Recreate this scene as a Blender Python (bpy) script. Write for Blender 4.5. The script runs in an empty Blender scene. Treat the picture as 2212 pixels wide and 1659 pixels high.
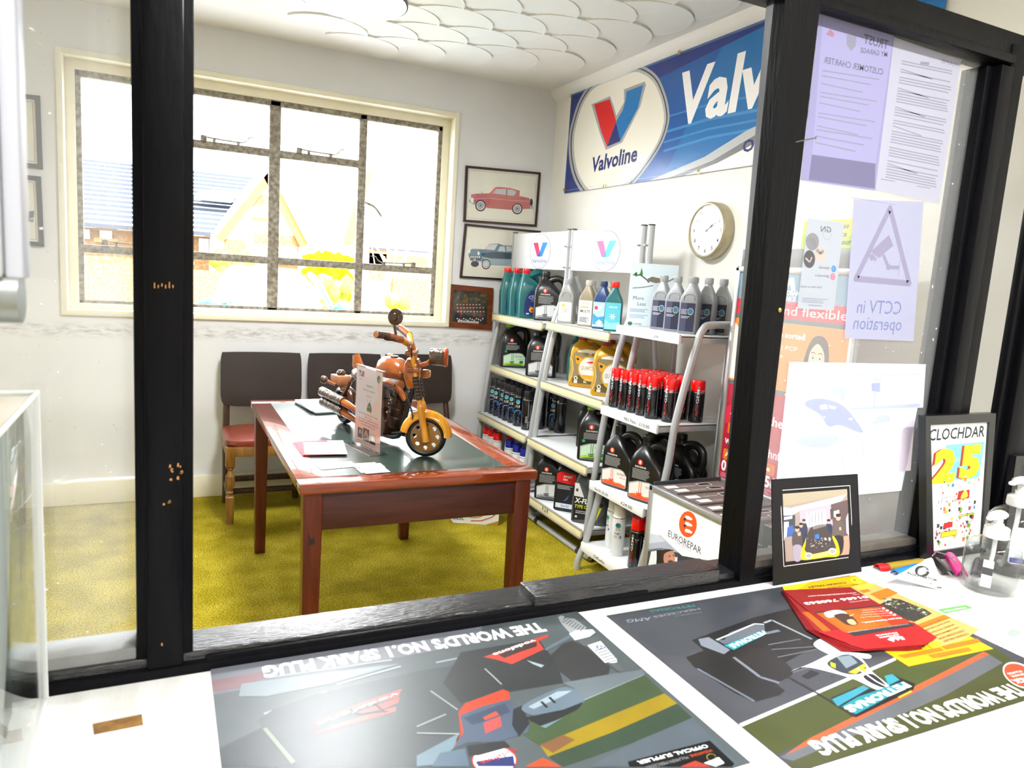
import bpy, bmesh, math, random
from mathutils import Vector, Matrix
random.seed(7)
PI = math.pi
S = bpy.context.scene
COL = S.collection

# ------------------------------------------------------------------ camera
YAW, PITCH, ROLL, FPX = 0.4484835, 0.14639201, -0.06602763, 1578.45475
HC = 1.43                                   # the camera is held 1.43 m above the floor
def cam_axes():
    cy, sy, cp, sp = math.cos(YAW), math.sin(YAW), math.cos(PITCH), math.sin(PITCH)
    f = Vector((sy*cp, cy*cp, -sp)); r = Vector((cy, -sy, 0)); d = f.cross(r)
    cr, sr = math.cos(ROLL), math.sin(ROLL)
    return cr*r + sr*d, -sr*r + cr*d, f
CR, CD, CF = cam_axes()
CPOS = Vector((0, 0, HC))
cam = bpy.data.cameras.new('camera'); co = bpy.data.objects.new('camera', cam); COL.objects.link(co)
cam.sensor_width = 36; cam.sensor_fit = 'HORIZONTAL'; cam.lens = FPX*36/2212; cam.clip_start = 0.02; cam.clip_end = 200
mw = Matrix((CR, -CD, -CF)).transposed().to_4x4(); mw.translation = CPOS
co.matrix_world = mw
cam.dof.use_dof = True; cam.dof.focus_distance = 2.4; cam.dof.aperture_fstop = 8.0
S.camera = co

# ------------------------------------------------------------------ light and exposure
VS = S.view_settings
S.display_settings.display_device = 'sRGB'
VS.view_transform = 'Standard'; VS.look = 'None'; VS.gamma = 1.0; VS.use_curve_mapping = False
VS.exposure = 0.42
LAMP_W, ROOM_W, SUN_W, SKY_W = 140.0, 68.0, 36.0, 10.0
w = bpy.data.worlds.new('sky'); S.world = w; w.use_nodes = True
wn = w.node_tree.nodes; wl = w.node_tree.links
bg = wn['Background']; bg.inputs['Color'].default_value = (0.93, 0.97, 1.0, 1); bg.inputs['Strength'].default_value = SKY_W
sun = bpy.data.lights.new('sun', 'SUN'); sun.energy = SUN_W; sun.angle = 0.02; sun.color = (1, 0.96, 0.9)
so = bpy.data.objects.new('sun', sun); COL.objects.link(so); so.rotation_euler = (math.radians(38), math.radians(12), math.radians(20))
def portal(name, loc, rot, sx, sy):
    l = bpy.data.lights.new(name, 'AREA'); l.shape = 'RECTANGLE'; l.size = sx; l.size_y = sy; l.cycles.is_portal = True
    o = bpy.data.objects.new(name, l); COL.objects.link(o); o.location = loc; o.rotation_euler = rot
portal('window_portal', (0.6, 4.74, 1.75), (-PI/2, 0, 0), 2.1, 1.3)
# the customer side has its own pair of ceiling lamps behind the camera (area lamps at the ceiling)
for lx in (-0.5, 1.1):
    l = bpy.data.lights.new('ceiling_tube_light', 'AREA'); l.shape = 'RECTANGLE'; l.size = 1.2; l.size_y = 0.12; l.energy = ROOM_W
    o = bpy.data.objects.new('ceiling_tube_light', l); COL.objects.link(o); o.location = (lx, -0.35, 2.6)

# ------------------------------------------------------------------ pixel of the photograph -> point on a real plane
def ray(x, y):
    return CR*((x-1106)/FPX) + CD*((y-829.5)/FPX) + CF
class Plane:
    """a flat surface in the room: origin, two unit axes and the normal that faces the viewer"""
    def __init__(s, O, U, V, lift=0.0004):
        s.O = Vector(O); s.U = Vector(U).normalized(); s.V = Vector(V).normalized(); s.N = s.U.cross(s.V); s.lift = lift
    def uv(s, x, y):
        d = ray(x, y); t = (s.O-CPOS).dot(s.N)/d.dot(s.N); p = CPOS + d*t - s.O
        return (p.dot(s.U), p.dot(s.V))
    def at(s, u, v, k=0):
        return s.O + s.U*u + s.V*v + s.N*(s.lift*k)
    def uvs(s, pts, zoom=None):
        if zoom: pts = [(zoom[0]+x/zoom[2], zoom[1]+y/zoom[2]) for x, y in pts]
        return [s.uv(x, y) for x, y in pts]

# ------------------------------------------------------------------ materials
def lin(c):
    return tuple((v/255/12.92 if v/255 <= 0.04045 else ((v/255+0.055)/1.055)**2.4) for v in c)
MATS = {}
def mat(name, rgb, rough=0.5, metal=0.0, var=0.0, scale=8.0, bump=0.0, bscale=60.0, coat=0.0, stretch=None, rgb2=None, spec=0.5, trans=0.0):
    if name in MATS: return MATS[name]
    m = bpy.data.materials.new(name); m.use_nodes = True; nt = m.node_tree; b = nt.nodes['Principled BSDF']
    c = lin(rgb)
    b.inputs['Base Color'].default_value = (*c, 1); b.inputs['Roughness'].default_value = rough; b.inputs['Metallic'].default_value = metal
    b.inputs['Coat Weight'].default_value = coat; b.inputs['Specular IOR Level'].default_value = spec
    if trans: b.inputs['Transmission Weight'].default_value = trans
    if var or bump or rgb2:
        tc = nt.nodes.new('ShaderNodeTexCoord'); src = tc.outputs['Object']
        if stretch:
            mp = nt.nodes.new('ShaderNodeMapping'); mp.inputs['Scale'].default_value = stretch
            nt.links.new(src, mp.inputs['Vector']); src = mp.outputs['Vector']
    if var or rgb2:
        n = nt.nodes.new('ShaderNodeTexNoise'); n.inputs['Scale'].default_value = scale; n.inputs['Detail'].default_value = 5
        nt.links.new(src, n.inputs['Vector'])
        r = nt.nodes.new('ShaderNodeValToRGB')
        c2 = lin(rgb2) if rgb2 else tuple(v*(1-var) for v in c)
        r.color_ramp.elements[0].position = 0.35; r.color_ramp.elements[1].position = 0.68
        r.color_ramp.elements[0].color = (*c2, 1); r.color_ramp.elements[1].color = (*c, 1)
        nt.links.new(n.outputs['Fac'], r.inputs['Fac']); nt.links.new(r.outputs['Color'], b.inputs['Base Color'])
    if bump:
        n2 = nt.nodes.new('ShaderNodeTexNoise'); n2.inputs['Scale'].default_value = bscale; n2.inputs['Detail'].default_value = 3
        nt.links.new(src, n2.inputs['Vector'])
        bp = nt.nodes.new('ShaderNodeBump'); bp.inputs['Strength'].default_value = bump; bp.inputs['Distance'].default_value = 0.01
        nt.links.new(n2.outputs['Fac'], bp.inputs['Height']); nt.links.new(bp.outputs['Normal'], b.inputs['Normal'])
    MATS[name] = m; return m
def ink(r, g, b, rough=0.55):
    """printed or moulded colour, named by its shade"""
    return mat('print_%02x%02x%02x' % (r, g, b) + ('' if rough == 0.55 else '_%d' % (rough*100)), (r, g, b), rough)
def glass_mat(name, rough=0.02, tint=(1, 1, 1), dust=0.0, refl=1.0, dustcol=(0.8, 0.82, 0.85), haze=0.0):
    if name in MATS: return MATS[name]
    m = bpy.data.materials.new(name); m.use_nodes = True; nt = m.node_tree; nt.nodes.clear()
    out = nt.nodes.new('ShaderNodeOutputMaterial')
    tr = nt.nodes.new('ShaderNodeBsdfTransparent'); tr.inputs['Color'].default_value = (*tint, 1)
    gl = nt.nodes.new('ShaderNodeBsdfGlossy'); gl.inputs['Roughness'].default_value = rough
    fr = nt.nodes.new('ShaderNodeLayerWeight'); fr.inputs['Blend'].default_value = 0.5      # Schlick reflectance of a thin pane
    pw = nt.nodes.new('ShaderNodeMath'); pw.operation = 'POWER'; pw.inputs[1].default_value = 5.0; nt.links.new(fr.outputs['Facing'], pw.inputs[0])
    sc = nt.nodes.new('ShaderNodeMath'); sc.operation = 'MULTIPLY_ADD'; sc.inputs[1].default_value = 0.96; sc.inputs[2].default_value = 0.04; nt.links.new(pw.outputs[0], sc.inputs[0])
    mu = nt.nodes.new('ShaderNodeMath'); mu.operation = 'MULTIPLY'; mu.inputs[1].default_value = refl
    nt.links.new(sc.outputs[0], mu.inputs[0])
    mx = nt.nodes.new('ShaderNodeMixShader'); nt.links.new(mu.outputs[0], mx.inputs[0]); nt.links.new(tr.outputs[0], mx.inputs[1]); nt.links.new(gl.outputs[0], mx.inputs[2])
    last = mx.outputs[0]
    if dust or haze:
        df = nt.nodes.new('ShaderNodeBsdfDiffuse'); df.inputs['Color'].default_value = (*dustcol, 1)
        tl = nt.nodes.new('ShaderNodeBsdfTranslucent'); tl.inputs['Color'].default_value = (*dustcol, 1)
        ad = nt.nodes.new('ShaderNodeMixShader'); nt.links.new(df.outputs[0], ad.inputs[1]); nt.links.new(tl.outputs[0], ad.inputs[2])
        tc = nt.nodes.new('ShaderNodeTexCoord')
        n = nt.nodes.new('ShaderNodeTexNoise'); n.inputs['Scale'].default_value = 110; n.inputs['Detail'].default_value = 1
        nt.links.new(tc.outputs['Object'], n.inputs['Vector'])
        r = nt.nodes.new('ShaderNodeValToRGB'); r.color_ramp.elements[0].position = 0.765; r.color_ramp.elements[1].position = 0.80
        r.color_ramp.elements[0].color = (haze,)*3 + (1,); r.color_ramp.elements[1].color = (max(dust, haze),)*3 + (1,)
        nt.links.new(n.outputs['Fac'], r.inputs['Fac'])
        m2 = nt.nodes.new('ShaderNodeMixShader'); nt.links.new(r.outputs['Color'], m2.inputs[0]); nt.links.new(last, m2.inputs[1]); nt.links.new(ad.outputs[0], m2.inputs[2])
        last = m2.outputs[0]
    nt.links.new(last, out.inputs['Surface']); MATS[name] = m; return m
def paper_mat(name, rgb, through=0.45):
    """thin paper: lit from the front and glowing with the light behind it"""
    if name in MATS: return MATS[name]
    m = bpy.data.materials.new(name); m.use_nodes = True; nt = m.node_tree; nt.nodes.clear()
    out = nt.nodes.new('ShaderNodeOutputMaterial'); c = (*lin(rgb), 1)
    d = nt.nodes.new('ShaderNodeBsdfDiffuse'); d.inputs['Color'].default_value = c
    t = nt.nodes.new('ShaderNodeBsdfTranslucent'); t.inputs['Color'].default_value = c
    x = nt.nodes.new('ShaderNodeMixShader'); x.inputs[0].default_value = through
    nt.links.new(d.outputs[0], x.inputs[1]); nt.links.new(t.outputs[0], x.inputs[2]); nt.links.new(x.outputs[0], out.inputs['Surface'])
    MATS[name] = m; return m
def emit_mat(name, rgb, strength):
    m = bpy.data.materials.new(name); m.use_nodes = True; b = m.node_tree.nodes['Principled BSDF']
    b.inputs['Emission Color'].default_value = (*rgb, 1); b.inputs['Emission Strength'].default_value = strength
    MATS[name] = m; return m

# ------------------------------------------------------------------ mesh building
class MB:
    """collects shapes and links them as ONE mesh object"""
    def __init__(s): s.v = []; s.f = []; s.mi = []; s.ms = []; s.T = Matrix.Identity(4)
    def add(s, vs, fs, m):
        if m not in s.ms: s.ms.append(m)
        k = s.ms.index(m); b = len(s.v)
        s.v += [s.T @ Vector(p) for p in vs]; s.f += [[b+i for i in f] for f in fs]; s.mi += [k]*len(fs); return s
    def bm(s, bm, m):
        bm.verts.index_update(); s.add([v.co.copy() for v in bm.verts], [[v.index for v in f.verts] for f in bm.faces], m); bm.free(); return s
    def box(s, lo, hi, m, bev=0.0, seg=2):
        bm = bmesh.new(); bmesh.ops.create_cube(bm, size=1)
        for v in bm.verts: v.co = Vector([lo[i] + (v.co[i]+0.5)*(hi[i]-lo[i]) for i in range(3)])
        if bev: bmesh.ops.bevel(bm, geom=bm.edges[:], offset=bev, segments=seg, affect='EDGES', profile=0.5)
        return s.bm(bm, m)
    def obox(s, c, size, rot, m, bev=0.0):
        T = s.T; s.T = T @ Matrix.Translation(c) @ rot.to_4x4(); h = [x/2 for x in size]
        s.box([-x for x in h], h, m, bev); s.T = T; return s
    def lathe(s, prof, m, n=24, c=(0, 0, 0), axis=None, caps=True):
        vs, fs = [], []; k = len(prof)
        for i in range(n):
            a = 2*PI*i/n
            for r, z in prof: vs.append(Vector((r*math.cos(a), r*math.sin(a), z)))
        for i in range(n):
            j = (i+1) % n
            for t in range(k-1): fs.append([i*k+t, j*k+t, j*k+t+1, i*k+t+1])
        if caps:
            if prof[0][0] > 1e-5: fs.append([i*k for i in range(n)][::-1])
            if prof[-1][0] > 1e-5: fs.append([i*k+k-1 for i in range(n)])
        if axis is not None:
            q = Vector((0, 0, 1)).rotation_difference(Vector(axis)); vs = [q @ v for v in vs]
        return s.add([v + Vector(c) for v in vs], fs, m)
    def cyl(s, p, q, r, m, n=16, r2=None):
        p = Vector(p); q = Vector(q); L = (q-p).length
        return s.lathe([(r, 0), (r if r2 is None else r2, L)], m, n, p, q-p)
    def tube(s, pts, r, m, n=10, flat=1.0, smooth=0):
        pts = [Vector(p) for p in pts]
        if smooth:
            out = []
            for i in range(len(pts)-1):
                p0, p1, p2, p3 = pts[max(i-1, 0)], pts[i], pts[i+1], pts[min(i+2, len(pts)-1)]
                for t in range(smooth):
                    u = t/smooth
                    out.append(0.5*((2*p1) + (p2-p0)*u + (2*p0-5*p1+4*p2-p3)*u*u + (3*p1-p0-3*p2+p3)*u**3))
            pts = out + [pts[-1]]
        rs = r if isinstance(r, (list, tuple)) else [r]*len(pts)
        if len(rs) != len(pts): rs = [rs[min(int(i/(len(pts)-1)*(len(rs)-1)), len(rs)-1)] for i in range(len(pts))]
        vs, fs = [], []; up = None
        for i, p in enumerate(pts):
            t = (pts[min(i+1, len(pts)-1)] - pts[max(i-1, 0)]).normalized()
            if up is None: up = Vector((0, 0, 1)) if abs(t.z) < 0.9 else Vector((1, 0, 0))
            a = t.cross(up).normalized(); up = a.cross(t).normalized()
            for j in range(n):
                an = 2*PI*j/n; vs.append(p + a*math.cos(an)*rs[i] + up*math.sin(an)*rs[i]*flat)
        for i in range(len(pts)-1):
            for j in range(n): fs.append([i*n+j, i*n+(j+1) % n, (i+1)*n+(j+1) % n, (i+1)*n+j])
        fs.append(list(range(n))[::-1]); fs.append([(len(pts)-1)*n+j for j in range(n)])
        return s.add(vs, fs, m)
    def loft(s, secs, m, n=28):
        """secs: (z, cx, cy, half_x, half_y, squareness)"""
        vs, fs = [], []
        for z, cx, cy, hx, hy, e in secs:
            for j in range(n):
                a = 2*PI*(j+0.5)/n; c, d = math.cos(a), math.sin(a)
                vs.append((cx + hx*math.copysign(abs(c)**(2/e), c), cy + hy*math.copysign(abs(d)**(2/e), d), z))
        for i in range(len(secs)-1):
            for j in range(n): fs.append([i*n+j, i*n+(j+1) % n, (i+1)*n+(j+1) % n, (i+1)*n+j])
        fs.append(list(range(n))[::-1]); fs.append([(len(secs)-1)*n+j for j in range(n)])
        return s.add(vs, fs, m)
    def prism(s, poly, d, m, T=None):
        """poly in x,z; extruded along +y by d"""
        n = len(poly); vs = [(x, 0, z) for x, z in poly] + [(x, d, z) for x, z in poly]
        fs = [list(range(n)), list(range(n, 2*n))[::-1]] + [[i, n+i, n+(i+1) % n, (i+1) % n] for i in range(n)]
        k = s.T
        if T is not None: s.T = k @ T
        s.add(vs, fs, m); s.T = k; return s
    def build(s, name, parent=None, smooth=40, origin=None):
        me = bpy.data.meshes.new(name); o = Vector(origin) if origin is not None else Vector((0, 0, 0))
        me.from_pydata([tuple(p-o) for p in s.v], [], s.f)
        for m in s.ms: me.materials.append(m)
        me.polygons.foreach_set('material_index', s.mi); me.update()
        bm = bmesh.new(); bm.from_mesh(me); bmesh.ops.recalc_face_normals(bm, faces=bm.faces[:]); bm.to_mesh(me); bm.free()
        if smooth:
            me.polygons.foreach_set('use_smooth', [True]*len(me.polygons)); me.set_sharp_from_angle(angle=math.radians(smooth))
        ob = bpy.data.objects.new(name, me); COL.objects.link(ob)
        if parent is not None: ob.parent = parent
        if origin is not None: ob.location = o
        return ob
def spline(pts, n=6, closed=True):
    out = []; k = len(pts)
    for i in range(k if closed else k-1):
        g = lambda j: Vector(pts[j % k]) if closed else Vector(pts[min(max(j, 0), k-1)])
        p0, p1, p2, p3 = g(i-1), g(i), g(i+1), g(i+2)
        for t in range(n):
            u = t/n; q = 0.5*((2*p1) + (p2-p0)*u + (2*p0-5*p1+4*p2-p3)*u*u + (3*p1-p0-3*p2+p3)*u**3); out.append((q[0], q[1]))
    return out
def ell(cx, cy, rx, ry, n=28, a0=0, rot=0):
    c, d = math.cos(rot), math.sin(rot)
    return [(cx + rx*math.cos(a0+2*PI*i/n)*c - ry*math.sin(a0+2*PI*i/n)*d, cy + rx*math.cos(a0+2*PI*i/n)*d + ry*math.sin(a0+2*PI*i/n)*c) for i in range(n)]
def rect(x0, y0, x1, y1): return [(x0, y0), (x1, y0), (x1, y1), (x0, y1)]
def rrect(x0, y0, x1, y1, r, n=4):
    o = []
    for cx, cy, a in ((x1-r, y0+r, -PI/2), (x1-r, y1-r, 0), (x0+r, y1-r, PI/2), (x0+r, y0+r, PI)):
        for i in range(n+1): o.append((cx + r*math.cos(a+PI/2*i/n), cy + r*math.sin(a+PI/2*i/n)))
    return o
def clip(poly, x0, y0, x1, y1):
    for ax, lim, sg in ((0, x0, 1), (0, x1, -1), (1, y0, 1), (1, y1, -1)):
        out = []
        for i in range(len(poly)):
            a, b = poly[i], poly[(i+1) % len(poly)]; da, db = sg*(a[ax]-lim), sg*(b[ax]-lim)
            if da >= 0: out.append(a)
            if (da >= 0) != (db >= 0):
                t = da/(da-db); out.append((a[0]+(b[0]-a[0])*t, a[1]+(b[1]-a[1])*t))
        poly = out
        if not poly: return []
    return poly
TXT = {}
def text_mesh(body, bold=0.0, shear=0.0):
    k = (body, bold, shear)
    if k not in TXT:
        c = bpy.data.curves.new('lettering', 'FONT'); c.body = body; c.size = 1; c.offset = bold; c.shear = shear; c.resolution_u = 2; c.fill_mode = 'FRONT'
        o = bpy.data.objects.new('lettering', c); me = bpy.data.meshes.new_from_object(o)
        vs = [(v.co.x, v.co.y) for v in me.vertices]; fs = [list(p.vertices) for p in me.polygons if all(-.45 < me.vertices[i].co.y < 1.15 for i in p.vertices)]
        vs = [(x, min(max(y, -.45), 1.15)) for x, y in vs]
        x0 = min([v[0] for v in vs] or [0]); x1 = max([v[0] for v in vs] or [1])
        TXT[k] = ([((x-x0)/(x1-x0), y/0.69) for x, y in vs], fs, (x1-x0)/0.69)     # width 1, cap height 1, aspect
        bpy.data.objects.remove(o); bpy.data.meshes.remove(me); bpy.data.curves.remove(c)
    return TXT[k]
class Art:
    """printing on a surface: flat shapes in (u, v) metres, laid one over another by hair-thin layers"""
    def __init__(s, box=None): s.it = []; s.k = 0; s.box = box
    def p(s, pts, m, keep=False):
        if s.box: pts = clip(pts, *s.box)
        if len(pts) > 2:
            if not keep: s.k += 1
            s.it.append((list(pts), [list(range(len(pts)))], m, s.k))
        return s
    def e(s, cx, cy, rx, ry, m, n=28): return s.p(ell(cx, cy, rx, ry, n), m)
    def r(s, x0, y0, x1, y1, m): return s.p(rect(x0, y0, x1, y1), m)
    def line(s, a, b, wd, m, keep=False):
        d = Vector((b[0]-a[0], b[1]-a[1]));
        if d.length < 1e-6: return s
        n = Vector((-d.y, d.x)).normalized()*wd/2
        return s.p([(a[0]+n.x, a[1]+n.y), (b[0]+n.x, b[1]+n.y), (b[0]-n.x, b[1]-n.y), (a[0]-n.x, a[1]-n.y)], m, keep)
    def path(s, pts, wd, m):
        s.k += 1
        for a, b in zip(pts[:-1], pts[1:]): s.line(a, b, wd, m, True)
        return s
    def t(s, body, a, b, h, m, bold=0.0, shear=0.0, flip=False):
        """text from baseline point a to baseline point b, cap height h"""
        vs, fs, asp = text_mesh(body, bold, shear); a = Vector(a); d = Vector(b)-a; L = d.length
        n = Vector((-d.y, d.x)).normalized()*(-h if flip else h); s.k += 1
        s.it.append(([tuple(a + d*x + n*y) for x, y in vs], fs, m, s.k)); return s
    def tl(s, body, x, y, h, m, bold=0.0, shear=0.0, stretch=1.0, center=False, right=False):
        asp = text_mesh(body, bold, shear)[2]*h*stretch
        if center: x -= asp/2
        if right: x -= asp
        return s.t(body, (x, y), (x+asp, y), h, m, bold, shear)
    def lines(s, x0, y0, x1, y1, n, m, fill=0.45, rag=0.25, seed=1, center=False):
        """small print: rows of fine strokes"""
        rr = random.Random(seed); hh = (y1-y0)/n; s.k += 1
        for i in range(n):
            c = x1 - rr.random()*rag*(x1-x0); xx = x0
            if center: o = (x1-c)/2; xx += o; c = x1-o
            y = y1 - (i+0.5)*hh
            s.p(rect(xx, y-hh*fill/2, c, y+hh*fill/2), m, True)
        return s
    def into(s, mb, fn):
        bb, lev = {}, {}                       # a shape rises one layer only over the shapes it really covers
        for pts, fs, m, k in s.it:
            q = (min(p[0] for p in pts), min(p[1] for p in pts), max(p[0] for p in pts), max(p[1] for p in pts)); o = bb.get(k, q)
            bb[k] = (min(o[0], q[0]), min(o[1], q[1]), max(o[2], q[2]), max(o[3], q[3]))
        done = []
        for k in sorted(bb):
            b = bb[k]; lev[k] = 1 + max([l for c, l in done if c[0] < b[2] and b[0] < c[2] and c[1] < b[3] and b[1] < c[3]] or [0]); done.append((b, lev[k]))
        sc = min(1.0, 3.5/max(list(lev.values()) or [1]))
        for pts, fs, m, k in s.it: mb.add([fn(u, v, lev[k]*sc) for u, v in pts], fs, m)
        return mb
def thing(name, label, cat, loc=(0, 0, 0), rz=0.0, group=None):
    o = bpy.data.objects.new(name, None); COL.objects.link(o); o.empty_display_size = 0.05
    o.location = loc; o.rotation_euler = (0, 0, rz); return tag(o, label, cat, group)
def tag(o, label, cat, group=None):
    o['label'] = label; o['category'] = cat
    if group: o['group'] = group
    return o
def struct(o): o['kind'] = 'structure'; return o
def dup(root, loc=None, rz=None, label=None, group=None):
    r = root.copy(); COL.objects.link(r)
    if loc is not None: r.location = loc
    if rz is not None: r.rotation_euler = (0, 0, rz)
    if label: r['label'] = label
    if group: r['group'] = group
    for ch in root.children:
        c = ch.copy(); COL.objects.link(c); c.parent = r
        for g in ch.children:
            d = g.copy(); COL.objects.link(d); d.parent = c
    return r
def sheet(name, pl, u0, v0, u1, v1, m, art, label, cat, thick=0.0006, group=None, poly=None, k0=1):
    """a flat sheet (paper, card, picture) with its printing, one mesh"""
    mb = MB(); P = poly or rect(u0, v0, u1, v1); n = len(P)
    vs = [pl.at(u, v) for u, v in P] + [pl.at(u, v) + pl.N*thick for u, v in P]
    mb.add(vs, [list(range(n))[::-1], list(range(n, 2*n))] + [[i, (i+1) % n, n+(i+1) % n, n+i] for i in range(n)], m)
    if art: art.into(mb, lambda u, v, k: pl.at(u, v, k) + pl.N*thick)
    c = sum((Vector(v) for v in vs), Vector())/len(vs)
    return tag(mb.build(name, origin=c, smooth=0), label, cat, group)
Z3 = (940, 340, 4.36667); Z4 = (1020, 480, 4.88); Z5 = (1200, 0, 3.77); Z6 = (1340, 420, 4.878); Z7 = (1020, 680, 5.53)
WHITE, BLACK, RED, NAVY = ink(245, 245, 243), ink(12, 12, 14), ink(215, 15, 20), ink(22, 38, 105)
# ------------------------------------------------------------------ the room
RW, BW, CEIL, PT = 2.413, 4.6, 2.68, 1.05      # right wall x, window wall y, ceiling z, partition y
def wall_mat(name, rgb, stain=False):
    m = mat(name, rgb, 0.75, var=0.05, scale=3.0, bump=0.06, bscale=30)
    if not stain: return m
    nt = m.node_tree; b = nt.nodes['Principled BSDF']; old = b.inputs['Base Color'].links[0].from_socket
    tc = nt.nodes.new('ShaderNodeTexCoord'); sp = nt.nodes.new('ShaderNodeSeparateXYZ'); nt.links.new(tc.outputs['Object'], sp.inputs[0])
    def mth(op, a, bb):
        n = nt.nodes.new('ShaderNodeMath'); n.operation = op
        for i, q in enumerate((a, bb)):
            if isinstance(q, (int, float)): n.inputs[i].default_value = q
            else: nt.links.new(q, n.inputs[i])
        return n.outputs[0]
    # dirty scuff band where chair backs and coats rub the wall under the sill
    mp = nt.nodes.new('ShaderNodeMapping'); mp.inputs['Scale'].default_value = (3.4, 1, 14); nt.links.new(tc.outputs['Object'], mp.inputs['Vector'])
    n1 = nt.nodes.new('ShaderNodeTexNoise'); n1.inputs['Scale'].default_value = 3.5; n1.inputs['Detail'].default_value = 9; n1.inputs['Roughness'].default_value = 0.75
    nt.links.new(mp.outputs[0], n1.inputs['Vector'])
    d = mth('ABSOLUTE', mth('SUBTRACT', sp.outputs['Z'], 0.985), 0); band = mth('SUBTRACT', 1.0, mth('DIVIDE', d, 0.055)); band = mth('MAXIMUM', band, 0.0)
    f = mth('MULTIPLY', mth('MAXIMUM', mth('SUBTRACT', n1.outputs['Fac'], 0.44), 0.0), 3.2); f = mth('MINIMUM', mth('MULTIPLY', f, band), 0.55)
    mx = nt.nodes.new('ShaderNodeMix'); mx.data_type = 'RGBA'; nt.links.new(f, mx.inputs[0]); nt.links.new(old, mx.inputs[6]); mx.inputs[7].default_value = (*lin((92, 82, 70)), 1)
    nt.links.new(mx.outputs[2], b.inputs['Base Color']); return m
W_BACK = wall_mat('plaster_window_wall', (224, 224, 224), True)
W_RIGHT = wall_mat('plaster_cream_wall', (241, 239, 231))
W_PLAIN = wall_mat('plaster_shop_wall', (228, 226, 220))
CEILM = mat('artex_white', (238, 237, 233), 0.7, var=0.04, scale=2)
CARPET = mat('olive_carpet', (196, 176, 52), 0.95, scale=5.5, rgb2=(160, 144, 24), bump=0.5, bscale=260, spec=0.1)
_nt = CARPET.node_tree; _b = _nt.nodes['Principled BSDF']; _old = _b.inputs['Base Color'].links[0].from_socket      # a second, finer tone in the pile
_n = _nt.nodes.new('ShaderNodeTexNoise'); _n.inputs['Scale'].default_value = 150; _n.inputs['Detail'].default_value = 4; _nt.links.new(_nt.nodes.new('ShaderNodeTexCoord').outputs['Object'], _n.inputs['Vector'])
_r = _nt.nodes.new('ShaderNodeValToRGB'); _r.color_ramp.elements[0].position = .36; _r.color_ramp.elements[1].position = .62; _r.color_ramp.elements[0].color = (.38, .38, .36, 1); _r.color_ramp.elements[1].color = (1.12, 1.12, 1.12, 1); _nt.links.new(_n.outputs['Fac'], _r.inputs['Fac'])
_m = _nt.nodes.new('ShaderNodeMix'); _m.data_type = 'RGBA'; _m.blend_type = 'MULTIPLY'; _m.inputs[0].default_value = 1; _nt.links.new(_old, _m.inputs[6]); _nt.links.new(_r.outputs['Color'], _m.inputs[7]); _nt.links.new(_m.outputs[2], _b.inputs['Base Color'])
GLOSSW = mat('cream_gloss_paint', (238, 232, 208), 0.35, var=0.06, scale=9)
STEEL = mat('weathered_window_steel', (168, 162, 148), 0.6, scale=42, rgb2=(110, 100, 84), bump=0.25, bscale=120)
BLK = mat('black_gloss_paint', (7, 7, 11), 0.42, var=0.3, scale=14, bump=0.10, bscale=22, stretch=(6, 6, 1), spec=.1)
BLKW = mat('black_gloss_paint_worn', (30, 30, 34), 0.24, var=0.4, scale=30, spec=.8, bump=0.3, bscale=40, stretch=(1.2, 8, 8))
LX = -2.0
mb = MB()
mb.box((LX, PT-4, -0.1), (RW, BW, 0), CARPET); struct(mb.build('floor'))
mb = MB(); ox0, ox1, oz0, oz1 = -0.475, 1.685, 1.095, 2.41
mb.box((LX, BW, 0), (ox0, BW+.22, CEIL), W_BACK); mb.box((ox1, BW, 0), (RW+.2, BW+.22, CEIL), W_BACK)
mb.box((ox0, BW, 0), (ox1, BW+.22, oz0), W_BACK); mb.box((ox0, BW, oz1), (ox1, BW+.22, CEIL), W_BACK); struct(mb.build('wall_back'))
mb = MB(); mb.box((RW, -3, 0), (RW+.2, BW, CEIL), W_RIGHT); struct(mb.build('wall_right'))
mb = MB(); mb.box((LX-.2, -3, 0), (LX, BW+.22, CEIL), W_PLAIN); struct(mb.build('wall_left'))
mb = MB(); mb.box((LX-.2, -3.2, 0), (RW+.2, -3, CEIL), W_PLAIN); struct(mb.build('wall_front'))
# ceiling with overlapping combed artex shells
mb = MB(); mb.box((LX-.2, -3.2, CEIL), (RW+.2, BW+.22, CEIL+.15), CEILM)
def shell(cx, cy, R, a0):
    nr, na = 30, 20; vs, fs = [], []
    for i in range(nr+1):
        r = R*(i/nr); dep = 0.002 + 0.006*(i/nr)**1.3 + (0.0016 if i % 2 else 0) + (0.0016 if i == nr else 0)
        for j in range(na+1):
            a = a0 - PI/2*1.06 + PI*1.06*j/na; vs.append((cx + r*math.cos(a), cy + r*math.sin(a), CEIL - dep))
    for i in range(nr):
        for j in range(na):
            k = i*(na+1)+j; fs.append([k, k+1, k+na+2, k+na+1])
    b = len(vs)
    for j in range(na+1): x, y, z = vs[nr*(na+1)+j]; vs.append((x, y, CEIL))
    for j in range(na): fs.append([nr*(na+1)+j, nr*(na+1)+j+1, b+j+1, b+j])
    mb.add(vs, fs, CEILM)
ax = math.radians(-23)                         # the fans march along this direction
ux, uy = math.cos(ax), math.sin(ax); vx, vy = -math.sin(ax), math.cos(ax)
for i in range(-2, 13):
    for j in range(0, 12):
        s_, t_ = -0.4 + i*0.27 + (0.135 if j % 2 else 0), 1.5 + j*0.27
        x, y = s_*ux + t_*vx, s_*uy + t_*vy
        if -1.2 < x < RW-.28 and PT < y < BW-.16: shell(x, y, 0.235, ax - math.radians(32))
struct(mb.build('ceiling', smooth=25))
mb = MB()
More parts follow.
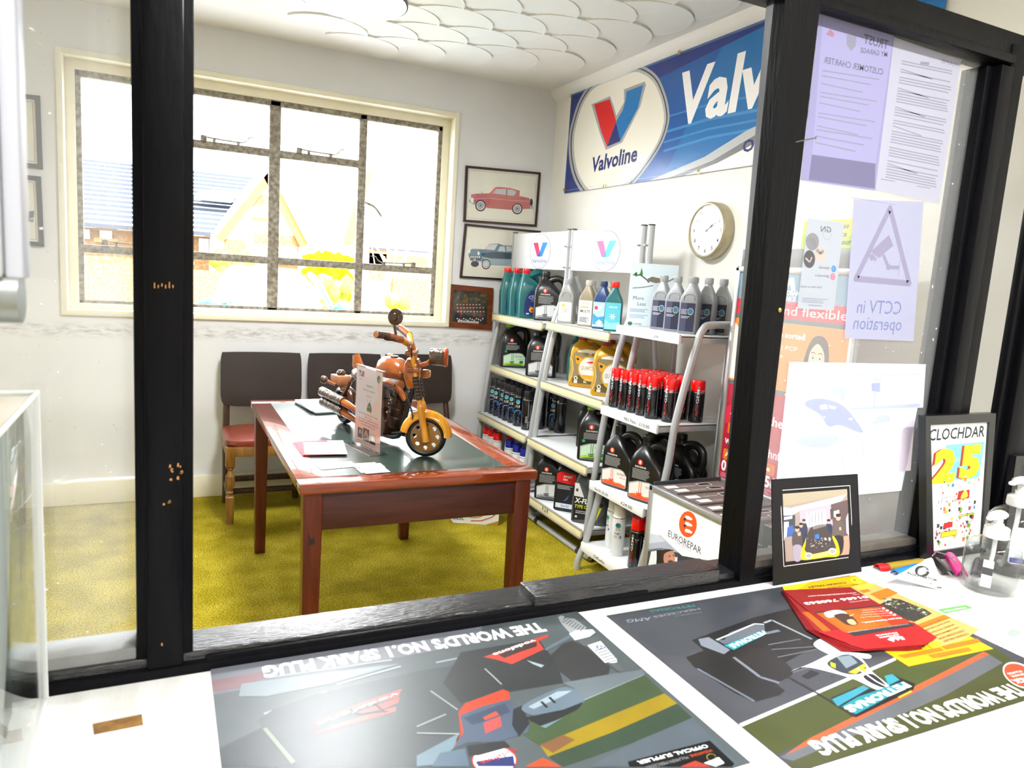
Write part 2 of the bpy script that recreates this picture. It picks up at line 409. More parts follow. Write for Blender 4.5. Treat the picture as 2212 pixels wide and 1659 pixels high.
for a, b in (((RW-.055, PT, CEIL-.055), (RW, BW, CEIL)),): mb.prism([(0, 0), (0, -.06), (-.02, -.055), (-.05, -.02), (-.055, 0)], 3.6, CEILM, Matrix.Translation((RW, 1.0, CEIL)))
struct(mb.build('trim_1'))
mb = MB(); mb.box((LX, BW-.018, 0), (RW, BW, .135), GLOSSW, .006); struct(mb.build('baseboard_back'))
mb = MB(); mb.box((RW-.018, PT, 0), (RW, BW, .135), GLOSSW, .006); struct(mb.build('baseboard_right'))

# ------------------------------------------------------------------ steel casement window in the back wall
mb = MB(); t = .03
for lo, hi in (((ox0-.005, BW-.02, oz0-.03), (ox1+.005, BW+.075, oz0+.004)), ((ox0-.005, BW-.02, oz1-.004), (ox1+.005, BW+.075, oz1+.028)),
               ((ox0-.028, BW-.02, oz0-.03), (ox0+.004, BW+.075, oz1+.028)), ((ox1-.004, BW-.02, oz0-.03), (ox1+.028, BW+.075, oz1+.028))): mb.box(lo, hi, GLOSSW, .006)
for lo, hi in (((ox0-.01, BW+.07, oz0-.01), (ox1+.01, BW+.14, oz0+.034)), ((ox0-.01, BW+.07, oz1-.052), (ox1+.01, BW+.14, oz1+.01)), ((ox0-.01, BW+.072, oz0), (ox0+.05, BW+.138, oz1)), ((ox1-.05, BW+.072, oz0), (ox1+.01, BW+.138, oz1))): mb.box(lo, hi, GLOSSW, .006)
win = struct(mb.build('window_1'))
fx0, fx1, fz0, fz1, fy = -0.43, 1.64, 1.125, 2.36, BW+.085
mb = MB()
for x0, x1 in ((fx0, fx0+.032), (.045, .095), (.562, .628), (1.095, 1.145), (fx1-.032, fx1)): mb.box((x0, fy, fz0), (x1, fy+.035, fz1), STEEL, .006)
for z0, z1 in ((fz0, fz0+.022), (fz1-.035, fz1)): mb.box((fx0, fy, z0), (fx1, fy+.035, z1), STEEL, .005)
for x0, x1 in ((fx0, .05), (.05, .595), (.595, 1.12), (1.12, fx1)): mb.box((x0, fy+.002, 1.405), (x1, fy+.034, 1.45), STEEL, .006)
for x0, x1 in ((.08, .58), (.61, 1.11)): mb.box((x0, fy+.002, 2.035), (x1, fy+.034, 2.08), STEEL, .006)
mb.build('window_frame', win)
PANE = glass_mat('window_glass', 0.01, refl=0.6)
for x0, x1, zs in ((fx0+.03, .047, (1.147, 1.41, 1.445, 2.33)), (.093, .565, (1.147, 1.41, 1.445, 2.04, 2.075, 2.33)), (.625, 1.098, (1.147, 1.41, 1.445, 2.04, 2.075, 2.33)), (1.143, fx1-.03, (1.147, 1.41, 1.445, 2.33))):
    for k in range(0, len(zs), 2):
        m2 = MB(); m2.box((x0, fy+.016, zs[k]), (x1, fy+.020, zs[k+1]), PANE); m2.build('window_pane', win, smooth=0)
for x0, z0, fl in ((.20, 2.085, 1), (.73, 2.085, 1), (1.47, 1.455, -1), (-.30, 1.46, 1)):
    m2 = MB(); y0 = fy-.012
    m2.tube([(x0, y0, z0+.014), (x0+.1*fl, y0, z0+.008), (x0+.21*fl, y0, z0+.006)], .0045, STEEL, 8)
    m2.tube([(x0+.21*fl, y0, z0+.006), (x0+.235*fl, y0-.003, z0+.02), (x0+.25*fl, y0-.006, z0+.04), (x0+.275*fl, y0-.008, z0+.042)], .0035, STEEL, 8, smooth=3)
    m2.box((x0-.012, y0-.004, z0-.01), (x0+.02, fy+.004, z0+.022), STEEL, .003)
    for q in (.06, .19): m2.box((x0+q*fl-.008, y0-.003, z0-.012), (x0+q*fl+.008, fy+.004, z0+.012), STEEL, .002)
    m2.build('window_stay', win)
m2 = MB(); m2.tube([(1.135, fy-.004, 1.83), (1.155, fy-.03, 1.82), (1.20, fy-.035, 1.80), (1.245, fy-.035, 1.745)], [.008, .008, .007, .005], STEEL, 8, smooth=4); m2.box((1.112, fy-.012, 1.80), (1.14, fy+.004, 1.86), STEEL, .003)
m2.box((1.105, fy-.01, 1.72), (1.13, fy+.004, 1.76), STEEL, .003); m2.build('window_handle', win)

# ------------------------------------------------------------------ black timber serving hatch between the counter and the waiting room
Y0, Y1 = 1.027, 1.10
def post(name, x0, x1, z0, z1, m=None, y0=Y0, y1=Y1, bead=True):
    mb = MB(); m = m or BLK
    mb.box((x0, y0+.012, z0), (x1, y1, z1), m, .003)
    if bead: mb.box((x0+.012, y0, z0), (x1-.012, y0+.03, z1), m, .004)
    return struct(mb.build(name))
post('trim_2', -.036, .034, .87, CEIL)
mb = MB(); q_ = lambda z: (z-.88)/1.06                                    # the right post leans a little out of plumb
mb.add([(x, y, z) for z in (.87, CEIL) for x, y in ((1.010-.051*q_(z), 1.02), (1.046-.005*q_(z), 1.02), (1.046-.005*q_(z), 1.085), (1.011-.033*q_(z), 1.085))], [[0, 1, 2, 3], [7, 6, 5, 4]] + [[k, (k+1) % 4, 4+(k+1) % 4, 4+k] for k in range(4)], BLK); struct(mb.build('trim_3', smooth=20))
mb = MB(); mb.box((1.55, 1.042, .87), (1.57, Y1, 1.93), BLK, .003); mb.box((1.568, 1.022, .87), (1.61, Y1, 1.93), BLK, .004); mb.box((1.606, 1.03, .87), (1.655, Y1, 1.98), BLK, .004); struct(mb.build('trim_4'))
mb = MB(); mb.box((-1.4, 1.034, 1.940), (1.72, Y1, 2.003), BLK, .004); mb.box((-1.4, 1.022, 1.936), (1.61, 1.052, 1.956), BLK, .004); struct(mb.build('trim_5'))
mb = MB()
mb.box((-1.4, 1.024, .80), (1.67, 1.067, .872), BLK, .005)                 # front face above the counter
mb.box((-1.4, 1.036, .83), (1.67, 1.105, .884), BLKW, .004)               # worn sill
mb.box((.05, 1.027, .85), (.80, 1.04, .8785), BLK, .003)
mb.box((.565, 1.03, .85), (.968, 1.092, .897), BLKW, .004)                # raised bed of the sliding hatch
mb.box((1.053, 1.042, .85), (1.56, 1.097, .898), mat('grey_brown_bead', (96, 90, 82), .5, var=.3, scale=20), .003)
mb.box((-.9, 1.042, .85), (-.036, 1.097, .90), mat('grey_paint_bead', (120, 120, 118), .4, var=.3, scale=20), .003)
struct(mb.build('trim_6'))
GL = glass_mat('partition_glass', 0.015, dust=0.85, haze=0.10)
for i, (x0, x1, z0, z1) in enumerate(((-.9, -.036, .898, 1.935), (1.042, 1.552, .896, 1.935))):
    mb = MB(); mb.box((x0, 1.062, z0), (x1, 1.066, z1), GL); struct(mb.build('window_%d' % (i+2), smooth=0))
# door frame to the right of the hatch
mb = MB(); mb.box((1.76, 1.03, 0), (1.79, 1.05, 2.3), BLK, .004); mb.box((1.785, 1.012, 0), (1.86, 1.05, 2.3), BLK, .004); mb.box((1.86, 1.02, 0), (2.41, 1.05, 2.3), BLK); struct(mb.build('door_1'))
mb = MB(); mb.box((-2, 1.03, 0), (1.70, 1.09, .80), W_PLAIN); struct(mb.build('wall_partition'))
# brass tack and nail in the right post
mb = MB(); mb.lathe([(.0045, 0), (.0042, .002), (.002, .0035), (0, .004)], mat('brass', (190, 160, 90), .3, 1), 14, (1.03, 1.02, 1.40), (0, -1, 0)); tag(mb.build('drawing_pin'), 'brass drawing pin stuck in the black post right of the hatch', 'pin')
mb = MB(); mb.cyl((1.022, 1.022, 1.70), (1.037, .99, 1.705), .0012, mat('nail_steel', (170, 170, 170), .35, 1), 8); mb.lathe([(.003, 0), (.003, .001)], MATS['nail_steel'], 10, (1.037, .99, 1.705), (.4, -.9, .1)); tag(mb.build('nail'), 'bent steel nail sticking out of the black post high up', 'nail')
# flaked paint showing the timber
FL = mat('bare_timber', (170, 118, 60), .7)
mb = MB(); rr = random.Random(3)
def flake(x, z, w_, h_): mb.add([(x, Y0-.0006, z), (x+w_, Y0-.0006, z+rr.uniform(-.001, .001)), (x+w_*.9, Y0-.0006, z+h_), (x+w_*.1, Y0-.0006, z+h_*.9)], [[0, 1, 2, 3]], FL)
for k in range(9): flake(.004 + rr.random()*.014, 1.135 + rr.random()*.02, .0015+rr.random()*.002, .002+rr.random()*.004)
for k in range(4): flake(-.008 + rr.random()*.012, 1.10 + rr.random()*.006, .001+rr.random()*.003, .003)
for k in range(6): flake(-.012 + k*.0042, 1.385 + rr.random()*.003, .0012, .004+rr.random()*.004)
flake(-.006, .905, .002, .004); struct(mb.build('trim_7', smooth=0))

# ------------------------------------------------------------------ pendant lamp
lm = thing('pendant_lamp', 'large lit pendant lamp with dark grey dome shade hanging from the ceiling', 'lamp', (.63, 2.85, 2.38))
LAMPC = mat('lamp_shade_grey', (60, 62, 66), .4)
mb = MB(); mb.lathe([(.195, 0), (.196, .012), (.186, .05), (.155, .10), (.10, .14), (.045, .155), (.045, .20), (.02, .215), (0, .215)], LAMPC, 40, caps=False); mb.lathe([(.19, .002), (.178, .05), (.145, .095), (.08, .13), (.0, .14)], mat('shade_inside', (240, 240, 240), .5), 40, caps=False); mb.build('lamp_shade', lm)
mb = MB(); mb.lathe([(0, -.016), (.06, -.014), (.12, -.008), (.165, .001), (.184, .008), (.185, .013), (0, .014)], emit_mat('lamp_glow', (.97, .985, 1.0), LAMP_W), 40); mb.build('diffuser', lm)
mb = MB(); mb.cyl((0, 0, .21), (0, 0, .298), .004, BLACK); mb.build('cord', lm)

# ------------------------------------------------------------------ counter
CT = .86
COUNT = mat('counter_lining_white', (232, 232, 230), .42, scale=4, rgb2=(214, 212, 208), bump=.25, bscale=90, stretch=(9, 1, 1))
mb = MB(); mb.box((-1.4, .30, CT-.035), (2.35, 1.024, CT), COUNT, .004); tag(mb.build('counter'), 'white lined counter top running along the hatch', 'counter')
# ------------------------------------------------------------------ table
WOODT = mat('mahogany_top', (150, 62, 22), .2, scale=6, rgb2=(120, 44, 16), stretch=(1, 9, 9), coat=1.0)
WOODL = mat('mahogany_leg', (104, 40, 20), .28, scale=5, rgb2=(78, 28, 16), stretch=(10, 10, 1))
WOODA = mat('mahogany_apron', (80, 38, 34), .35, scale=5, rgb2=(62, 28, 25), stretch=(1, 10, 10))
LEATH = mat('green_leatherette', (48, 66, 58), .3, coat=.6, spec=1.0, var=.15, scale=6, bump=.06, bscale=240)
TX0, TX1, TY0, TY1, TZ = .375, 1.20, 2.235, 3.70, .75
tb = thing('writing_table', 'dark wooden table with green leatherette top standing on olive carpet', 'table', ((TX0+TX1)/2, (TY0+TY1)/2, 0))
to = Vector(tb.location)
def L(p): return Vector(p) - to
mb = MB(); mb.T = Matrix.Translation(-to)
i_ = .085
for lo, hi in (((TX0, TY0, TZ-.032), (TX1, TY0+i_, TZ)), ((TX0, TY1-i_, TZ-.032), (TX1, TY1, TZ)), ((TX0, TY0+i_, TZ-.032), (TX0+i_, TY1-i_, TZ)), ((TX1-i_, TY0+i_, TZ-.032), (TX1, TY1-i_, TZ))): mb.box(lo, hi, WOODT, .002)
mb.build('table_top', tb)
mb = MB(); mb.T = Matrix.Translation(-to); mb.box((TX0+i_, TY0+i_, TZ-.03), (TX1-i_, TY1-i_, TZ-.0008), LEATH); mb.build('leather_inlay', tb)
for x, y in ((TX0+.045, TY0+.045), (TX1-.045, TY0+.045), (TX0+.045, TY1-.075), (TX1-.045, TY1-.075)):
    mb = MB(); mb.T = Matrix.Translation(Vector((x, y, 0)) - to); mb.loft([(0, 0, 0, .024, .024, 12), (TZ-.033, 0, 0, .031, .031, 12)], WOODL, 16)
    if (x, y) == (TX0+.045, TY0+.045): mb.add([(-.012, -.0318, .545), (.008, -.0318, .552), (.004, -.0318, .575), (-.004, -.0318, .566), (-.014, -.0318, .588)], [[0, 1, 2, 3, 4]], mat('chipped_dark', (46, 22, 20), .6))
    mb.build('leg', tb)
mb = MB(); mb.T = Matrix.Translation(-to); q = .055
for lo, hi in (((TX0+q+.01, TY0+q-.03, TZ-.16), (TX1-q-.01, TY0+q-.008, TZ-.032)), ((TX0+q+.01, TY1-.07, TZ-.16), (TX1-q-.01, TY1-.048, TZ-.032)), ((TX0+q+.015, TY0+q, TZ-.11), (TX0+q+.035, TY1-.08, TZ-.032)), ((TX1-q-.035, TY0+q, TZ-.11), (TX1-q-.015, TY1-.08, TZ-.032))): mb.box(lo, hi, WOODA, .002)
mb.build('apron', tb)

# ------------------------------------------------------------------ three dining chairs under the window
OAK = mat('worn_oak', (150, 106, 48), .38, scale=6, rgb2=(112, 74, 34), stretch=(9, 9, 1.5))
OAKD = mat('dark_oak', (74, 48, 30), .42, scale=6, rgb2=(52, 32, 22), stretch=(9, 9, 1.5))
SEATL = mat('red_brown_leatherette', (134, 58, 40), .28, var=.2, scale=5, bump=.05, bscale=120)
BACKL = mat('dark_brown_backrest', (42, 28, 24), .42, scale=5, rgb2=(32, 21, 15), bump=.03, bscale=140)
ch = thing('dining_chair', 'leftmost dark backed wooden chair with red brown seat and turned leg, under the window', 'chair', (.52, 4.27, 0), 0, 'chairs under the window')
mb = MB(); mb.loft([(.425, 0, -.005, .222, .205, 7), (.44, 0, -.005, .23, .212, 7), (.46, 0, -.005, .228, .208, 7), (.474, 0, 0, .19, .17, 5), (.478, 0, 0, .1, .1, 4)], SEATL, 40); mb.build('seat', ch)
mb = MB(); mb.box((-.225, -.215, .375), (.225, -.19, .428), OAK, .006); mb.box((-.225, .17, .375), (.225, .195, .428), OAK, .006)
for sx in (-1, 1): mb.box((min(sx*.2, sx*.228), -.2, .375), (max(sx*.2, sx*.228), .19, .428), OAK, .005)
mb.build('seat_rail', ch)
for sx in (-1, 1):
    mb = MB(); mb.T = Matrix.Translation((sx*.205, -.195, 0))
    mb.loft([(0, 0, 0, .019, .019, 10), (.15, 0, 0, .022, .022, 10), (.155, 0, 0, .018, .018, 4)], OAK, 16)
    mb.lathe([(.015, .155), (.012, .165), (.019, .175), (.013, .185), (.016, .195), (.024, .215), (.026, .235), (.023, .262), (.025, .264), (.014, .285), (.012, .30), (.019, .308), (.014, .318)], OAK, 18)
    mb.loft([(.316, 0, 0, .02, .02, 4), (.322, 0, 0, .024, .024, 10), (.428, 0, 0, .025, .025, 10)], OAK, 16); mb.build('leg', ch)
    mb = MB(); mb.tube([(sx*.2, .185, 0), (sx*.2, .185, .42), (sx*.195, .238, .6), (sx*.19, .272, .84)], [.019, .02, .018, .014], OAKD, 8); mb.build('leg', ch)
for a, b in (((-.2, .185, .14), (.2, .185, .14)), ((-.205, -.19, .12), (-.2, .185, .12)), ((.205, -.19, .12), (.2, .185, .12)), ((-.2, 0, .12), (.2, 0, .12))):
    mb = MB(); mb.tube([a, b], .013, OAKD, 8, 1.4); mb.build('stretcher', ch)
mb = MB(); pl_ = spline([(-.222, .60), (-.228, .75), (-.222, .87), (-.19, .885), (0, .888), (.19, .885), (.222, .87), (.228, .75), (.222, .60), (.17, .575), (.08, .57), (.0, .555), (-.08, .57), (-.17, .575)], 4)
mb.T = Matrix.Translation((0, .205, 0)) @ Matrix.Rotation(0, 4, 'X'); n_ = len(pl_)
def by(z): return (z-.58)*.12
vs = [(x, by(z), z) for x, z in pl_] + [(x*1.005, by(z)+.006, z) for x, z in pl_] + [(x*1.005, by(z)+.016, z) for x, z in pl_] + [(x, by(z)+.022, z) for x, z in pl_]
fs = [list(range(n_)), [3*n_+i for i in range(n_)][::-1]] + [[k*n_+i, k*n_+(i+1) % n_, (k+1)*n_+(i+1) % n_, (k+1)*n_+i] for k in range(3) for i in range(n_)]
mb.add(vs, fs, BACKL); mb.build('backrest', ch)
dup(ch, (1.015, 4.27, 0), 0, 'middle dark backed wooden chair, behind the table and the sign on it')
dup(ch, (1.49, 4.27, 0), 0, 'rightmost dark backed wooden chair, behind the model motorbike')

# ------------------------------------------------------------------ pictures on the window wall
def picture(name, label, pts, frame_w, fm, mount, art_fn, y=BW, depth=.018, glazed=True, cat='picture', tilt=None):
    """framed picture hung on the window wall; pts: four corners in the photograph (tl, tr, br, bl)"""
    P = Plane((0, y-.001, 0), (1, 0, 0), (0, 0, 1)); c = [P.uv(*p) for p in pts]
    u = [c[0], c[1], c[2], c[3]]; cen = (sum(p[0] for p in u)/4, sum(p[1] for p in u)/4); base = Vector((cen[0], y-.001, cen[1]))
    t = thing(name, label, cat, base)
    def ins(k):
        o = []
        for i, (dx, dz) in enumerate(((1, -1), (-1, -1), (-1, 1), (1, 1))): o.append((u[i][0]+dx*k, u[i][1]+dz*k))
        return o
    a, b = u, ins(frame_w); mb = MB()
    for i in range(4):
        j = (i+1) % 4; q = [a[i], a[j], b[j], b[i]]
        vs = [Vector((x, y-.001-d, z))-base for d in (0, depth) for x, z in q]
        mb.add(vs, [[0, 1, 2, 3], [7, 6, 5, 4]] + [[k, (k+1) % 4, 4+(k+1) % 4, 4+k] for k in range(4)], fm)
    mb.build('frame', t, smooth=0)
    P2 = Plane((0, y-.008, 0), (1, 0, 0), (0, 0, 1), .0003); art = Art((min(p[0] for p in b), min(p[1] for p in b), max(p[0] for p in b), max(p[1] for p in b)))
    mb = MB(); mb.add([Vector((x, y-.008, z))-base for x, z in b], [[3, 2, 1, 0]], mount)
    P3 = Plane((0, y, 0), (1, 0, 0), (0, 0, 1)); art_fn(art, P3, b); art.into(mb, lambda x, z, k: Vector((x, y-.008-.0003*k, z))-base); mb.build('picture', t, smooth=0)
    if glazed:
        mb = MB(); g = [Vector((x, y-.014, z))-base for x, z in b]; mb.add(g + [v+Vector((0, -.002, 0)) for v in g], [[3, 2, 1, 0], [4, 5, 6, 7]] + [[k, (k+1) % 4, 4+(k+1) % 4, 4+k] for k in range(4)], glass_mat('picture_glass', .05, refl=.8)); mb.build('glazing', t, smooth=0)
    return t
FRD = mat('dark_brown_frame', (52, 22, 18), .35, var=.2, scale=30); FRW = mat('brown_wood_frame', (122, 58, 20), .38, scale=9, rgb2=(88, 40, 14), stretch=(1, 6, 6)); FRK = mat('black_brown_frame', (44, 36, 40), .4)
MOUNT = ink(224, 222, 206)
def z3(P, pts): return P.uvs(pts, Z3)
def red_car(A, P, b):
    body, dk, gl, ch_ = ink(186, 92, 86), ink(120, 50, 50), ink(178, 188, 190), ink(160, 166, 172)
    A.p(z3(P, [(335, 350), (390, 342), (505, 340), (560, 285), (590, 280), (700, 288), (795, 315), (790, 365), (880, 385), (905, 410), (895, 485), (820, 488), (725, 492), (480, 472), (375, 445), (335, 400)]), body)
    A.p(z3(P, [(510, 340), (560, 290), (700, 292), (770, 315), (700, 300), (570, 298), (530, 342)]), ink(214, 110, 104))
    A.p(z3(P, [(540, 340), (572, 298), (664, 300), (662, 355)]), gl); A.p(z3(P, [(678, 302), (725, 308), (762, 325), (740, 362), (676, 358)]), gl)
    A.path(z3(P, [(560, 340), (585, 300)]), .002, ch_); A.path(z3(P, [(345, 395), (500, 385), (690, 405), (890, 415)]), .002, ink(226, 190, 180)); A.path(z3(P, [(668, 300), (665, 400), (668, 470)]), .0012, dk); A.path(z3(P, [(500, 380), (498, 468)]), .0012, dk)
    A.path(z3(P, [(480, 476), (600, 484), (720, 494)]), .003, dk)
    for x, y, rx, ry in ((424, 455, 46, 50), (769, 485, 45, 48)):
        for k, m in ((1.12, dk), (1, ink(30, 32, 36)), (.82, ink(235, 235, 232)), (.66, ink(110, 114, 118)), (.55, ch_), (.2, ink(90, 92, 96))): A.p(z3(P, ell(x, y, rx*k, ry*k)), m)
    A.p(z3(P, [(312, 400), (340, 395), (372, 435), (365, 450), (318, 425)]), ch_); A.p(z3(P, ell(345, 405, 14, 26)), ink(230, 232, 232))
    A.p(z3(P, ell(903, 425, 14, 36)), ink(36, 38, 42)); A.p(z3(P, [(888, 455), (920, 460), (922, 490), (890, 485)]), ch_); A.path(z3(P, [(430, 342), (436, 322), (444, 342)]), .002, ink(90, 90, 90))
    iu = [(b[i][0] + (.012 if i in (0, 3) else -.012), b[i][1] + (-.012 if i < 2 else .012)) for i in range(4)]
    A.path(iu + [iu[0]], .0012, ink(170, 130, 130))
def blue_car(A, P, b):
    body, dk, lt, ch_ = ink(98, 128, 142), ink(52, 78, 92), ink(150, 170, 176), ink(200, 206, 208)
    A.p(z3(P, [(310, 880), (350, 862), (465, 868), (510, 818), (590, 812), (640, 830), (800, 835), (860, 870), (900, 900), (900, 1020), (760, 1028), (520, 1015), (435, 990), (335, 985), (312, 930)]), body)
    A.p(z3(P, [(425, 905), (560, 890), (740, 905), (900, 920), (900, 965), (520, 950), (440, 935)]), dk); A.p(z3(P, [(432, 940), (520, 955), (900, 970), (900, 1020), (760, 1028), (520, 1012)]), lt)
    A.p(z3(P, [(468, 866), (512, 822), (588, 818), (555, 876)]), ch_); A.p(z3(P, [(585, 885), (606, 840), (650, 838), (660, 890)]), ch_); A.p(z3(P, [(668, 890), (664, 838), (730, 842), (780, 880)]), ch_)
    A.p(z3(P, [(315, 925), (430, 925), (425, 965), (330, 965)]), ink(60, 66, 72))
    for k in range(5): A.p(z3(P, [(325+k*20, 930), (340+k*20, 930), (338+k*20, 952), (330+k*20, 952)]), ch_)
    A.path(z3(P, [(300, 968), (360, 985), (440, 982)]), .005, ch_); A.p(z3(P, ell(318, 885, 10, 20)), ink(235, 238, 238)); A.p(z3(P, ell(405, 905, 9, 18)), ink(235, 238, 238)); A.p(z3(P, [(358, 955), (380, 958), (378, 985), (358, 980)]), ink(220, 150, 160))
    for x, y, rx, ry in ((370, 1005, 38, 28), (475, 1008, 42, 48), (850, 1030, 42, 46)):
        for k, m in ((1, ink(34, 38, 42)), (.78, ink(225, 226, 224)), (.6, ink(100, 106, 110)), (.5, ch_)):
            if rx != 38 or k == 1: A.p(z3(P, ell(x, y, rx*k, ry*k)), m)
def team(A, P, b):
    A.p(z3(P, [(170, 1265), (505, 1285), (475, 1565), (150, 1540)]), ink(58, 52, 40)); r = random.Random(5)
    for k in range(46): A.p(z3(P, ell(175+r.random()*325, 1275+r.random()*100, 8+r.random()*22, 5+r.random()*14, 7)), ink(*r.choice(((92, 72, 40), (44, 42, 34), (110, 84, 44), (70, 66, 52)))))
    A.p(z3(P, [(165, 1420), (490, 1420), (476, 1560), (152, 1540)]), ink(34, 32, 30))
    for row, (y, n) in enumerate(((1385, 8), (1415, 9), (1450, 9))):
        for k in range(n):
            x = 205+k*30+row*4; A.p(z3(P, rrect(x-11, y+10, x+11, y+52, 6, 2)), ink(*r.choice(((30, 32, 40), (46, 40, 44), (120, 28, 30), (40, 42, 50))))); A.p(z3(P, ell(x, y, 8, 10, 10)), ink(206, 168, 148)); A.p(z3(P, ell(x, y-6, 8, 6, 8)), ink(60, 44, 34))
    for k in range(13): A.p(z3(P, ell(205+k*20, 1520+(k % 3)*8, 6, 7, 8)), ink(225, 225, 222))
    A.p(z3(P, [(210, 1535), (408, 1548), (405, 1566), (208, 1552)]), ink(214, 210, 200)); A.path(z3(P, [(222, 1546), (395, 1557)]), .0025, ink(80, 76, 72))
picture('framed_print', 'framed print of a red vintage saloon car on the wall right of the window', ((1005, 358), (1166, 373), (1157, 490), (1000, 479)), .014, FRD, MOUNT, red_car)
picture('framed_print', 'framed print of a blue vintage saloon car below the red car print', ((1003, 483), (1166, 499), (1158, 610), (992, 600)), .014, FRD, MOUNT, blue_car)
picture('team_photograph', 'wooden framed team photograph hanging lowest beside the oil shelves', ((967, 613), (1064, 622), (1060, 713), (961, 706)), .038, FRW, ink(40, 36, 32), team)
def plain(A, P, b):
    iu = [(b[i][0] + (.012 if i in (0, 3) else -.012), b[i][1] + (-.012 if i < 2 else .012)) for i in range(4)]; A.path(iu + [iu[0]], .0025, ink(170, 110, 84))
def mug(A, P, b):
    plain(A, P, b); q = (0, 0, 2.307)
    A.p(P.uvs([(140, 1055), (172, 1050), (170, 1085), (148, 1090)], q), ink(90, 98, 110)); A.p(P.uvs([(144, 1095), (170, 1090), (166, 1110), (150, 1105)], q), ink(120, 128, 140)); A.p(P.uvs([(60, 1080), (150, 1070), (150, 1105), (60, 1110)], q), ink(70, 80, 96))
picture('framed_print', 'upper dark framed print left of the window, half hidden by the blind', ((-30, 196), (87, 208), (93, 366), (-24, 352)), .022, FRK, MOUNT, plain)
picture('framed_print', 'lower dark framed print left of the window, half hidden by the blind', ((-26, 370), (89, 382), (96, 533), (-18, 523)), .022, FRK, MOUNT, mug)

# ------------------------------------------------------------------ wall clock
ck = thing('wall_clock', 'round cream cased wall clock with numerals on the cream right wall', 'clock', (RW, 2.86, 1.708), -PI/2)
GOLDC = mat('clock_case_champagne', (186, 176, 146), .35, .3, var=.15, scale=30)
def disc_T(): return Matrix.Rotation(PI/2, 4, 'X')          # local +z of the lathe -> local -y (out of the wall)
mb = MB(); mb.T = disc_T(); mb.lathe([(.128, 0), (.136, .004), (.136, .05), (.131, .056), (.128, .062), (.122, .062), (.120, .045)], GOLDC, 56, caps=False); mb.build('case', ck)
A = Art(); dig = mat('print_141416', (20, 20, 22), .55)
for n in range(1, 13):
    a = PI/2 - n*PI/6; A.tl(str(n), .096*math.cos(a), .096*math.sin(a)-.009, .018, dig, .015, center=True)
mb = MB(); mb.T = disc_T(); mb.lathe([(0, .05), (.1205, .05)], ink(246, 246, 240), 56, caps=False); A.into(mb, lambda u, v, k: Vector((u, v, .0505))); mb.build('dial', ck, smooth=0)
mb = MB(); mb.T = disc_T()
for ang, Ln, wd in ((math.radians(36), .05, .0055), (math.radians(30), .07, .004)):
    d = Vector((math.cos(ang), math.sin(ang), 0)); n = Vector((-d.y, d.x, 0)); h = .0525
    mb.add([Vector((0, 0, h)) - d*.012 + n*wd/2, Vector((0, 0, h)) + d*Ln + n*wd/4, Vector((0, 0, h)) + d*Ln - n*wd/4, Vector((0, 0, h)) - d*.012 - n*wd/2], [[0, 1, 2, 3]], dig)
mb.lathe([(.006, .05), (.006, .055), (0, .056)], dig, 16); mb.build('hands', ck)
mb = MB(); mb.T = disc_T(); mb.lathe([(.1215, .057), (.08, .0605), (.03, .0615), (0, .062)], glass_mat('clock_glass', .02, refl=1.0), 48, caps=False); mb.build('glazing', ck)

# ------------------------------------------------------------------ oil brand banner high on the right wall
PB = Plane((RW-.012, 0, 0), (0, -1, 0), (0, 0, 1), .0004)
def b5(pts): return PB.uvs(pts, Z5)
def bglossy(r, g, b): return mat('banner_%02x%02x%02x' % (r, g, b), (r, g, b), .25, bump=.22, bscale=5, spec=.6)
u0, u1, v0, v1 = -4.385, -1.795, 1.995, 2.63
A = Art((u0, v0, u1, v1))
bl1, bl2, bl3, lb = bglossy(16, 44, 128), bglossy(12, 88, 168), bglossy(10, 110, 180), bglossy(60, 140, 205)
A.p([(u0, v0), (-3.9, v0), (-3.7, v1), (u0, v1)], bl1); A.p([(-3.3, v0), (u1, v0), (u1, v1), (-2.9, v1)], bl3); A.p([(-3.55, v1-.11), (-2.6, v1-.03), (-2.6, v1), (-3.6, v1)], bl1)
for y0, y1, w_ in ((1080, 960, .014), (1160, 990, .01), (1230, 1060, .012), (960, 820, .008)): A.path(b5([(880, y0), (1250, y0-110), (1680, y0-190)]), w_, lb)
big = spline([(175, 1000), (225, 850), (300, 735), (420, 650), (560, 600), (680, 590), (790, 660), (850, 780), (880, 900), (880, 1010), (830, 1160), (720, 1330), (600, 1470), (440, 1540), (300, 1560), (205, 1450), (160, 1300), (152, 1130)], 5)
cx_, cy_ = 520, 1060
def grow(k): return b5([(cx_+(x-cx_)*k, cy_+(y-cy_)*k) for x, y in big])
A.p(grow(1.12), bglossy(176, 178, 180)); A.p(grow(1.075), bglossy(64, 62, 64)); A.p(grow(1.05), bglossy(190, 192, 194)); A.p(grow(1.0), bglossy(244, 240, 226))
sil = bglossy(170, 172, 176)
A.p(b5([(293, 850), (445, 783), (478, 870), (497, 945), (560, 830), (558, 728), (728, 663), (738, 690), (690, 870), (620, 1010), (545, 1160), (410, 1222), (360, 1080)]), sil)
A.p(b5([(315, 850), (442, 808), (470, 900), (495, 985), (420, 1193), (370, 1060)]), bglossy(222, 16, 22))
A.p(b5([(578, 745), (716, 692), (672, 880), (608, 1000), (540, 1128), (527, 1150), (497, 985), (548, 900), (572, 815)]), bglossy(22, 120, 190)); A.p(b5([(420, 1195), (495, 988), (528, 1150)]), bglossy(34, 46, 118))
def btxt(body, a, b, top, m, bold, shear):
    a, b, top = b5([a, b, top]); A.t(body, a, b, abs((top[0]-a[0])*-(b[1]-a[1]) + (top[1]-a[1])*(b[0]-a[0]))/math.hypot(b[0]-a[0], b[1]-a[1]), m, bold, shear)
btxt('Valvoline', (296, 1402), (664, 1308), (296, 1288), bglossy(26, 40, 110), .03, .12)
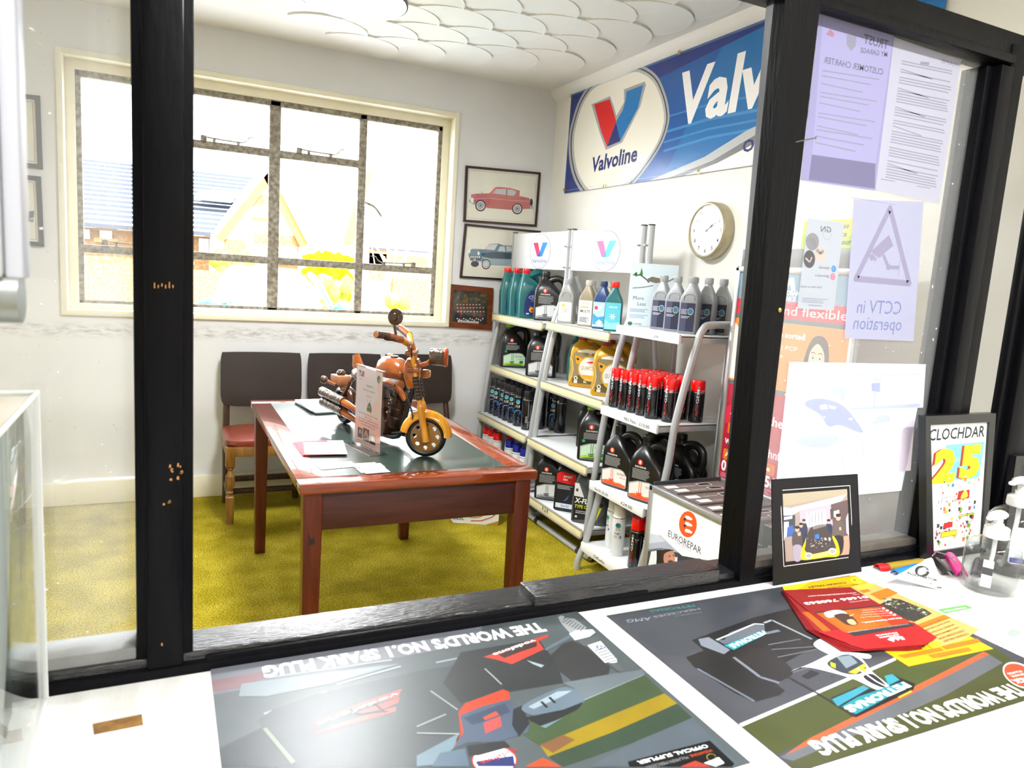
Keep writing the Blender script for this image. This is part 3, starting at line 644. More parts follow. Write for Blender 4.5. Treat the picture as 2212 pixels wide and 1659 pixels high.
a_, b_ = b5([(1010, 925), (1690, 742)])
A.t('Valvoline', (a_[0]-.01, 2.262), (a_[0]+1.33, 2.262), .245, bglossy(250, 250, 250), .03, .1)
A.p([(-3.42, v0), (-2.98, 2.07), (-2.7, 2.155), (-2.35, 2.225), (u1, 2.27), (u1, v0)], bglossy(186, 190, 192)); A.p([(-3.25, v0), (-2.92, 2.045), (-2.65, 2.125), (-2.3, 2.2), (u1, 2.245), (u1, v0)], bglossy(120, 120, 122))
A.p([(-3.12, v0), (-2.88, 2.03), (-2.6, 2.10), (-2.25, 2.172), (u1, 2.22), (u1, v0)], bglossy(244, 243, 234)); A.tl('OR', -2.715, 2.06, .052, bglossy(30, 42, 112), .03, 0, 1.2)
for dz in (.012, -.0): A.path([(u0, v1-.016+dz*.4), (u1, v1-.016+dz*.4)], .0015, bglossy(130, 180, 215))
A.path([(u0, v0+.016), (u1, v0+.016)], .0015, bglossy(190, 200, 215)); A.path([(u0+.016, v0), (u0+.016, v1)], .0015, bglossy(90, 110, 180))
bn = thing('oil_brand_banner', 'long blue and white oil brand banner high on the right wall below ceiling', 'banner', (RW-.012, -(u0+u1)/2, (v0+v1)/2))
bo = Vector(bn.location); mb = MB(); vs = [PB.at(u, v)-bo for u, v in rect(u0, v0, u1, v1)]; mb.add(vs + [v + Vector((.0015, 0, 0)) for v in vs], [[0, 1, 2, 3], [7, 6, 5, 4]] + [[k, 4+k, 4+(k+1) % 4, (k+1) % 4] for k in range(4)], bl2)
A.into(mb, lambda u, v, k: PB.at(u, v, k)-bo); mb.build('banner_sheet', bn, smooth=0)
EYE = mat('eyelet_brass', (200, 170, 90), .3, 1)
for y, z in ((-u0-.02, v1-.02), (-u0-.02, v0+.02), (3.25, v1-.012), (3.87, v0+.004), (3.0, v0+.004)):
    mb = MB(); mb.T = Matrix.Translation(Vector((RW-.024, y, z))-bo) @ Matrix.Rotation(-PI/2, 4, 'Y'); mb.lathe([(.005, 0), (.011, 0), (.011, .002), (.005, .003)], EYE, 16, caps=False); mb.build('eyelet', bn)
# yellow notice behind the finance sign
PY = Plane((RW-.002, 0, 0), (0, -1, 0), (0, 0, 1)); A = Art(); q_ = Z_ = (1680, 420, 4.3667)
c_ = PY.uvs([(245, 245), (760, 215), (760, 520), (205, 525)], q_)
uu0, uu1, vv0, vv1 = -2.31, -1.99, 1.62, 1.735
A.p([(uu0, vv0), (uu1, vv0), (uu1, vv0+.05), (uu0, vv0+.06)], ink(190, 222, 60)); A.tl('Else', -2.128, 1.70, .021, NAVY, .02, .2); A.tl('finance', -2.17, 1.668, .021, NAVY, .02, .2); A.tl('honour', -2.152, 1.637, .021, NAVY, .02, .2)
sheet('wall_notice', PY, uu0, vv0, uu1, vv1, ink(250, 236, 60), A, 'yellow printed notice on the right wall above the red finance sign', 'poster')
# ------------------------------------------------------------------ display racks against the right wall
RACK = mat('rack_grey_powdercoat', (176, 178, 180), .35, .25, spec=.6)
SHELFM = mat('shelf_white', (222, 224, 224), .35); CAPB = mat('black_plastic_cap', (20, 20, 22), .4)
STRIP = mat('cream_price_strip', (236, 224, 176), .35, var=.08, scale=20); STRIPW = mat('white_price_strip', (238, 238, 236), .35); STRIPB = mat('strip_lip_grey', (150, 148, 140), .4)
def upright(t, o, y, pts, cap=True, r=.0165):
    mb = MB(); mb.T = Matrix.Translation(-o); mb.tube([(x, y, z) for x, z in pts], r, RACK, 14, smooth=4)
    if cap: x, z = pts[-1]; mb.lathe([(r+.001, 0), (r+.001, .006), (0, .007)], CAPB, 14, (x, y, z))
    for z in (1.62, 1.50):
        if cap: mb.cyl((2.13, y, z), (2.095, y, z), .005, RACK, 8)
    return mb.build('upright', t)
def shelf(t, o, x0, x1, y0, y1, z, front='cream', note=None):
    mb = MB(); mb.T = Matrix.Translation(-o)
    mb.box((x0+.012, y0, z-.012), (x1, y1, z), SHELFM, .003); mb.box((x0+.012, y0, z-.034), (x1, y0+.004, z-.004), RACK, .001); mb.box((x0+.012, y1-.004, z-.034), (x1, y1, z-.004), RACK, .001)
    s = mb.build('shelf', t)
    mb = MB(); mb.T = Matrix.Translation(-o)
    if front == 'cream':
        mb.box((x0, y0, z-.040), (x0+.013, y1, z+.003), STRIP, .003); mb.box((x0-.003, y0, z-.048), (x0+.013, y1, z-.036), STRIPB, .002); mb.box((x0-.003, y0, z-.001), (x0+.01, y1, z+.005), STRIPB, .0015)
    else: mb.box((x0, y0, z-.040), (x0+.013, y1, z+.004), STRIPW, .003)
    P = Plane((x0-.0006, 0, 0), (0, -1, 0), (0, 0, 1), .0003)
    for body, y, w_, h in (note or []):
        a = Art(); a.t(body, (-y, z-.028), (-y+w_, z-.028), h, ink(52, 60, 72)); a.into(mb, lambda u, v, k: P.at(u, v, k))
    mb.build('price_strip', s)
def logo_oval(mb, P, cu, cv, ru, rv, pale):
    A = Art(); f = (lambda a, b: b if pale else a)
    A.p(ell(cu, cv, ru*1.06, rv*1.05, 40), ink(150, 152, 156)); A.p(ell(cu, cv, ru, rv, 40), ink(250, 250, 250))
    pk, bl, nv = f(ink(228, 24, 92), ink(240, 96, 150)), f(ink(0, 120, 214), ink(80, 180, 226)), f(ink(16, 60, 150), ink(70, 130, 205))
    s = ru
    s = ru*1.2
    A.p([(cu-.62*s, cv+.50*rv), (cu-.2*s, cv+.52*rv), (cu+.0*s, cv-.05*rv), (cu+.05*s, cv-.32*rv), (cu-.22*s, cv-.32*rv)], pk)
    A.p([(cu+.2*s, cv+.52*rv), (cu+.62*s, cv+.52*rv), (cu+.22*s, cv-.32*rv), (cu-.2*s, cv-.32*rv), (cu-.02*s, cv-.05*rv)], bl)
    A.p([(cu-.2*s, cv-.32*rv), (cu+.02*s, cv-.02*rv), (cu+.05*s, cv-.32*rv)], nv)
    A.t('Valvoline', (cu-.62*s, cv-.68*rv), (cu+.62*s, cv-.68*rv), .24*rv, f(ink(18, 80, 160), ink(110, 150, 190)), .02, .1)
    A.into(mb, lambda u, v, k: P.at(u, v, k)); return mb
UP = [(1.99, .03), (1.952, .08), (1.945, .20), (1.967, .495), (2.0, .80), (2.05, 1.12), (2.105, 1.30), (2.13, 1.42), (2.13, 1.55), (2.13, 1.715)]
def wide_rack(label, y0, y1, levels, pale, notes):
    o = Vector((2.15, (y0+y1)/2, 0)); t = thing('display_rack', label, 'rack', o, 0, 'display racks along the right wall')
    for y in (y0+.018, y1-.018): upright(t, o, y, UP)
    for y in (y0+.03, y1-.03):
        mb = MB(); mb.T = Matrix.Translation(-o); mb.tube([(1.99, y, .03), (2.2, y, .022), (2.33, y, .03), (2.37, y, .10), (2.36, y, .5), (2.25, y, 1.2), (2.16, y, 1.45)], .014, RACK, 12, smooth=3); mb.build('rear_leg', t)
    mb = MB(); mb.T = Matrix.Translation(-o); mb.tube([(1.965, y0+.036, .045), (1.975, y0+.06, .018), (1.975, y1-.06, .018), (1.965, y1-.036, .045)], .016, RACK, 14, smooth=4)
    for y in (y0+.12, y1-.12): mb.lathe([(.019, -.016), (.019, .016)], CAPB, 12, (1.975, y, .018), (0, 1, 0))
    mb.build('base_tube', t)
    for (x0, z), nt in zip(levels, notes): shelf(t, o, x0, 2.36, y0+.03, y1-.03, z, 'cream', nt)
    P = Plane((2.118, 0, 0), (0, -1, 0), (0, 0, 1), .0005)
    mb = MB(); mb.T = Matrix.Translation(-o); mb.box((2.119, y0+.03, 1.484), (2.125, y1-.03, 1.709), mat('header_board_white', (232, 234, 236), .35), .001); hb = mb.build('header_board', t)
    P = Plane((2.118, 0, 0), (0, -1, 0), (0, 0, 1), .0005); mb = MB(); mb.T = Matrix.Translation(-o); cy = (y0+y1)/2-.03
    logo_oval(mb, P, -cy, 1.594, .132, .104, pale); mb.build('logo', hb, smooth=0)
    return t
wide_rack('far grey display rack by the window wall with white oil brand header', 3.765, 4.545, ((1.99, 1.172), (2.0, .826), (1.93, .497), (1.93, .16)), False, (None, None, None, None))
wide_rack('middle grey display rack with pale logo header, between two other racks', 3.03, 3.755, ((1.985, 1.184), (1.975, .84), (1.915, .503), (1.915, .168)), True, (None, None, None, [('F24', 3.48, .07, .03)]))
o = Vector((2.12, 2.77, 0)); t = thing('display_rack', 'narrow nearest display rack with white shelves and bent tube side hoop', 'rack', o, 0, 'display racks along the right wall')
upright(t, o, 2.985, [(1.865, 0), (1.868, .05), (1.90, .13), (1.935, .26), (1.985, .5), (2.04, .8), (2.09, 1.1), (2.125, 1.3), (2.13, 1.42), (2.13, 1.715)])
for pts in ([(1.86, 2.49, .01), (1.88, 2.49, .18), (1.968, 2.49, .6), (1.994, 2.49, .856), (2.06, 2.49, 1.17), (2.09, 2.49, 1.255), (2.14, 2.49, 1.277), (2.34, 2.49, 1.28)],):
    mb = MB(); mb.T = Matrix.Translation(-o); mb.tube(pts, .0165, RACK, 14, smooth=5); mb.build('upright', t)
for y in (2.5, 2.985):
    mb = MB(); mb.T = Matrix.Translation(-o); mb.tube([(2.36, y, 0), (2.35, y, .6), (2.33, y, 1.26)], .015, RACK, 12); mb.build('rear_leg', t)
mb = MB(); mb.T = Matrix.Translation(-o); mb.box((2.24, 2.50, .5), (2.26, 2.51, 1.2), RACK, .002); mb.box((2.27, 2.496, .86), (2.285, 2.51, 1.21), mat('dark_bracket', (70, 72, 76), .4), .002); mb.build('bracket', t)
for x0, z, nt in ((1.975, 1.228, [('£10.00', 2.68, .035, .012)]), (1.925, .832, [('983 Flex - £10.00', 2.78, .2, .016)]), (1.895, .455, [('5w30 25.00', 2.93, .12, .013), ('£24.00', 2.70, .09, .014)]), (1.875, .138, [('Offwht', 2.86, .1, .015), ('£3.00', 2.68, .09, .014)])):
    shelf(t, o, x0, 2.34, 2.53 if z != 1.228 else 2.50, 2.985, z, 'white', nt)

# ------------------------------------------------------------------ containers
PLB = mat('black_plastic', (10, 10, 12), .3, bump=.015, bscale=300, spec=.6); PLT = mat('teal_plastic', (10, 96, 98), .3, spec=.55); PLG = mat('gold_plastic', (196, 146, 22), .34, .15); PLS = mat('silver_plastic', (150, 153, 157), .36, .3); PLD = mat('charcoal_plastic', (84, 86, 90), .36, .25)
PLBE = mat('beige_plastic', (150, 138, 112), .36); PLNV = mat('navy_plastic', (24, 58, 112), .34); PLGR = mat('grey_plastic', (150, 150, 148), .36)
REDC = mat('red_cap_plastic', (232, 8, 6), .22, spec=.6); GRNC = mat('lime_cap_plastic', (140, 200, 30), .3); GLS = mat('black_gloss_can', (15, 15, 24), .16, spec=.7); CHR = mat('tin_rim', (190, 192, 196), .2, 1)
def cap(mb, x, y, z, r, h, m, n=22, ribs=True):
    mb.lathe([(r*.97, 0), (r, .002), (r, h-.003), (r*.93, h), (0, h)], m, n, (x, y, z))
    if ribs:
        for i in range(n): a = 2*PI*i/n; mb.box((x+r*math.cos(a)-.0007, y+r*math.sin(a)-.0007, z+.002), (x+r*math.cos(a)+.0007, y+r*math.sin(a)+.0007, z+h-.005), m)
def jug(label, capm, kind, loc, rz, group='black five litre oil jugs', body=PLB):
    """5 litre oil jug with a side handle; label art by kind"""
    t = thing('oil_jug', label, 'oil jug', loc, rz, group); t.scale = (1, 1, .955); mb = MB(); hx, hy = .094, .062
    mb.loft([(0, 0, 0, hx*.94, hy*.92, 6), (.006, 0, 0, hx, hy, 6), (.03, 0, 0, hx, hy, 6.5), (.135, 0, 0, hx, hy, 6.5), (.165, -.006, 0, hx*.93, hy, 6), (.195, -.018, 0, hx*.78, hy*.98, 5), (.225, -.026, 0, hx*.58, hy*.86, 4), (.248, -.031, 0, hx*.38, hy*.62, 3), (.262, -.034, 0, .024, .024, 2.2), (.285, -.034, 0, .023, .023, 2)], body, 44)
    mb.build('body', t)
    mb = MB(); mb.tube([(-.018, 0, .246), (.02, 0, .268), (.058, 0, .268), (.084, 0, .245), (.09, 0, .205), (.086, 0, .165), (.074, 0, .13)], [.018, .017, .017, .0175, .018, .019, .022], body, 14, 1.25, smooth=4); mb.build('handle', t)
    mb = MB(); cap(mb, -.034, 0, .282, .0245, .03, capm, 24); mb.lathe([(.026, 0), (.026, .005)], capm, 24, (-.034, 0, .277)); mb.build('cap', t)
    A = Art(); y = -hy-.0012; k = {'best': ('BEST', '5W-40', (214, 216, 216), (150, 154, 156), (60, 62, 64)), 'protect': ('PROTECT', 'C2 0W-30', (196, 224, 190), (150, 200, 40), (60, 92, 20)), 'expert': ('EXPERT', '10W-40', (240, 222, 212), (240, 96, 40), (220, 60, 14))}[kind]
    A.p([(-.075, .012), (.066, .012), (.072, .02), (.072, .075), (.052, .098), (.03, .104), (-.03, .10), (-.078, .082)], ink(170, 174, 176)); A.p([(-.072, .014), (.064, .014), (.069, .021), (.069, .073), (.05, .094), (.03, .099), (-.03, .094), (-.074, .076)], ink(*k[2]))
    A.p([(-.073, .014), (.064, .014), (.069, .02), (.068, .028), (.03, .034), (-.01, .027), (-.04, .036), (-.073, .028)], ink(*k[3])); A.p([(-.073, .014), (.06, .014), (.05, .02), (.0, .023), (-.05, .02)], ink(*k[4]))
    for x in (-.022, -.012): A.r(x, .04, x+.003, .095, ink(*k[4]))
    A.p([(-.03, .03), (-.034, .048), (-.025, .04), (-.018, .046), (-.012, .04), (-.002, .05), (-.006, .03)], ink(*k[4])); A.e(-.017, .03, .024, .006, ink(*k[3])); A.e(-.017, .03, .014, .0035, ink(*k[4]))
    A.tl(k[0], .066, .073, .011, ink(60, 60, 60), .0, 0, .95, right=True); A.tl(k[1], .064, .057, .008, ink(120, 122, 122), 0, 0, .9, right=True)
    if kind == 'protect': A.p(rrect(.034, .03, .058, .05, .003), ink(16, 120, 80)); A.e(-.062, .112, .0085, .0085, ink(20, 150, 110))
    A.lines(-.064, .108 if kind != 'protect' else .122, .03, .158, 8, ink(170, 172, 172), .38, .2, 4)
    A.tl('EUROREPAR', -.022, .164, .0075, ink(240, 240, 240), .02, center=True)
    mb = MB(); A.into(mb, lambda u, v, k_: Vector((u, y-.0003*k_, v)))
    B = Art(); B.e(-.026, .19, .0135, .0135, ink(232, 62, 22)); B.tl('E', -.026, .1835, .0135, ink(250, 250, 250), .05, center=True); B.into(mb, lambda u, v, k_: Vector((u, -hy*.985-.0015-.0003*k_, v)))
    mb.build('label', t, smooth=0); return t
def curved(r): return lambda u, v, k: Vector((r*math.sin(u/r)*(1+.0004*k/r), -(r+.0006+.0003*k)*math.cos(u/r), v))
def can(name, label, loc, rz, group, bodym, capm, capr, caph, h, r, art, cap_style='round', cat='spray can'):
    t = thing(name, label, cat, loc, rz, group); mb = MB()
    mb.lathe([(r*.86, .002), (r*.96, 0), (r, .003), (r, h-.022), (r*.97, h-.014), (r*.80, h-.004), (r*.78, h)], bodym, 28); mb.build('body', t)
    mb = MB(); mb.lathe([(r*1.0, 0), (r*1.015, .002), (r*.99, .004)], CHR, 28, (0, 0, h-.021)); mb.build('rim', t)
    mb = MB(); q = capr
    mb.lathe([(q*.98, 0), (q, .002), (q*.97, caph-.005), (q*.92, caph-.001), (q*.8, caph), (0, caph+(.003 if cap_style == 'dome' else 0))], capm, 28, (0, 0, h-.018)); mb.build('cap', t)
    if art:
        A = Art(); art(A, r, h); mb = MB(); A.into(mb, curved(r)); mb.build('label', t, smooth=0)
    return t
def quart(label, loc, rz, bodym, capm, art, group='one litre oil bottles', name='oil_bottle', w_=.044, d_=.030, h=.25, mould=False):
    t = thing(name, label, 'oil bottle', loc, rz, group); mb = MB()
    mb.loft([(0, 0, 0, w_*.95, d_*.92, 9), (.005, 0, 0, w_, d_, 9), (h*.56, 0, 0, w_, d_, 9), (h*.585, 0, 0, w_*.98, d_*.98, 9), (h*.67, 0, 0, w_*.86, d_*.95, 7), (h*.80, 0, 0, w_*.5, d_*.74, 5), (h*.865, 0, 0, .0165, .0165, 2.3), (h*.90, 0, 0, .0155, .0155, 2)], bodym, 36); mb.build('body', t)
    mb = MB(); cap(mb, 0, 0, h*.885, .0185, h*.115, capm, 20); mb.build('cap', t)
    mb = MB(); A = Art(); art(A, w_, h); A.into(mb, lambda u, v, k: Vector((u, -d_-.0008-.0003*k, v)))
    if mould: mb.tube([(-.024, -d_*.97, h*.59), (-.022, -d_*.93, h*.66), (0, -d_*.86, h*.695), (.022, -d_*.93, h*.66), (.024, -d_*.97, h*.59)], .004, bodym, 8, smooth=4)
    mb.build('label', t, smooth=30); return t
G_ = 'teal oil jugs'
def teal_jug(label, loc, rz):
    t = thing('oil_jug', label, 'oil jug', loc, rz, G_); mb = MB()
    mb.loft([(0, 0, 0, .083, .055, 6), (.006, 0, 0, .088, .06, 6), (.12, 0, 0, .09, .06, 6), (.16, -.002, 0, .088, .06, 5), (.2, -.012, 0, .072, .058, 4), (.235, -.032, 0, .046, .05, 3), (.258, -.044, 0, .027, .03, 2.3), (.282, -.046, 0, .022, .022, 2)], PLT, 40); mb.build('body', t)
    mb = MB(); mb.tube([(-.03, 0, .255), (.0, 0, .275), (.045, 0, .29), (.075, 0, .27), (.086, 0, .22), (.082, 0, .17), (.07, 0, .14)], .016, PLT, 12, 1.3, smooth=4); mb.build('handle', t)
    mb = MB(); cap(mb, -.046, 0, .28, .0235, .028, REDC, 22); mb.build('cap', t)
    A = Art(); A.p(spline([(-.045, .02), (.02, .018), (.072, .022), (.074, .1), (.06, .16), (.03, .18), (-.02, .17), (-.048, .12), (-.055, .06)], 4), ink(22, 44, 104)); A.e(.005, .132, .034, .013, ink(220, 226, 232)); A.e(.005, .132, .031, .0108, ink(28, 52, 122)); A.tl('Ford', .005, .1275, .011, ink(235, 238, 240), .0, .4, center=True)
    A.tl('FORMULA', .006, .106, .006, ink(180, 190, 210), center=True); A.p(ell(-.005, .055, .018, .016), ink(240, 190, 30)); A.p(ell(-.003, .052, .011, .01), ink(190, 70, 30)); A.path([(-.02, .078), (.0, .066), (.02, .08)], .004, ink(214, 110, 60)); A.r(-.04, .026, -.022, .034, ink(214, 222, 230))
    mb = MB(); A.into(mb, lambda u, v, k: Vector((u, -.0605-.0003*k, v))); mb.build('label', t, smooth=0); return t
def gold_jug(label, loc, rz):
    t = thing('oil_jug', label, 'oil jug', loc, rz, 'gold oil jugs'); mb = MB()
    mb.loft([(0, 0, 0, .09, .055, 8), (.006, 0, 0, .096, .06, 8), (.05, 0, 0, .096, .06, 8), (.10, .004, 0, .090, .06, 7), (.155, 0, 0, .096, .06, 7), (.20, -.004, 0, .09, .058, 5), (.232, -.02, 0, .066, .05, 4), (.25, -.034, 0, .03, .03, 3), (.265, -.036, 0, .022, .022, 2)], PLG, 44); mb.build('body', t)
    mb = MB(); cap(mb, -.036, 0, .262, .025, .022, mat('red_brown_cap', (170, 30, 20), .3), 22); mb.build('cap', t)
    mb = MB(); mb.tube([(-.01, 0, .245), (.03, 0, .262), (.07, 0, .25), (.088, 0, .21), (.088, 0, .17)], .016, PLG, 12, 1.3, smooth=4); mb.build('handle', t)
    A = Art(); A.p(rrect(-.07, .018, .086, .2, .02), ink(150, 132, 96)); A.p([(-.07, .022), (.086, .022), (.086, .06), (-.02, .075), (-.07, .05)], ink(92, 76, 22)); A.p(ell(.03, .11, .072, .072, 40), ink(214, 176, 60)); A.p(ell(.03, .11, .064, .064, 40), ink(238, 240, 238)); A.p([(-.02, .072), (.08, .072), (.075, .056), (.03, .047), (-.01, .055)], ink(224, 160, 28))
    A.p([(-.05, .196), (.07, .196), (.06, .212), (.0, .216), (-.045, .206)], ink(242, 240, 230)); A.p([(-.062, .178), (-.022, .165), (-.03, .138), (-.05, .128), (-.06, .16)], ink(240, 170, 24)); A.p([(-.052, .166), (-.036, .16), (-.042, .148), (-.054, .154)], ink(40, 40, 30))
    A.e(.022, .188, .009, .01, ink(236, 234, 226)); A.e(.022, .186, .005, .006, ink(150, 132, 96)); A.t('QUARTZ', (-.024, .1), (.084, .1), .021, ink(160, 130, 70), .01, .1); A.p([(.0, .142), (.03, .15), (.06, .146), (.03, .138)], ink(214, 40, 40)); A.tl('Total', .03, .128, .008, ink(200, 60, 50), center=True)
    A.e(-.05, .05, .011, .011, ink(240, 238, 230)); A.e(-.05, .05, .006, .006, ink(80, 70, 30)); A.r(-.06, .022, -.04, .038, ink(222, 220, 210)); A.tl('5L', -.005, .028, .013, ink(250, 248, 240), .02)
    A.path([(-.086, .03), (-.074, .06), (-.068, .1), (-.075, .14), (-.09, .165)], .003, ink(240, 236, 200))
    for q in range(14): A.line((-.092, .05+q*.008), (-.074+.004*math.sin(q/13*PI), .052+q*.008), .003, ink(232, 196, 90), q > 0)
    mb = MB(); A.into(mb, lambda u, v, k: Vector((u, -.0605-.0003*k, v))); mb.build('label', t, smooth=0); return t

# far rack
CAM = -27                                        # degrees: a front turned straight to the viewer
def D(a): return math.radians(a)
a0 = teal_jug('teal oil jug with red cap, leftmost on the top shelf of the far rack', (2.097, 4.43, 1.173), D(-15))
dup(a0, (2.1, 4.30, 1.173), D(-15), 'teal oil jug with red cap, second from the left on the far rack top shelf'); dup(a0, (2.103, 4.17, 1.173), D(-15), 'teal oil jug with red cap, directly left of the big black jug up top')
jug('black oil jug with grey label, at right end of the far rack top shelf', PLB, 'best', (2.14, 3.99, 1.173), D(-34))
p0 = jug('black jug with lime label and lime cap, left on second shelf of the far rack', GRNC, 'protect', (2.12, 4.42, .827), D(-14))
dup(p0, (2.25, 4.22, .827), D(-14), 'black jug with lime label, half hidden between two jugs on far rack second shelf')
jug('black jug with grey label at right end of the far rack second shelf', PLB, 'best', (2.11, 3.985, .827), D(-30))
def art115(A, r, h):
    A.r(-.028, .004, .028, .068, ink(20, 62, 128)); A.r(-.028, .067, .028, .071, ink(225, 230, 235)); A.lines(-.02, .02, .016, .062, 9, ink(120, 160, 205), .4, .3, 2)
    A.p(spline([(-.024, .076), (-.006, .074), (.02, .078), (.024, .096), (.008, .108), (-.012, .104), (-.022, .09)], 4), ink(26, 100, 176)); A.e(.004, .09, .009, .007, ink(12, 14, 22)); A.path([(-.022, .084), (-.01, .1), (.01, .103)], .003, ink(110, 190, 230))
    A.tl('115', 0, .12, .015, ink(245, 245, 245), .02, .2, center=True); A.e(0, .156, .0135, .0135, ink(120, 196, 206)); A.e(-.002, .158, .0095, .0085, ink(70, 150, 190)); A.p([(-.012, .15), (.012, .15), (.006, .145), (-.006, .145)], ink(120, 190, 90))
g115 = 'black and blue spray cans on the far rack'
def art_grey(A, r, h):
    A.p([(-.045, .012), (.03, .012), (.03, .165), (.012, .158), (-.045, .168)], ink(128, 128, 134)); A.r(.012, .012, .0135, .18, ink(196, 198, 200))
    for z in (.08, .066, .052): A.path([(-.004, z), (.002, z+.006), (.008, z), (.002, z-.006), (-.004, z)], .0016, ink(225, 225, 225))
    A.path([(.016, .03), (.026, .03), (.026, .05), (.016, .05), (.016, .03)], .0014, ink(190, 190, 190))
xs = [(1.975, 4.465), (1.978, 4.39), (1.978, 4.315), (1.985, 4.24), (1.992, 4.165), (1.985, 4.07)]
c115 = can('spray_can', 'black and blue spray can, first from the left in the far rack can row', (2.02, xs[0][1], .498), D(-50), g115, GLS, CAPB, .0295, .055, .205, .0352, art115)
nth = ('second', 'third', 'fourth', 'fifth', 'sixth')
for k, (x, y) in enumerate(xs[1:]): dup(c115, (2.02+(.006 if k % 2 else 0), y, .498), D(-52+(-8, 4, 6, -3, 10)[k]), 'black and blue spray can, %s from the left in the far rack can row' % nth[k])
can('spray_can', 'silver grey backed spray can at the right end of the far rack can row', (2.025, 3.96, .498), D(-40), g115, GLS, CAPB, .0295, .055, .205, .0352, art_grey)
for k, y in enumerate((4.45, 4.37, 4.29, 4.21, 4.13, 4.05, 3.97)): dup(c115, (2.117, y, .498), D(-60), 'black capped spray can in the second row of the far rack', 'black capped cans in the second row')
for k, y in enumerate((3.92, 3.845, 4.0)): dup(c115, (2.195+.03*(k == 2), y, .498), D((-55, 100, -50)[k]), ('black and blue spray can at the far rack back, left of the lime jugs', 'plain dark back of a spray can seen between the racks', 'black and blue spray can in shade at the far rack back, beside the dark can')[k], 'spray cans in the shade at the back')
def art_red(A, r, h): A.r(-.04, .02, .04, .165, ink(232, 230, 228)); A.r(-.04, .02, .04, .05, ink(200, 20, 26)); A.tl('RUST', -.012, .135, .011, ink(40, 40, 44), .01, center=True); A.p([(.014, .135), (.024, .135), (.024, .145), (.019, .15), (.014, .145)], ink(210, 20, 30))
def art_blue(A, r, h): A.r(-.04, .012, .04, .06, ink(18, 118, 190)); A.r(-.04, .06, .04, .165, ink(228, 232, 236)); A.p([(-.04, .06), (.04, .06), (.04, .085), (.01, .075), (-.02, .09), (-.04, .08)], ink(18, 118, 190)); A.tl('N', 0, .115, .026, ink(20, 30, 70), .02, center=True); A.r(-.012, .104, .012, .107, ink(20, 30, 70)); A.p([(.02, .012), (.04, .012), (.04, .05), (.03, .04)], ink(240, 210, 20))
WCAN = mat('white_can', (226, 226, 224), .3); BLC = mat('blue_cap_plastic', (20, 26, 140), .25, spec=.6)
r0 = can('spray_can', 'red capped white spray can, first from the left on the far rack bottom shelf', (1.99, 4.47, .161), D(-45), 'red capped white spray cans', WCAN, REDC, .030, .055, .205, .0325, art_red)
for k, (x, y) in enumerate(((1.995, 4.40), (1.985, 4.29), (2.02, 4.17))): dup(r0, (x, y, .161), D(-45), 'red capped white spray can, %s from the left on the far rack bottom shelf' % nth[k])
b0 = can('spray_can', 'blue capped white and blue spray can, leftmost of three on the far rack bottom shelf', (1.99, 4.105, .161), D(30), 'blue capped spray cans', WCAN, BLC, .030, .055, .20, .0325, art_blue)
dup(b0, (1.985, 3.985, .161), D(-34), 'blue capped spray can with big letter, low by the far rack leg'); dup(b0, (1.985, 3.88, .161), D(-40), 'blue capped spray can partly hidden behind the rack tube, low on the far rack')

# middle rack
def art_shell(A, w_, h): A.p(rrect(-w_*.82, .012, w_*.82, .12, .01), ink(236, 234, 228)); A.e(-.012, .1, .009, .009, ink(240, 200, 20)); A.p([(-.02, .03), (.02, .03), (.02, .055), (-.02, .05)], ink(226, 214, 212)); A.lines(-.02, .06, .025, .085, 3, ink(214, 150, 150), .4)
def art_vlv(A, w_, h): A.r(-w_*.9, .01, w_*.9, .14, ink(236, 232, 220)); A.tl('Valvoline', 0, .12, .009, ink(150, 132, 60), .01, center=True); A.r(-.03, .02, .03, .05, ink(190, 192, 196)); A.tl('MULTI', 0, .075, .014, ink(40, 40, 46), .02, center=True); A.lines(-.03, .022, .02, .05, 4, ink(90, 92, 100)); A.r(-.03, .1, .02, .108, ink(190, 180, 120))
def art_bluefl(A, w_, h): A.r(-w_*.9, .01, w_*.9, .14, ink(176, 208, 230)); A.p([(-.038, .02), (.03, .03), (.036, .07), (-.01, .06), (-.038, .08)], ink(60, 150, 214)); A.p([(-.03, .09), (.0, .1), (.02, .13), (-.02, .12)], ink(232, 240, 246)); A.r(-.03, .1, -.012, .118, ink(214, 60, 80)); A.p([(-.02, .03), (.0, .05), (.02, .035), (.0, .02)], ink(236, 242, 248))
def art_teal(A, w_, h):
    A.r(-w_*.9, .01, w_*.9, .145, ink(96, 190, 204)); A.p([(-.038, .01), (.04, .01), (.04, .05), (-.01, .04), (-.038, .06)], ink(140, 214, 222)); A.tl('10W-40', 0, .118, .009, ink(230, 244, 246), .01, center=True)
    for a in range(3): A.line((-.016*math.cos(a*PI/3), .075-.016*math.sin(a*PI/3)), (.016*math.cos(a*PI/3), .075+.016*math.sin(a*PI/3)), .004, ink(236, 248, 250))
GCAP = mat('grey_cap_plastic', (158, 160, 160), .4); CCAP = mat('pale_cap_plastic', (196, 192, 180), .4)
s0 = quart('pale grey moulded oil bottle at left end of the middle rack top shelf', (2.075, 3.655, 1.185), D(-50), PLGR, GCAP, art_shell, mould=True, w_=.047)
dup(s0, (2.2, 3.60, 1.185), D(-40), 'pale grey bottle showing only its neck, behind the leftmost grey bottle')
v0_ = quart('beige square oil bottle with white label on the middle rack top shelf', (2.09, 3.455, 1.185), D(-55), PLBE, CCAP, art_vlv)
dup(v0_, (2.22, 3.45, 1.185), D(-55), 'second beige bottle standing behind the beige bottle, pale cap showing')
quart('blue square oil bottle between the beige and teal bottles, middle rack top', (2.09, 3.305, 1.185), D(-55), PLNV, mat('navy_cap_plastic', (26, 50, 100), .4), art_bluefl)
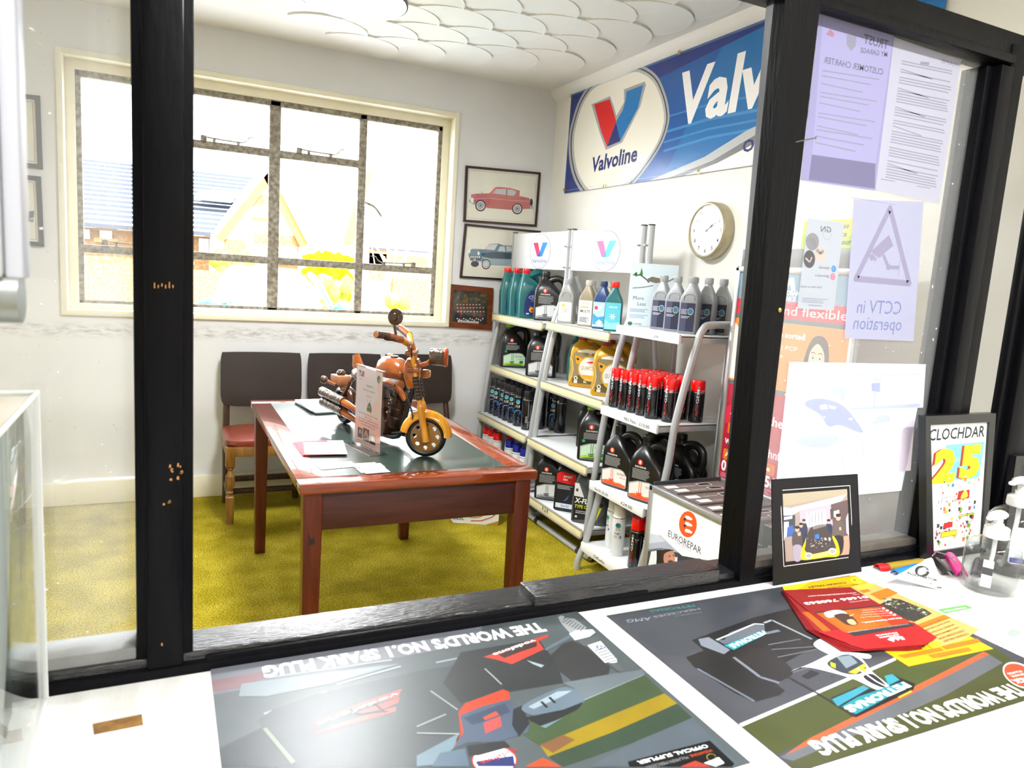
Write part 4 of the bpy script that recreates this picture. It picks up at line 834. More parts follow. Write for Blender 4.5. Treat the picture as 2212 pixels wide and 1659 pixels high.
q0 = quart('teal square oil bottle with red cap at front of the middle rack top shelf', (2.07, 3.165, 1.185), D(-40), PLT, REDC, art_teal)
dup(q0, (2.2, 3.135, 1.185), D(-55), 'teal bottle with red cap half hidden behind the white placard')
teal_jug('teal oil jug on middle rack second shelf, left of the gold jugs', (2.22, 3.66, .841), D(-55))
g0 = gold_jug('gold oil jug, left of the two in front on the middle rack', (2.15, 3.505, .841), D(-42))
dup(g0, (2.115, 3.205, .841), D(-42), 'gold oil jug with round label, right beside the red capped cans'); dup(g0, (2.2, 3.298, .841), D(-42), 'third gold oil jug, wedged between and behind the other two')
jug('black jug with lime label and lime cap, front right on middle rack third shelf', GRNC, 'protect', (2.048, 3.19, .504), D(-36))
jug('black jug with lime label further back on middle rack third shelf', GRNC, 'protect', (2.19, 3.44, .504), D(-42))
jug('black jug with grey label at left end of the middle rack bottom shelf', PLB, 'best', (2.03, 3.595, .169), D(-40))
t = thing('oil_jug', 'black jug with red corner label, middle of the middle rack bottom shelf', 'oil jug', (2.04, 3.38, .169), D(-44), 'black five litre oil jugs'); mb = MB()
mb.loft([(0, 0, 0, .086, .058, 6), (.006, 0, 0, .092, .063, 6), (.15, 0, 0, .092, .063, 6), (.215, 0, 0, .088, .06, 5), (.24, -.01, 0, .07, .05, 4), (.262, -.03, 0, .028, .028, 2.5), (.275, -.03, 0, .024, .024, 2)], PLB, 40); mb.build('body', t)
mb = MB(); cap(mb, -.03, 0, .272, .026, .022, PLB, 22); mb.build('cap', t)
mb = MB(); mb.tube([(.0, .0, .25), (.05, 0, .262), (.085, 0, .23), (.098, 0, .17), (.096, 0, .11), (.085, 0, .075)], .018, PLB, 12, 1.2, smooth=4); mb.build('handle', t)
A = Art(); A.r(-.076, .012, .05, .225, ink(16, 18, 26)); A.p([(-.076, .165), (.03, .155), (.03, .215), (-.05, .225), (-.076, .21)], ink(222, 12, 24)); A.tl('XPERT', -.04, .192, .012, WHITE, .02); A.tl('10W', -.04, .176, .01, WHITE, .02); A.lines(-.07, .125, .02, .15, 3, ink(190, 190, 195), .4); A.p(spline([(-.03, .06), (.0, .1), (.01, .14), (.0, .1), (-.01, .07)], 3), ink(60, 90, 140)); A.r(-.074, .02, .03, .046, ink(220, 228, 236)); A.tl('5w/30', -.02, .026, .013, ink(30, 90, 170), .01, center=True)
mb = MB(); A.into(mb, lambda u, v, k: Vector((u, -.0640-.0003*k, v))); mb.build('label', t, smooth=0)
t = thing('oil_jug', 'grey jug with slanted black and yellow label, right end of the lowest middle shelf', 'oil jug', (2.04, 3.175, .169), D(-42)); mb = MB()
mb.loft([(0, 0, 0, .09, .055, 6), (.006, 0, 0, .097, .06, 6), (.12, 0, 0, .097, .06, 6), (.17, -.012, 0, .08, .058, 5), (.23, -.034, 0, .05, .05, 4), (.262, -.045, 0, .028, .03, 2.5), (.275, -.045, 0, .024, .024, 2)], PLD, 40); mb.build('body', t)
mb = MB(); cap(mb, -.045, 0, .272, .025, .022, PLB, 22); mb.build('cap', t)
mb = MB(); mb.tube([(-.02, 0, .255), (.03, 0, .25), (.07, 0, .19), (.092, 0, .12), (.09, 0, .08)], .018, PLD, 12, 1.3, smooth=4); mb.build('handle', t)
A = Art(); A.p([(-.084, .015), (.04, .03), (.076, .12), (-.02, .14), (-.06, .17), (-.084, .17)], ink(18, 18, 20)); A.p([(-.084, .145), (-.03, .142), (-.062, .215), (-.084, .215)], ink(230, 232, 232)); A.e(-.07, .178, .007, .009, ink(120, 50, 110)); A.t('X-FLOW', (-.08, .11), (.06, .108), .026, WHITE, .03, .15); A.t('TYPE C 10W-40', (-.076, .082), (.06, .085), .017, ink(220, 226, 20), .02, .15); A.lines(-.07, .052, .03, .07, 2, ink(220, 220, 220), .35)
A.p([(.0, .022), (.042, .028), (.068, .1), (.055, .1)], ink(226, 230, 24)); A.e(-.066, .035, .006, .006, ink(220, 220, 220))
for q in range(3): A.line((.055+q*.012, .02), (.075+q*.009, .06), .004, ink(40, 42, 44))
mb = MB(); A.into(mb, lambda u, v, k: Vector((u, -.0605-.0003*k, v))); mb.build('label', t, smooth=0)

# narrow rack
PP = Plane((2.10, 2.945, 0), (math.cos(D(-25)), math.sin(D(-25)), 0), (0, 0, 1), .0003)
c_ = PP.uvs([(1364, 567), (1467, 571), (1352, 704)]); pu0, pu1, pv1, pv0 = c_[0][0], c_[1][0], c_[0][1], 1.230
A = Art((pu0, pv0, pu1, pv1)); W_ = pu1-pu0; H_ = pv1-pv0
def pu(x, y): return (pu0 + W_*x, pv0 + H_*y)
A.p([pu(.04, .80), pu(.12, .86), pu(.1, .78), pu(.2, .84), pu(.22, .93), pu(.25, .86), pu(.26, .8), pu(.16, .8)], ink(40, 120, 50)); A.path([pu(.2, .82), pu(.36, .74), pu(.4, .7)], .006, ink(96, 70, 50)); A.p([pu(*q) for q in ((.36, .76), (.46, .8), (.62, .78), (.66, .72), (.55, .7), (.4, .72))], ink(120, 110, 96)); A.path([pu(.64, .74), pu(.8, .74), pu(.98, .82)], .006, ink(120, 112, 104)); A.path([pu(.07, .6), pu(.28, .62), pu(.5, .66)], .005, ink(130, 130, 130))
A.tl('More', *pu(.1, .42), .017, ink(60, 64, 70)); A.tl('Less', *pu(.2, .33), .017, ink(60, 64, 70)); A.lines(pu(.05, .1)[0], pu(0, .22)[1], pu(.45, .1)[0], pu(0, .28)[1], 3, ink(110, 150, 180), .4); A.lines(pu(.05, .1)[0], pu(0, .12)[1], pu(.45, .1)[0], pu(0, .19)[1], 3, ink(130, 160, 190), .4); A.e(*pu(.08, .035), .012, .009, ink(60, 110, 100)); A.tl('tunap', *pu(.16, .02), .012, ink(70, 74, 80))
sheet('placard', PP, pu0, pv0, pu1, pv1, ink(214, 228, 236), A, 'white upright card with green sprig picture, behind the silver bottles on top', 'placard', .003)
def art_silver(A, w_, h): A.r(-w_*.80, .008, w_*.80, .137, ink(150, 154, 166)); A.r(-.005, .01, w_*.78, .135, ink(36, 40, 66)); A.r(-w_*.78, .01, -.005, .135, ink(70, 74, 100)); A.e(.013, .098, .0135, .0155, ink(200, 206, 200)); A.p(ell(.013, .098, .0115, .0135), ink(60, 110, 150)); A.p([(.004, .09), (.022, .09), (.018, .085), (.008, .085)], ink(90, 160, 70)); A.lines(-.03, .085, .0, .108, 4, ink(214, 216, 226), .4); A.lines(-.028, .066, .012, .078, 2, ink(214, 216, 226), .4)
n0 = quart('silver oil bottle, leftmost of three in front of the white placard', (2.10, 2.808, 1.229), D(-60), PLS, GCAP, art_silver, 'silver bottles on the nearest rack', mould=True, w_=.042)
dup(n0, (2.10, 2.705, 1.229), D(-58), 'silver oil bottle, middle of three in front of the placard'); dup(n0, (2.10, 2.600, 1.229), D(-58), 'silver oil bottle, third in line at the shelf corner with label side lit')
dup(n0, (2.19, 2.60, 1.229), D(-58), 'dark grey bottle side, second column behind the corner silver bottle'); dup(n0, (2.275, 2.60, 1.229), D(-58), 'dark grey bottle side, furthest right at the wall end of the top shelf')
dup(n0, (2.19, 2.70, 1.229), D(-58), 'silver bottle of which only the cap shows, in the back row of the top shelf')
def art_auto(A, r, h):
    A.r(-.014, .0, -.013, .0, ink(200, 200, 200)); vs = [('AUTO', ink(200, 60, 70), .03, .085), ('GEM', ink(206, 206, 212), .087, .15)]
    for body, m, z0, z1 in vs: A.t(body, (-.004, z0), (-.004, z1), .0115, m, .01)
    A.e(-.009, .158, .005, .006, ink(206, 206, 212)); A.e(-.009, .158, .003, .004, ink(14, 14, 24)); A.lines(.003, .138, .022, .148, 2, ink(190, 190, 196), .4, .2); A.r(.004, .13, .012, .135, ink(190, 50, 60)); A.lines(-.012, .012, .02, .028, 3, ink(150, 150, 158), .35); A.r(.03, .005, .033, .16, ink(120, 122, 130))
gA = 'red capped black spray cans on the nearest rack'; AX = [(1.967, 2.945), (1.985, 2.83), (1.99, 2.757), (2.0, 2.665), (2.035, 2.59), (2.06, 2.553)]
f0 = can('spray_can', 'red capped black spray can, first from the left in the front line', (1.985, 2.952, .833), D(-60), gA, GLS, REDC, .031, .052, .155, .0325, art_auto)
for k, (x, y, a) in enumerate(((1.992, 2.884, -66), (1.995, 2.816, -58), (2.0, 2.747, -62), (2.0, 2.676, -52), (2.035, 2.595, -56))): dup(f0, (x, y, .833), D(a), 'red capped black spray can, %s from the left in the front line' % nth[k])
k = 0
for x, ys in ((2.066, (2.93, 2.862, 2.795, 2.728)), (2.134, (2.925, 2.857, 2.79, 2.722)), (2.202, (2.92, 2.852, 2.785, 2.717)), (2.072, (2.655,)), (2.142, (2.65,))):
    for y in ys: k += 1; dup(f0, (x, y, .833), D(-50 + 13*(k % 5)), 'red capped black spray can among those packed behind the front line', 'red capped cans packed behind the front line')
dup(f0, (2.17, 2.575, .833), D(-20), 'red capped black spray can standing alone at far right of its shelf')
e0 = jug('black jug with orange label, left of the front pair on the nearest rack', PLB, 'expert', (2.005, 2.865, .456), D(-72))
dup(e0, (2.005, 2.635, .456), D(-70), 'black jug with orange label, right of the front pair on the nearest rack')
dup(e0, (2.195, 2.86, .456), D(-75), 'black jug behind the left orange label jug, only its neck and handle showing'); dup(e0, (2.195, 2.64, .456), D(-75), 'black jug in deep shade behind the right orange label jug')
def art_215(A, r, h):
    A.r(-.03, .008, .03, .082, ink(226, 232, 238))
    for q in range(8): A.r(-.03, .010+q*.009, .03, .0155+q*.009, ink(58, 100, 150))
    A.e(0, .152, .0135, .0135, ink(60, 140, 120)); A.e(-.002, .154, .008, .007, ink(40, 80, 110)); A.tl('215', .0, .126, .011, ink(52, 54, 58), .01, center=True); A.tl('logic', .0, .109, .011, ink(52, 54, 58), .01, center=True); A.path([(-.024, .084), (.006, .084), (.006, .105), (-.024, .105), (-.024, .084)], .001, ink(130, 150, 170)); A.e(-.009, .096, .006, .006, ink(100, 130, 160)); A.e(-.009, .096, .0035, .0035, ink(226, 232, 238)); A.p([(.011, .088), (.02, .09), (.017, .1), (.011, .104)], ink(60, 100, 150))
w0 = can('spray_can', 'white spray can with blue stripes and number, front of the nearest rack bottom shelf', (1.965, 2.80, .139), D(-40), 'white spray cans', WCAN, mat('white_cap_plastic', (222, 214, 204), .35), .0285, .06, .205, .0325, art_215)
dup(w0, (1.995, 2.895, .139), D(-95), 'white spray can turned away, left of the striped white can')
t1 = can('spray_can', 'tall red capped black spray can, low on the nearest rack beside the white can', (1.955, 2.635, .139), D(-55), 'tall red capped cans', GLS, REDC, .030, .062, .195, .0325, art_auto, 'dome')
dup(t1, (1.985, 2.575, .139), D(-75), 'tall red capped can half behind the silver frame of the poster stand')
dup(b0, (2.03, 2.73, .139), D(-45), 'blue capped can with letter, behind the striped white can on the lowest shelf'); dup(b0, (2.06, 2.64, .139), D(-45), 'dark blue capped can deepest on the nearest rack bottom shelf')
# ------------------------------------------------------------------ poster stand with slim cartons, finance sign, cartons
ALU = mat('satin_aluminium', (205, 207, 210), .28, .75); WPRINT = ink(244, 246, 248)
ES = (1380, 1000, 6.38)
PE = Plane((1.797, 0, 0), (0, -1, 0), (0, 0, 1), .0004)
st = thing('poster_stand', 'low silver framed poster stand with orange emblem and smiling man picture', 'stand', (1.85, 2.09, 0)); so_ = Vector(st.location)
y0_, y1_, zt_, zb_ = 1.80, 2.365, .627, .06
def wb(mb): mb.T = Matrix.Translation(-so_); return mb
mb = wb(MB())
for lo, hi in (((1.79, y0_, zt_-.028), (1.812, y1_, zt_)), ((1.79, y0_, zb_), (1.812, y1_, zb_+.028)), ((1.79, y0_, zb_), (1.812, y0_+.028, zt_)), ((1.79, y1_-.028, zb_), (1.812, y1_, zt_))): mb.box(lo, hi, ALU, .006)
mb.build('frame', st)
u0_, u1_, w0_, w1_ = -y1_+.026, -y0_-.026, zb_+.026, zt_-.026
A = Art((u0_, w0_, u1_, w1_)); e = lambda pts: PE.uvs(pts, ES)
A.p([(u0_, w0_), (u1_, w0_), (u1_, w1_), (u0_, w1_)], WPRINT)
A.p(e([(70, 960), (300, 1000), (600, 1280), (1040, 1350), (1300, 1400), (1300, 2600), (-200, 2600), (0, 1500)]), ink(70, 70, 78))
A.p(e([(100, 960), (290, 1000), (380, 1085), (200, 1110), (60, 1180)]), ink(206, 212, 224)); A.p(e([(70, 1120), (380, 1080), (560, 1240), (300, 1190), (60, 1230)]), ink(176, 182, 200)); A.p(e([(55, 1200), (300, 1170), (480, 1200), (300, 1200), (70, 1240)]), ink(120, 124, 140))
A.p(e([(60, 1235), (250, 1190), (240, 1420), (-30, 1600), (-30, 1500)]), ink(74, 66, 66)); A.p(e([(170, 1220), (255, 1205), (240, 1400), (130, 1415)]), ink(228, 236, 240)); A.p(e([(245, 1200), (480, 1200), (360, 1400), (250, 1400)]), ink(30, 26, 28))
A.p(e(spline([(330, 1230), (400, 1205), (470, 1215), (500, 1290), (495, 1380), (470, 1440), (420, 1450), (370, 1420), (340, 1330)], 4)), ink(196, 140, 118)); A.p(e(spline([(300, 1260), (330, 1205), (410, 1190), (470, 1205), (400, 1225), (350, 1260), (340, 1330), (315, 1330)], 3)), ink(52, 36, 32))
A.p(e([(405, 1345), (450, 1340), (495, 1365), (480, 1440), (430, 1455), (410, 1400)]), ink(94, 60, 50)); A.p(e([(430, 1385), (485, 1378), (475, 1410), (440, 1420)]), ink(244, 238, 232)); A.p(e(ell(425, 1285, 14, 7)), ink(40, 30, 30)); A.p(e(ell(480, 1275, 12, 6)), ink(40, 30, 30)); A.p(e([(450, 1290), (475, 1330), (455, 1340)]), ink(214, 160, 136))
A.p(e([(200, 1420), (330, 1390), (420, 1470), (420, 1800), (100, 1800)]), ink(128, 126, 136)); A.p(e([(340, 1400), (420, 1470), (410, 1700), (350, 1700)]), ink(236, 236, 240)); A.p(e([(420, 1470), (660, 1425), (660, 1450), (480, 1500)]), ink(220, 176, 160)); A.p(e([(500, 1300), (535, 1295), (530, 1440), (500, 1440)]), ink(226, 230, 236))
A.p(e([(540, 1270), (760, 1310), (740, 1440), (560, 1440)]), ink(58, 58, 66)); A.p(e([(760, 1310), (1040, 1350), (1040, 1450), (780, 1440)]), ink(110, 114, 128))
A.p(e([(300, 1000), (330, 1030), (600, 1280), (975, 1345), (1400, 1430), (1400, 300), (200, 300), (160, 700)]), WPRINT)
A.p(e(ell(680, 845, 122, 180, 40)), ink(252, 88, 22))
for y in (752, 840, 935): A.p(e([(640, y-15), (650, y-30), (690, y-20), (735, y+10), (742, y+28), (725, y+38), (690, y+28), (655, y+20), (635, y+5)]), WPRINT)
for y in (770, 860): A.p(e([(622, y), (640, y-20), (660, y), (640, y+25), (625, y+30)]), ink(40, 40, 44))
a_, b_ = e([(405, 1008), (862, 1228)]); A.t('EUROREPAR', (a_[0], a_[1]), (b_[0], a_[1]), .026, ink(44, 44, 50), .0)
a_, b_ = e([(508, 1110), (722, 1218)]); A.t('CAR SERVICE', (a_[0], a_[1]+.002), (b_[0], a_[1]+.002), .010, ink(190, 160, 205), .0)
mb = wb(MB()); vs = [PE.at(u, v) for u, v in rect(u0_, w0_, u1_, w1_)]; mb.add(vs + [v + Vector((.004, 0, 0)) for v in vs], [[0, 1, 2, 3], [7, 6, 5, 4]] + [[k, 4+k, 4+(k+1) % 4, (k+1) % 4] for k in range(4)], WPRINT); A.into(mb, lambda u, v, k: PE.at(u, v, k)); mb.build('poster', st, smooth=0)
mb = wb(MB()); BIN = mat('bin_dark_grey', (52, 60, 66), .4)
for lo, hi in (((1.812, y1_-.008, 0), (2.16, y1_, .635)), ((1.812, y0_, 0), (2.16, y0_+.008, .42)), ((2.15, y0_, 0), (2.16, y1_, .5)), ((1.812, y0_, .27), (2.16, y1_, .28))): mb.box(lo, hi, BIN, .001)
mb.build('bin', st)
BRC = mat('taupe_carton', (112, 102, 96), .5, var=.1, scale=12); CWH = ink(232, 230, 226)
nm = ('first', 'second', 'third', 'fourth', 'fifth', 'sixth', 'seventh')
for i in range(7):
    yb = 2.352 - i*.068; x0, x1, zb, zt = 1.82, 2.14, .282, .622 + (.006 if i % 2 else 0) - (.012 if i == 5 else 0)
    c = Vector(((x0+x1)/2, yb-.032, (zb+zt)/2)); mb = MB(); mb.box((x0, yb-.064, zb), (x1, yb, zt), BRC, .0015)
    P = Plane((x0, yb-.064, zt), (1, 0, 0), (0, 1, 0), .0004); A = Art()
    A.p([(.015, .012), (.075, .012), (.075, .044), (.015, .044)], CWH); A.tl('TUNAP', .085, .018, .009, CWH); A.lines(.13, .018, .17, .03, 2, ink(190, 186, 180)); A.p(rrect(.18, .014, .25, .046, .006), CWH); A.p(rrect(.184, .018, .246, .042, .005), ink(30, 28, 28))
    A.into(mb, lambda u, v, k: P.at(u, v, k)); tag(mb.build('carton', origin=c, smooth=0), 'slim taupe carton in the poster stand, %s from the wall rack side' % nm[i], 'carton', 'slim cartons in the poster stand')
# white and green wheel product carton behind the glass
t = None; c = Vector((1.95, 1.70, .56)); mb = MB(); mb.box((1.84, 1.62, .48), (2.02, 1.776, .651), ink(236, 238, 236), .001)
P = Plane((1.8395, 1.776, .48), (0, -1, 0), (0, 0, 1), .0004); A = Art(); A.r(0, 0, .156, .171, ink(42, 52, 44)); A.t('ALLOYGATOR', (.11, .095), (.11, .008), .017, ink(214, 226, 60), .02)
A.path(ell(.09, .13, .026, .026)+[(.116, .13)], .005, ink(226, 230, 224)); A.lines(.03, .1, .06, .11, 2, ink(200, 205, 200)); A.into(mb, lambda u, v, k: P.at(u, v, k))
P = Plane((1.84, 1.6195, .48), (1, 0, 0), (0, 0, 1), .0004); A = Art(); A.path(ell(.1, .1, .05, .05, 30)+[(.15, .1)], .012, ink(60, 62, 62)); A.path(ell(.1, .1, .038, .038, 30)+[(.138, .1)], .004, ink(150, 152, 152)); A.p([(.03, .06), (.05, .05), (.06, .065), (.045, .075)], ink(60, 62, 62)); A.into(mb, lambda u, v, k: P.at(u, v, k))
P = Plane((1.84, 1.62, .6515), (1, 0, 0), (0, 1, 0), .0004); A = Art(); A.r(0, 0, .18, .156, BRC); A.lines(.05, .05, .12, .08, 2, CWH); A.into(mb, lambda u, v, k: P.at(u, v, k))
tag(mb.build('carton', origin=c, smooth=0), 'white carton with dark green side and lime lettering, seen through the right glass', 'carton')
mb = MB(); mb.box((1.80, 1.45, 0), (2.2, 1.79, .479), mat('low_table_grey', (120, 116, 110), .5), .004); tag(mb.build('plinth'), 'grey plinth under the white wheel product carton behind the hatch', 'plinth')
# red finance sign
fs_ = thing('finance_sign', 'tall red and orange finance sign in silver frame against the right wall', 'sign', (2.2, 2.12, 0)); fo = Vector(fs_.location)
PF = Plane((2.197, 0, 0), (0, -1, 0), (0, 0, 1), .0005); mb = MB(); mb.T = Matrix.Translation(-fo)
for lo, hi in (((2.188, 1.80, 1.508), (2.215, 2.44, 1.535)), ((2.188, 1.80, .595), (2.215, 2.44, .622)), ((2.188, 1.80, .595), (2.215, 1.828, 1.535)), ((2.188, 2.412, .595), (2.215, 2.44, 1.535))): mb.box(lo, hi, ALU, .007)
mb.build('frame', fs_)
mb = MB(); mb.T = Matrix.Translation(-fo); mb.box((2.2, 1.82, 1.535), (2.212, 2.42, 1.605), mat('sign_header_grey', (104, 106, 112), .4), .002); mb.build('header', fs_)
for y in (1.85, 2.39):
    mb = MB(); mb.T = Matrix.Translation(-fo); mb.box((2.2, y-.015, 0), (2.22, y+.015, .6), ALU, .002); mb.build('leg', fs_)
A = Art((-2.414, .62, -1.826, 1.51)); a0_, a1_ = -2.414, -1.826; CR_, OR_, DG = ink(178, 10, 46), ink(246, 138, 40), ink(84, 96, 102)
A.r(a0_, .62, a1_, 1.51, CR_); A.r(a0_, 1.40, a1_, 1.51, ink(118, 152, 178)); A.r(a0_, 1.335, a1_, 1.40, ink(214, 22, 56)); A.r(a0_, 1.318, a1_, 1.335, DG); A.r(a0_, 1.052, a1_, 1.318, OR_); A.r(a0_, 1.035, a1_, 1.052, DG)
A.p([(a0_, 1.06), (-2.3, 1.06), (-2.36, 1.25), (a0_, 1.3)], ink(250, 240, 228))
A.p([(-2.20, 1.445), (-2.175, 1.495), (-2.155, 1.495), (-2.165, 1.47), (-2.14, 1.495), (-2.12, 1.495), (-2.105, 1.445), (-2.125, 1.445), (-2.135, 1.47), (-2.15, 1.455), (-2.165, 1.465), (-2.18, 1.445)], WPRINT)
A.tl('AUTOBAHN', -2.20, 1.427, .017, WPRINT, .04); A.tl('FINANCE', -2.20, 1.405, .017, WPRINT, .04); A.t('fast and flexible', (-2.31, 1.35), (-1.85, 1.35), .034, WPRINT, .0)
A.t('Get your finance sorted', (-2.40, 1.262), (-2.03, 1.262), .020, WPRINT, .03); A.t('Hire Purchase | PCP', (-2.36, 1.215), (-2.06, 1.215), .015, WPRINT); A.t('No obligation', (-2.30, 1.182), (-2.13, 1.182), .013, WPRINT)
wx = -1.965
A.p(spline([(wx-.06, 1.10), (wx-.055, 1.2), (wx-.03, 1.27), (wx+.01, 1.285), (wx+.045, 1.26), (wx+.06, 1.18), (wx+.065, 1.09)], 4), ink(70, 44, 40)); A.p(spline([(wx-.034, 1.16), (wx-.032, 1.22), (wx, 1.255), (wx+.034, 1.22), (wx+.036, 1.16), (wx+.018, 1.12), (wx-.014, 1.12)], 4), ink(240, 196, 170)); A.p(spline([(wx-.018, 1.165), (wx+.02, 1.165), (wx+.014, 1.135), (wx-.008, 1.135)], 3), ink(150, 20, 30)); A.r(wx-.012, 1.157, wx+.015, 1.163, WPRINT)
for dx in (-.016, .017): A.e(wx+dx, 1.2, .008, .006, WPRINT); A.e(wx+dx, 1.2, .004, .005, ink(40, 30, 30)); A.path([(wx+dx-.01, 1.217), (wx+dx, 1.222), (wx+dx+.01, 1.217)], .003, ink(70, 44, 40))
A.p([(wx-.06, 1.055), (wx+.07, 1.055), (wx+.03, 1.12), (wx-.03, 1.12)], ink(240, 196, 170))
A.p([(a0_, .93), (-2.3, 1.0), (-2.2, .93), (-2.28, .88), (a0_, .86)], ink(214, 30, 66)); A.t('Apply at the', (-2.385, .905), (-2.085, .905), .036, WPRINT, .02)
A.p(rrect(-2.39, .822, -2.16, .868, .006), ink(222, 116, 14)); A.t('Apply online', (-2.365, .835), (-2.185, .835), .019, WPRINT, .03); A.t('www.autobahnfinance.com', (-2.40, .775), (-1.86, .775), .034, WPRINT, .01)
A.p(rrect(-2.40, .705, -2.10, .752, .006), ink(222, 116, 14)); A.t('Apply by phone', (-2.39, .72), (-2.125, .72), .020, WPRINT, .03); A.t('01656 760563', (-2.405, .655), (-2.06, .655), .044, WPRINT, .04); A.lines(-2.405, .625, -2.05, .647, 3, ink(230, 170, 180), .4)
mb = MB(); mb.T = Matrix.Translation(-fo); vs = [PF.at(u, v) for u, v in rect(a0_, .62, a1_, 1.51)]; mb.add(vs + [v + Vector((.004, 0, 0)) for v in vs], [[0, 1, 2, 3], [7, 6, 5, 4]] + [[k, 4+k, 4+(k+1) % 4, (k+1) % 4] for k in range(4)], CR_); A.into(mb, lambda u, v, k: PF.at(u, v, k)); mb.build('poster', fs_, smooth=0)
# oil carton on the floor under the table end
t = thing('oil_carton', 'white cardboard oil carton with gold arc standing on floor behind table leg', 'carton', (1.60, 3.73, 0), math.radians(-26)); mb = MB()
mb.box((-.13, 0, 0), (.15, .2, .26), ink(230, 230, 226), .002); P = Plane((-.13, -.0006, 0), (1, 0, 0), (0, 0, 1), .0004); A = Art((0, 0, .28, .26)); GD = ink(176, 140, 40)
A.path([(.26*math.cos(a)*.5+.13, .19+.15*math.sin(a)) for a in [PI+i*PI/16 for i in range(0, 15)]], .006, GD); A.path([(.12, .02), (.18, .025), (.24, .05), (.28, .09)], .005, ink(200, 40, 60)); A.p([(.2, 0), (.28, 0), (.28, .03)], GD); A.p([(0, 0), (.02, 0), (0, .03)], GD)
A.t('QUARTZ', (.06, .155), (.235, .155), .036, GD, .02); A.tl('3x5L', .02, .022, .022, ink(60, 64, 70), .01); A.path([(.02, .1), (.06, .14)], .0015, ink(200, 130, 130)); A.path([(.02, .14), (.06, .1)], .0015, ink(200, 130, 130)); A.into(mb, lambda u, v, k: P.at(u, v, k)); mb.build('carton_body', t, smooth=0)

# ------------------------------------------------------------------ wooden model motorbike on the table
OCH = mat('varnished_ochre_wood', (232, 166, 18), .2, scale=7, rgb2=(200, 126, 10), stretch=(6, 6, 1.2), coat=.6); ORW = mat('varnished_orange_wood', (168, 88, 22), .18, scale=5, rgb2=(128, 60, 14), stretch=(1.5, 6, 6), coat=.7); DKW = mat('varnished_dark_wood', (84, 44, 20), .22, scale=5, rgb2=(56, 28, 14), stretch=(1.5, 5, 5), coat=.6)
BARK = mat('varnished_bark', (96, 66, 44), .25, scale=40, rgb2=(38, 24, 16), bump=.9, bscale=70, coat=.5, stretch=(1, 1, .35)); RUB = mat('tyre_black', (18, 18, 19), .38, bump=.05, bscale=80); ENDG = mat('pale_end_grain', (196, 132, 92), .4, var=.2, scale=30); WIRE = mat('black_cable', (20, 16, 14), .4)
bk = thing('model_motorbike', 'varnished wooden model motorbike with big front wheel standing on table', 'model', (.7885, 2.8145, TZ), math.atan2(-.966, .2586))
SA = math.radians(50); FX = .315                       # front axle place; the bars are turned to the left lock
FT = Matrix.Translation((FX, 0, 0)) @ Matrix.Rotation(SA, 4, 'Z')
def wheel(R, hub_mat, T, name):
    mb = MB(); mb.T = T @ Matrix.Translation((0, 0, R)) @ Matrix.Rotation(PI/2, 4, 'X'); w_ = .030; r1 = R*.74; nh = 8; ns = 48
    prof = [(r1, -w_*.45), (R*.84, -w_*.55), (R*.95, -w_*.42), (R, -w_*.18), (R, w_*.18), (R*.95, w_*.42), (R*.84, w_*.55), (r1, w_*.45), (r1, -w_*.45)]
    mb.lathe(prof, RUB, 48, caps=False); wo = mb.build(name, bk)
    # disc with round holes near the rim: ring sectors around each hole
    mb = MB(); mb.T = T @ Matrix.Translation((0, 0, R)) @ Matrix.Rotation(PI/2, 4, 'X'); hr = R*.105; rc = R*.56; n_ = 16
    for h in (-.007, .007):
        for k in range(nh):
            a = 2*PI*k/nh; c, s = math.cos(a), math.sin(a); vs, fs = [], []
            for i in range(n_):
                b = 2*PI*i/n_; vs.append((rc + hr*math.cos(b), hr*math.sin(b)))
            half = PI/nh
            for i in range(n_):
                b = 2*PI*i/n_; x, y = math.cos(b), math.sin(b)
                rr_ = rc + (x*1.0)*(R*.19); th = half*max(-1, min(1, y*1.25)); rr_ = r1 + .001 if x > .55 else (R*.34 if x < -.55 else rc + x/.55*(R*.2))
                vs.append((rr_*math.cos(th), rr_*math.sin(th)))
            for i in range(n_): j = (i+1) % n_; fs.append([i, j, n_+j, n_+i])
            mb.add([(x*c - y*s, x*s + y*c, h) for x, y in vs], fs, hub_mat)
        mb.lathe([(0, h), (R*.36, h)], hub_mat, 32, caps=False)
    mb.lathe([(r1+.001, -.011), (r1-.004, -.011), (r1-.004, .011), (r1+.001, .011)], hub_mat, 48, caps=False)
    for k in range(nh): a = 2*PI*k/nh; mb.lathe([(hr, -.007), (hr, .007)], hub_mat, 14, (rc*math.cos(a), rc*math.sin(a), 0), caps=False)
    mb.lathe([(R*.12, -.016), (R*.16, -.012), (R*.16, .012), (R*.12, .016)], hub_mat, 20); mb.build('wheel_disc', wo)
wheel(.076, mat('olive_brown_wood', (158, 106, 26), .22, scale=7, rgb2=(122, 78, 16), coat=.5), FT, 'front_wheel'); wheel(.072, DKW, Matrix.Translation((-.315, 0, 0)), 'rear_wheel')
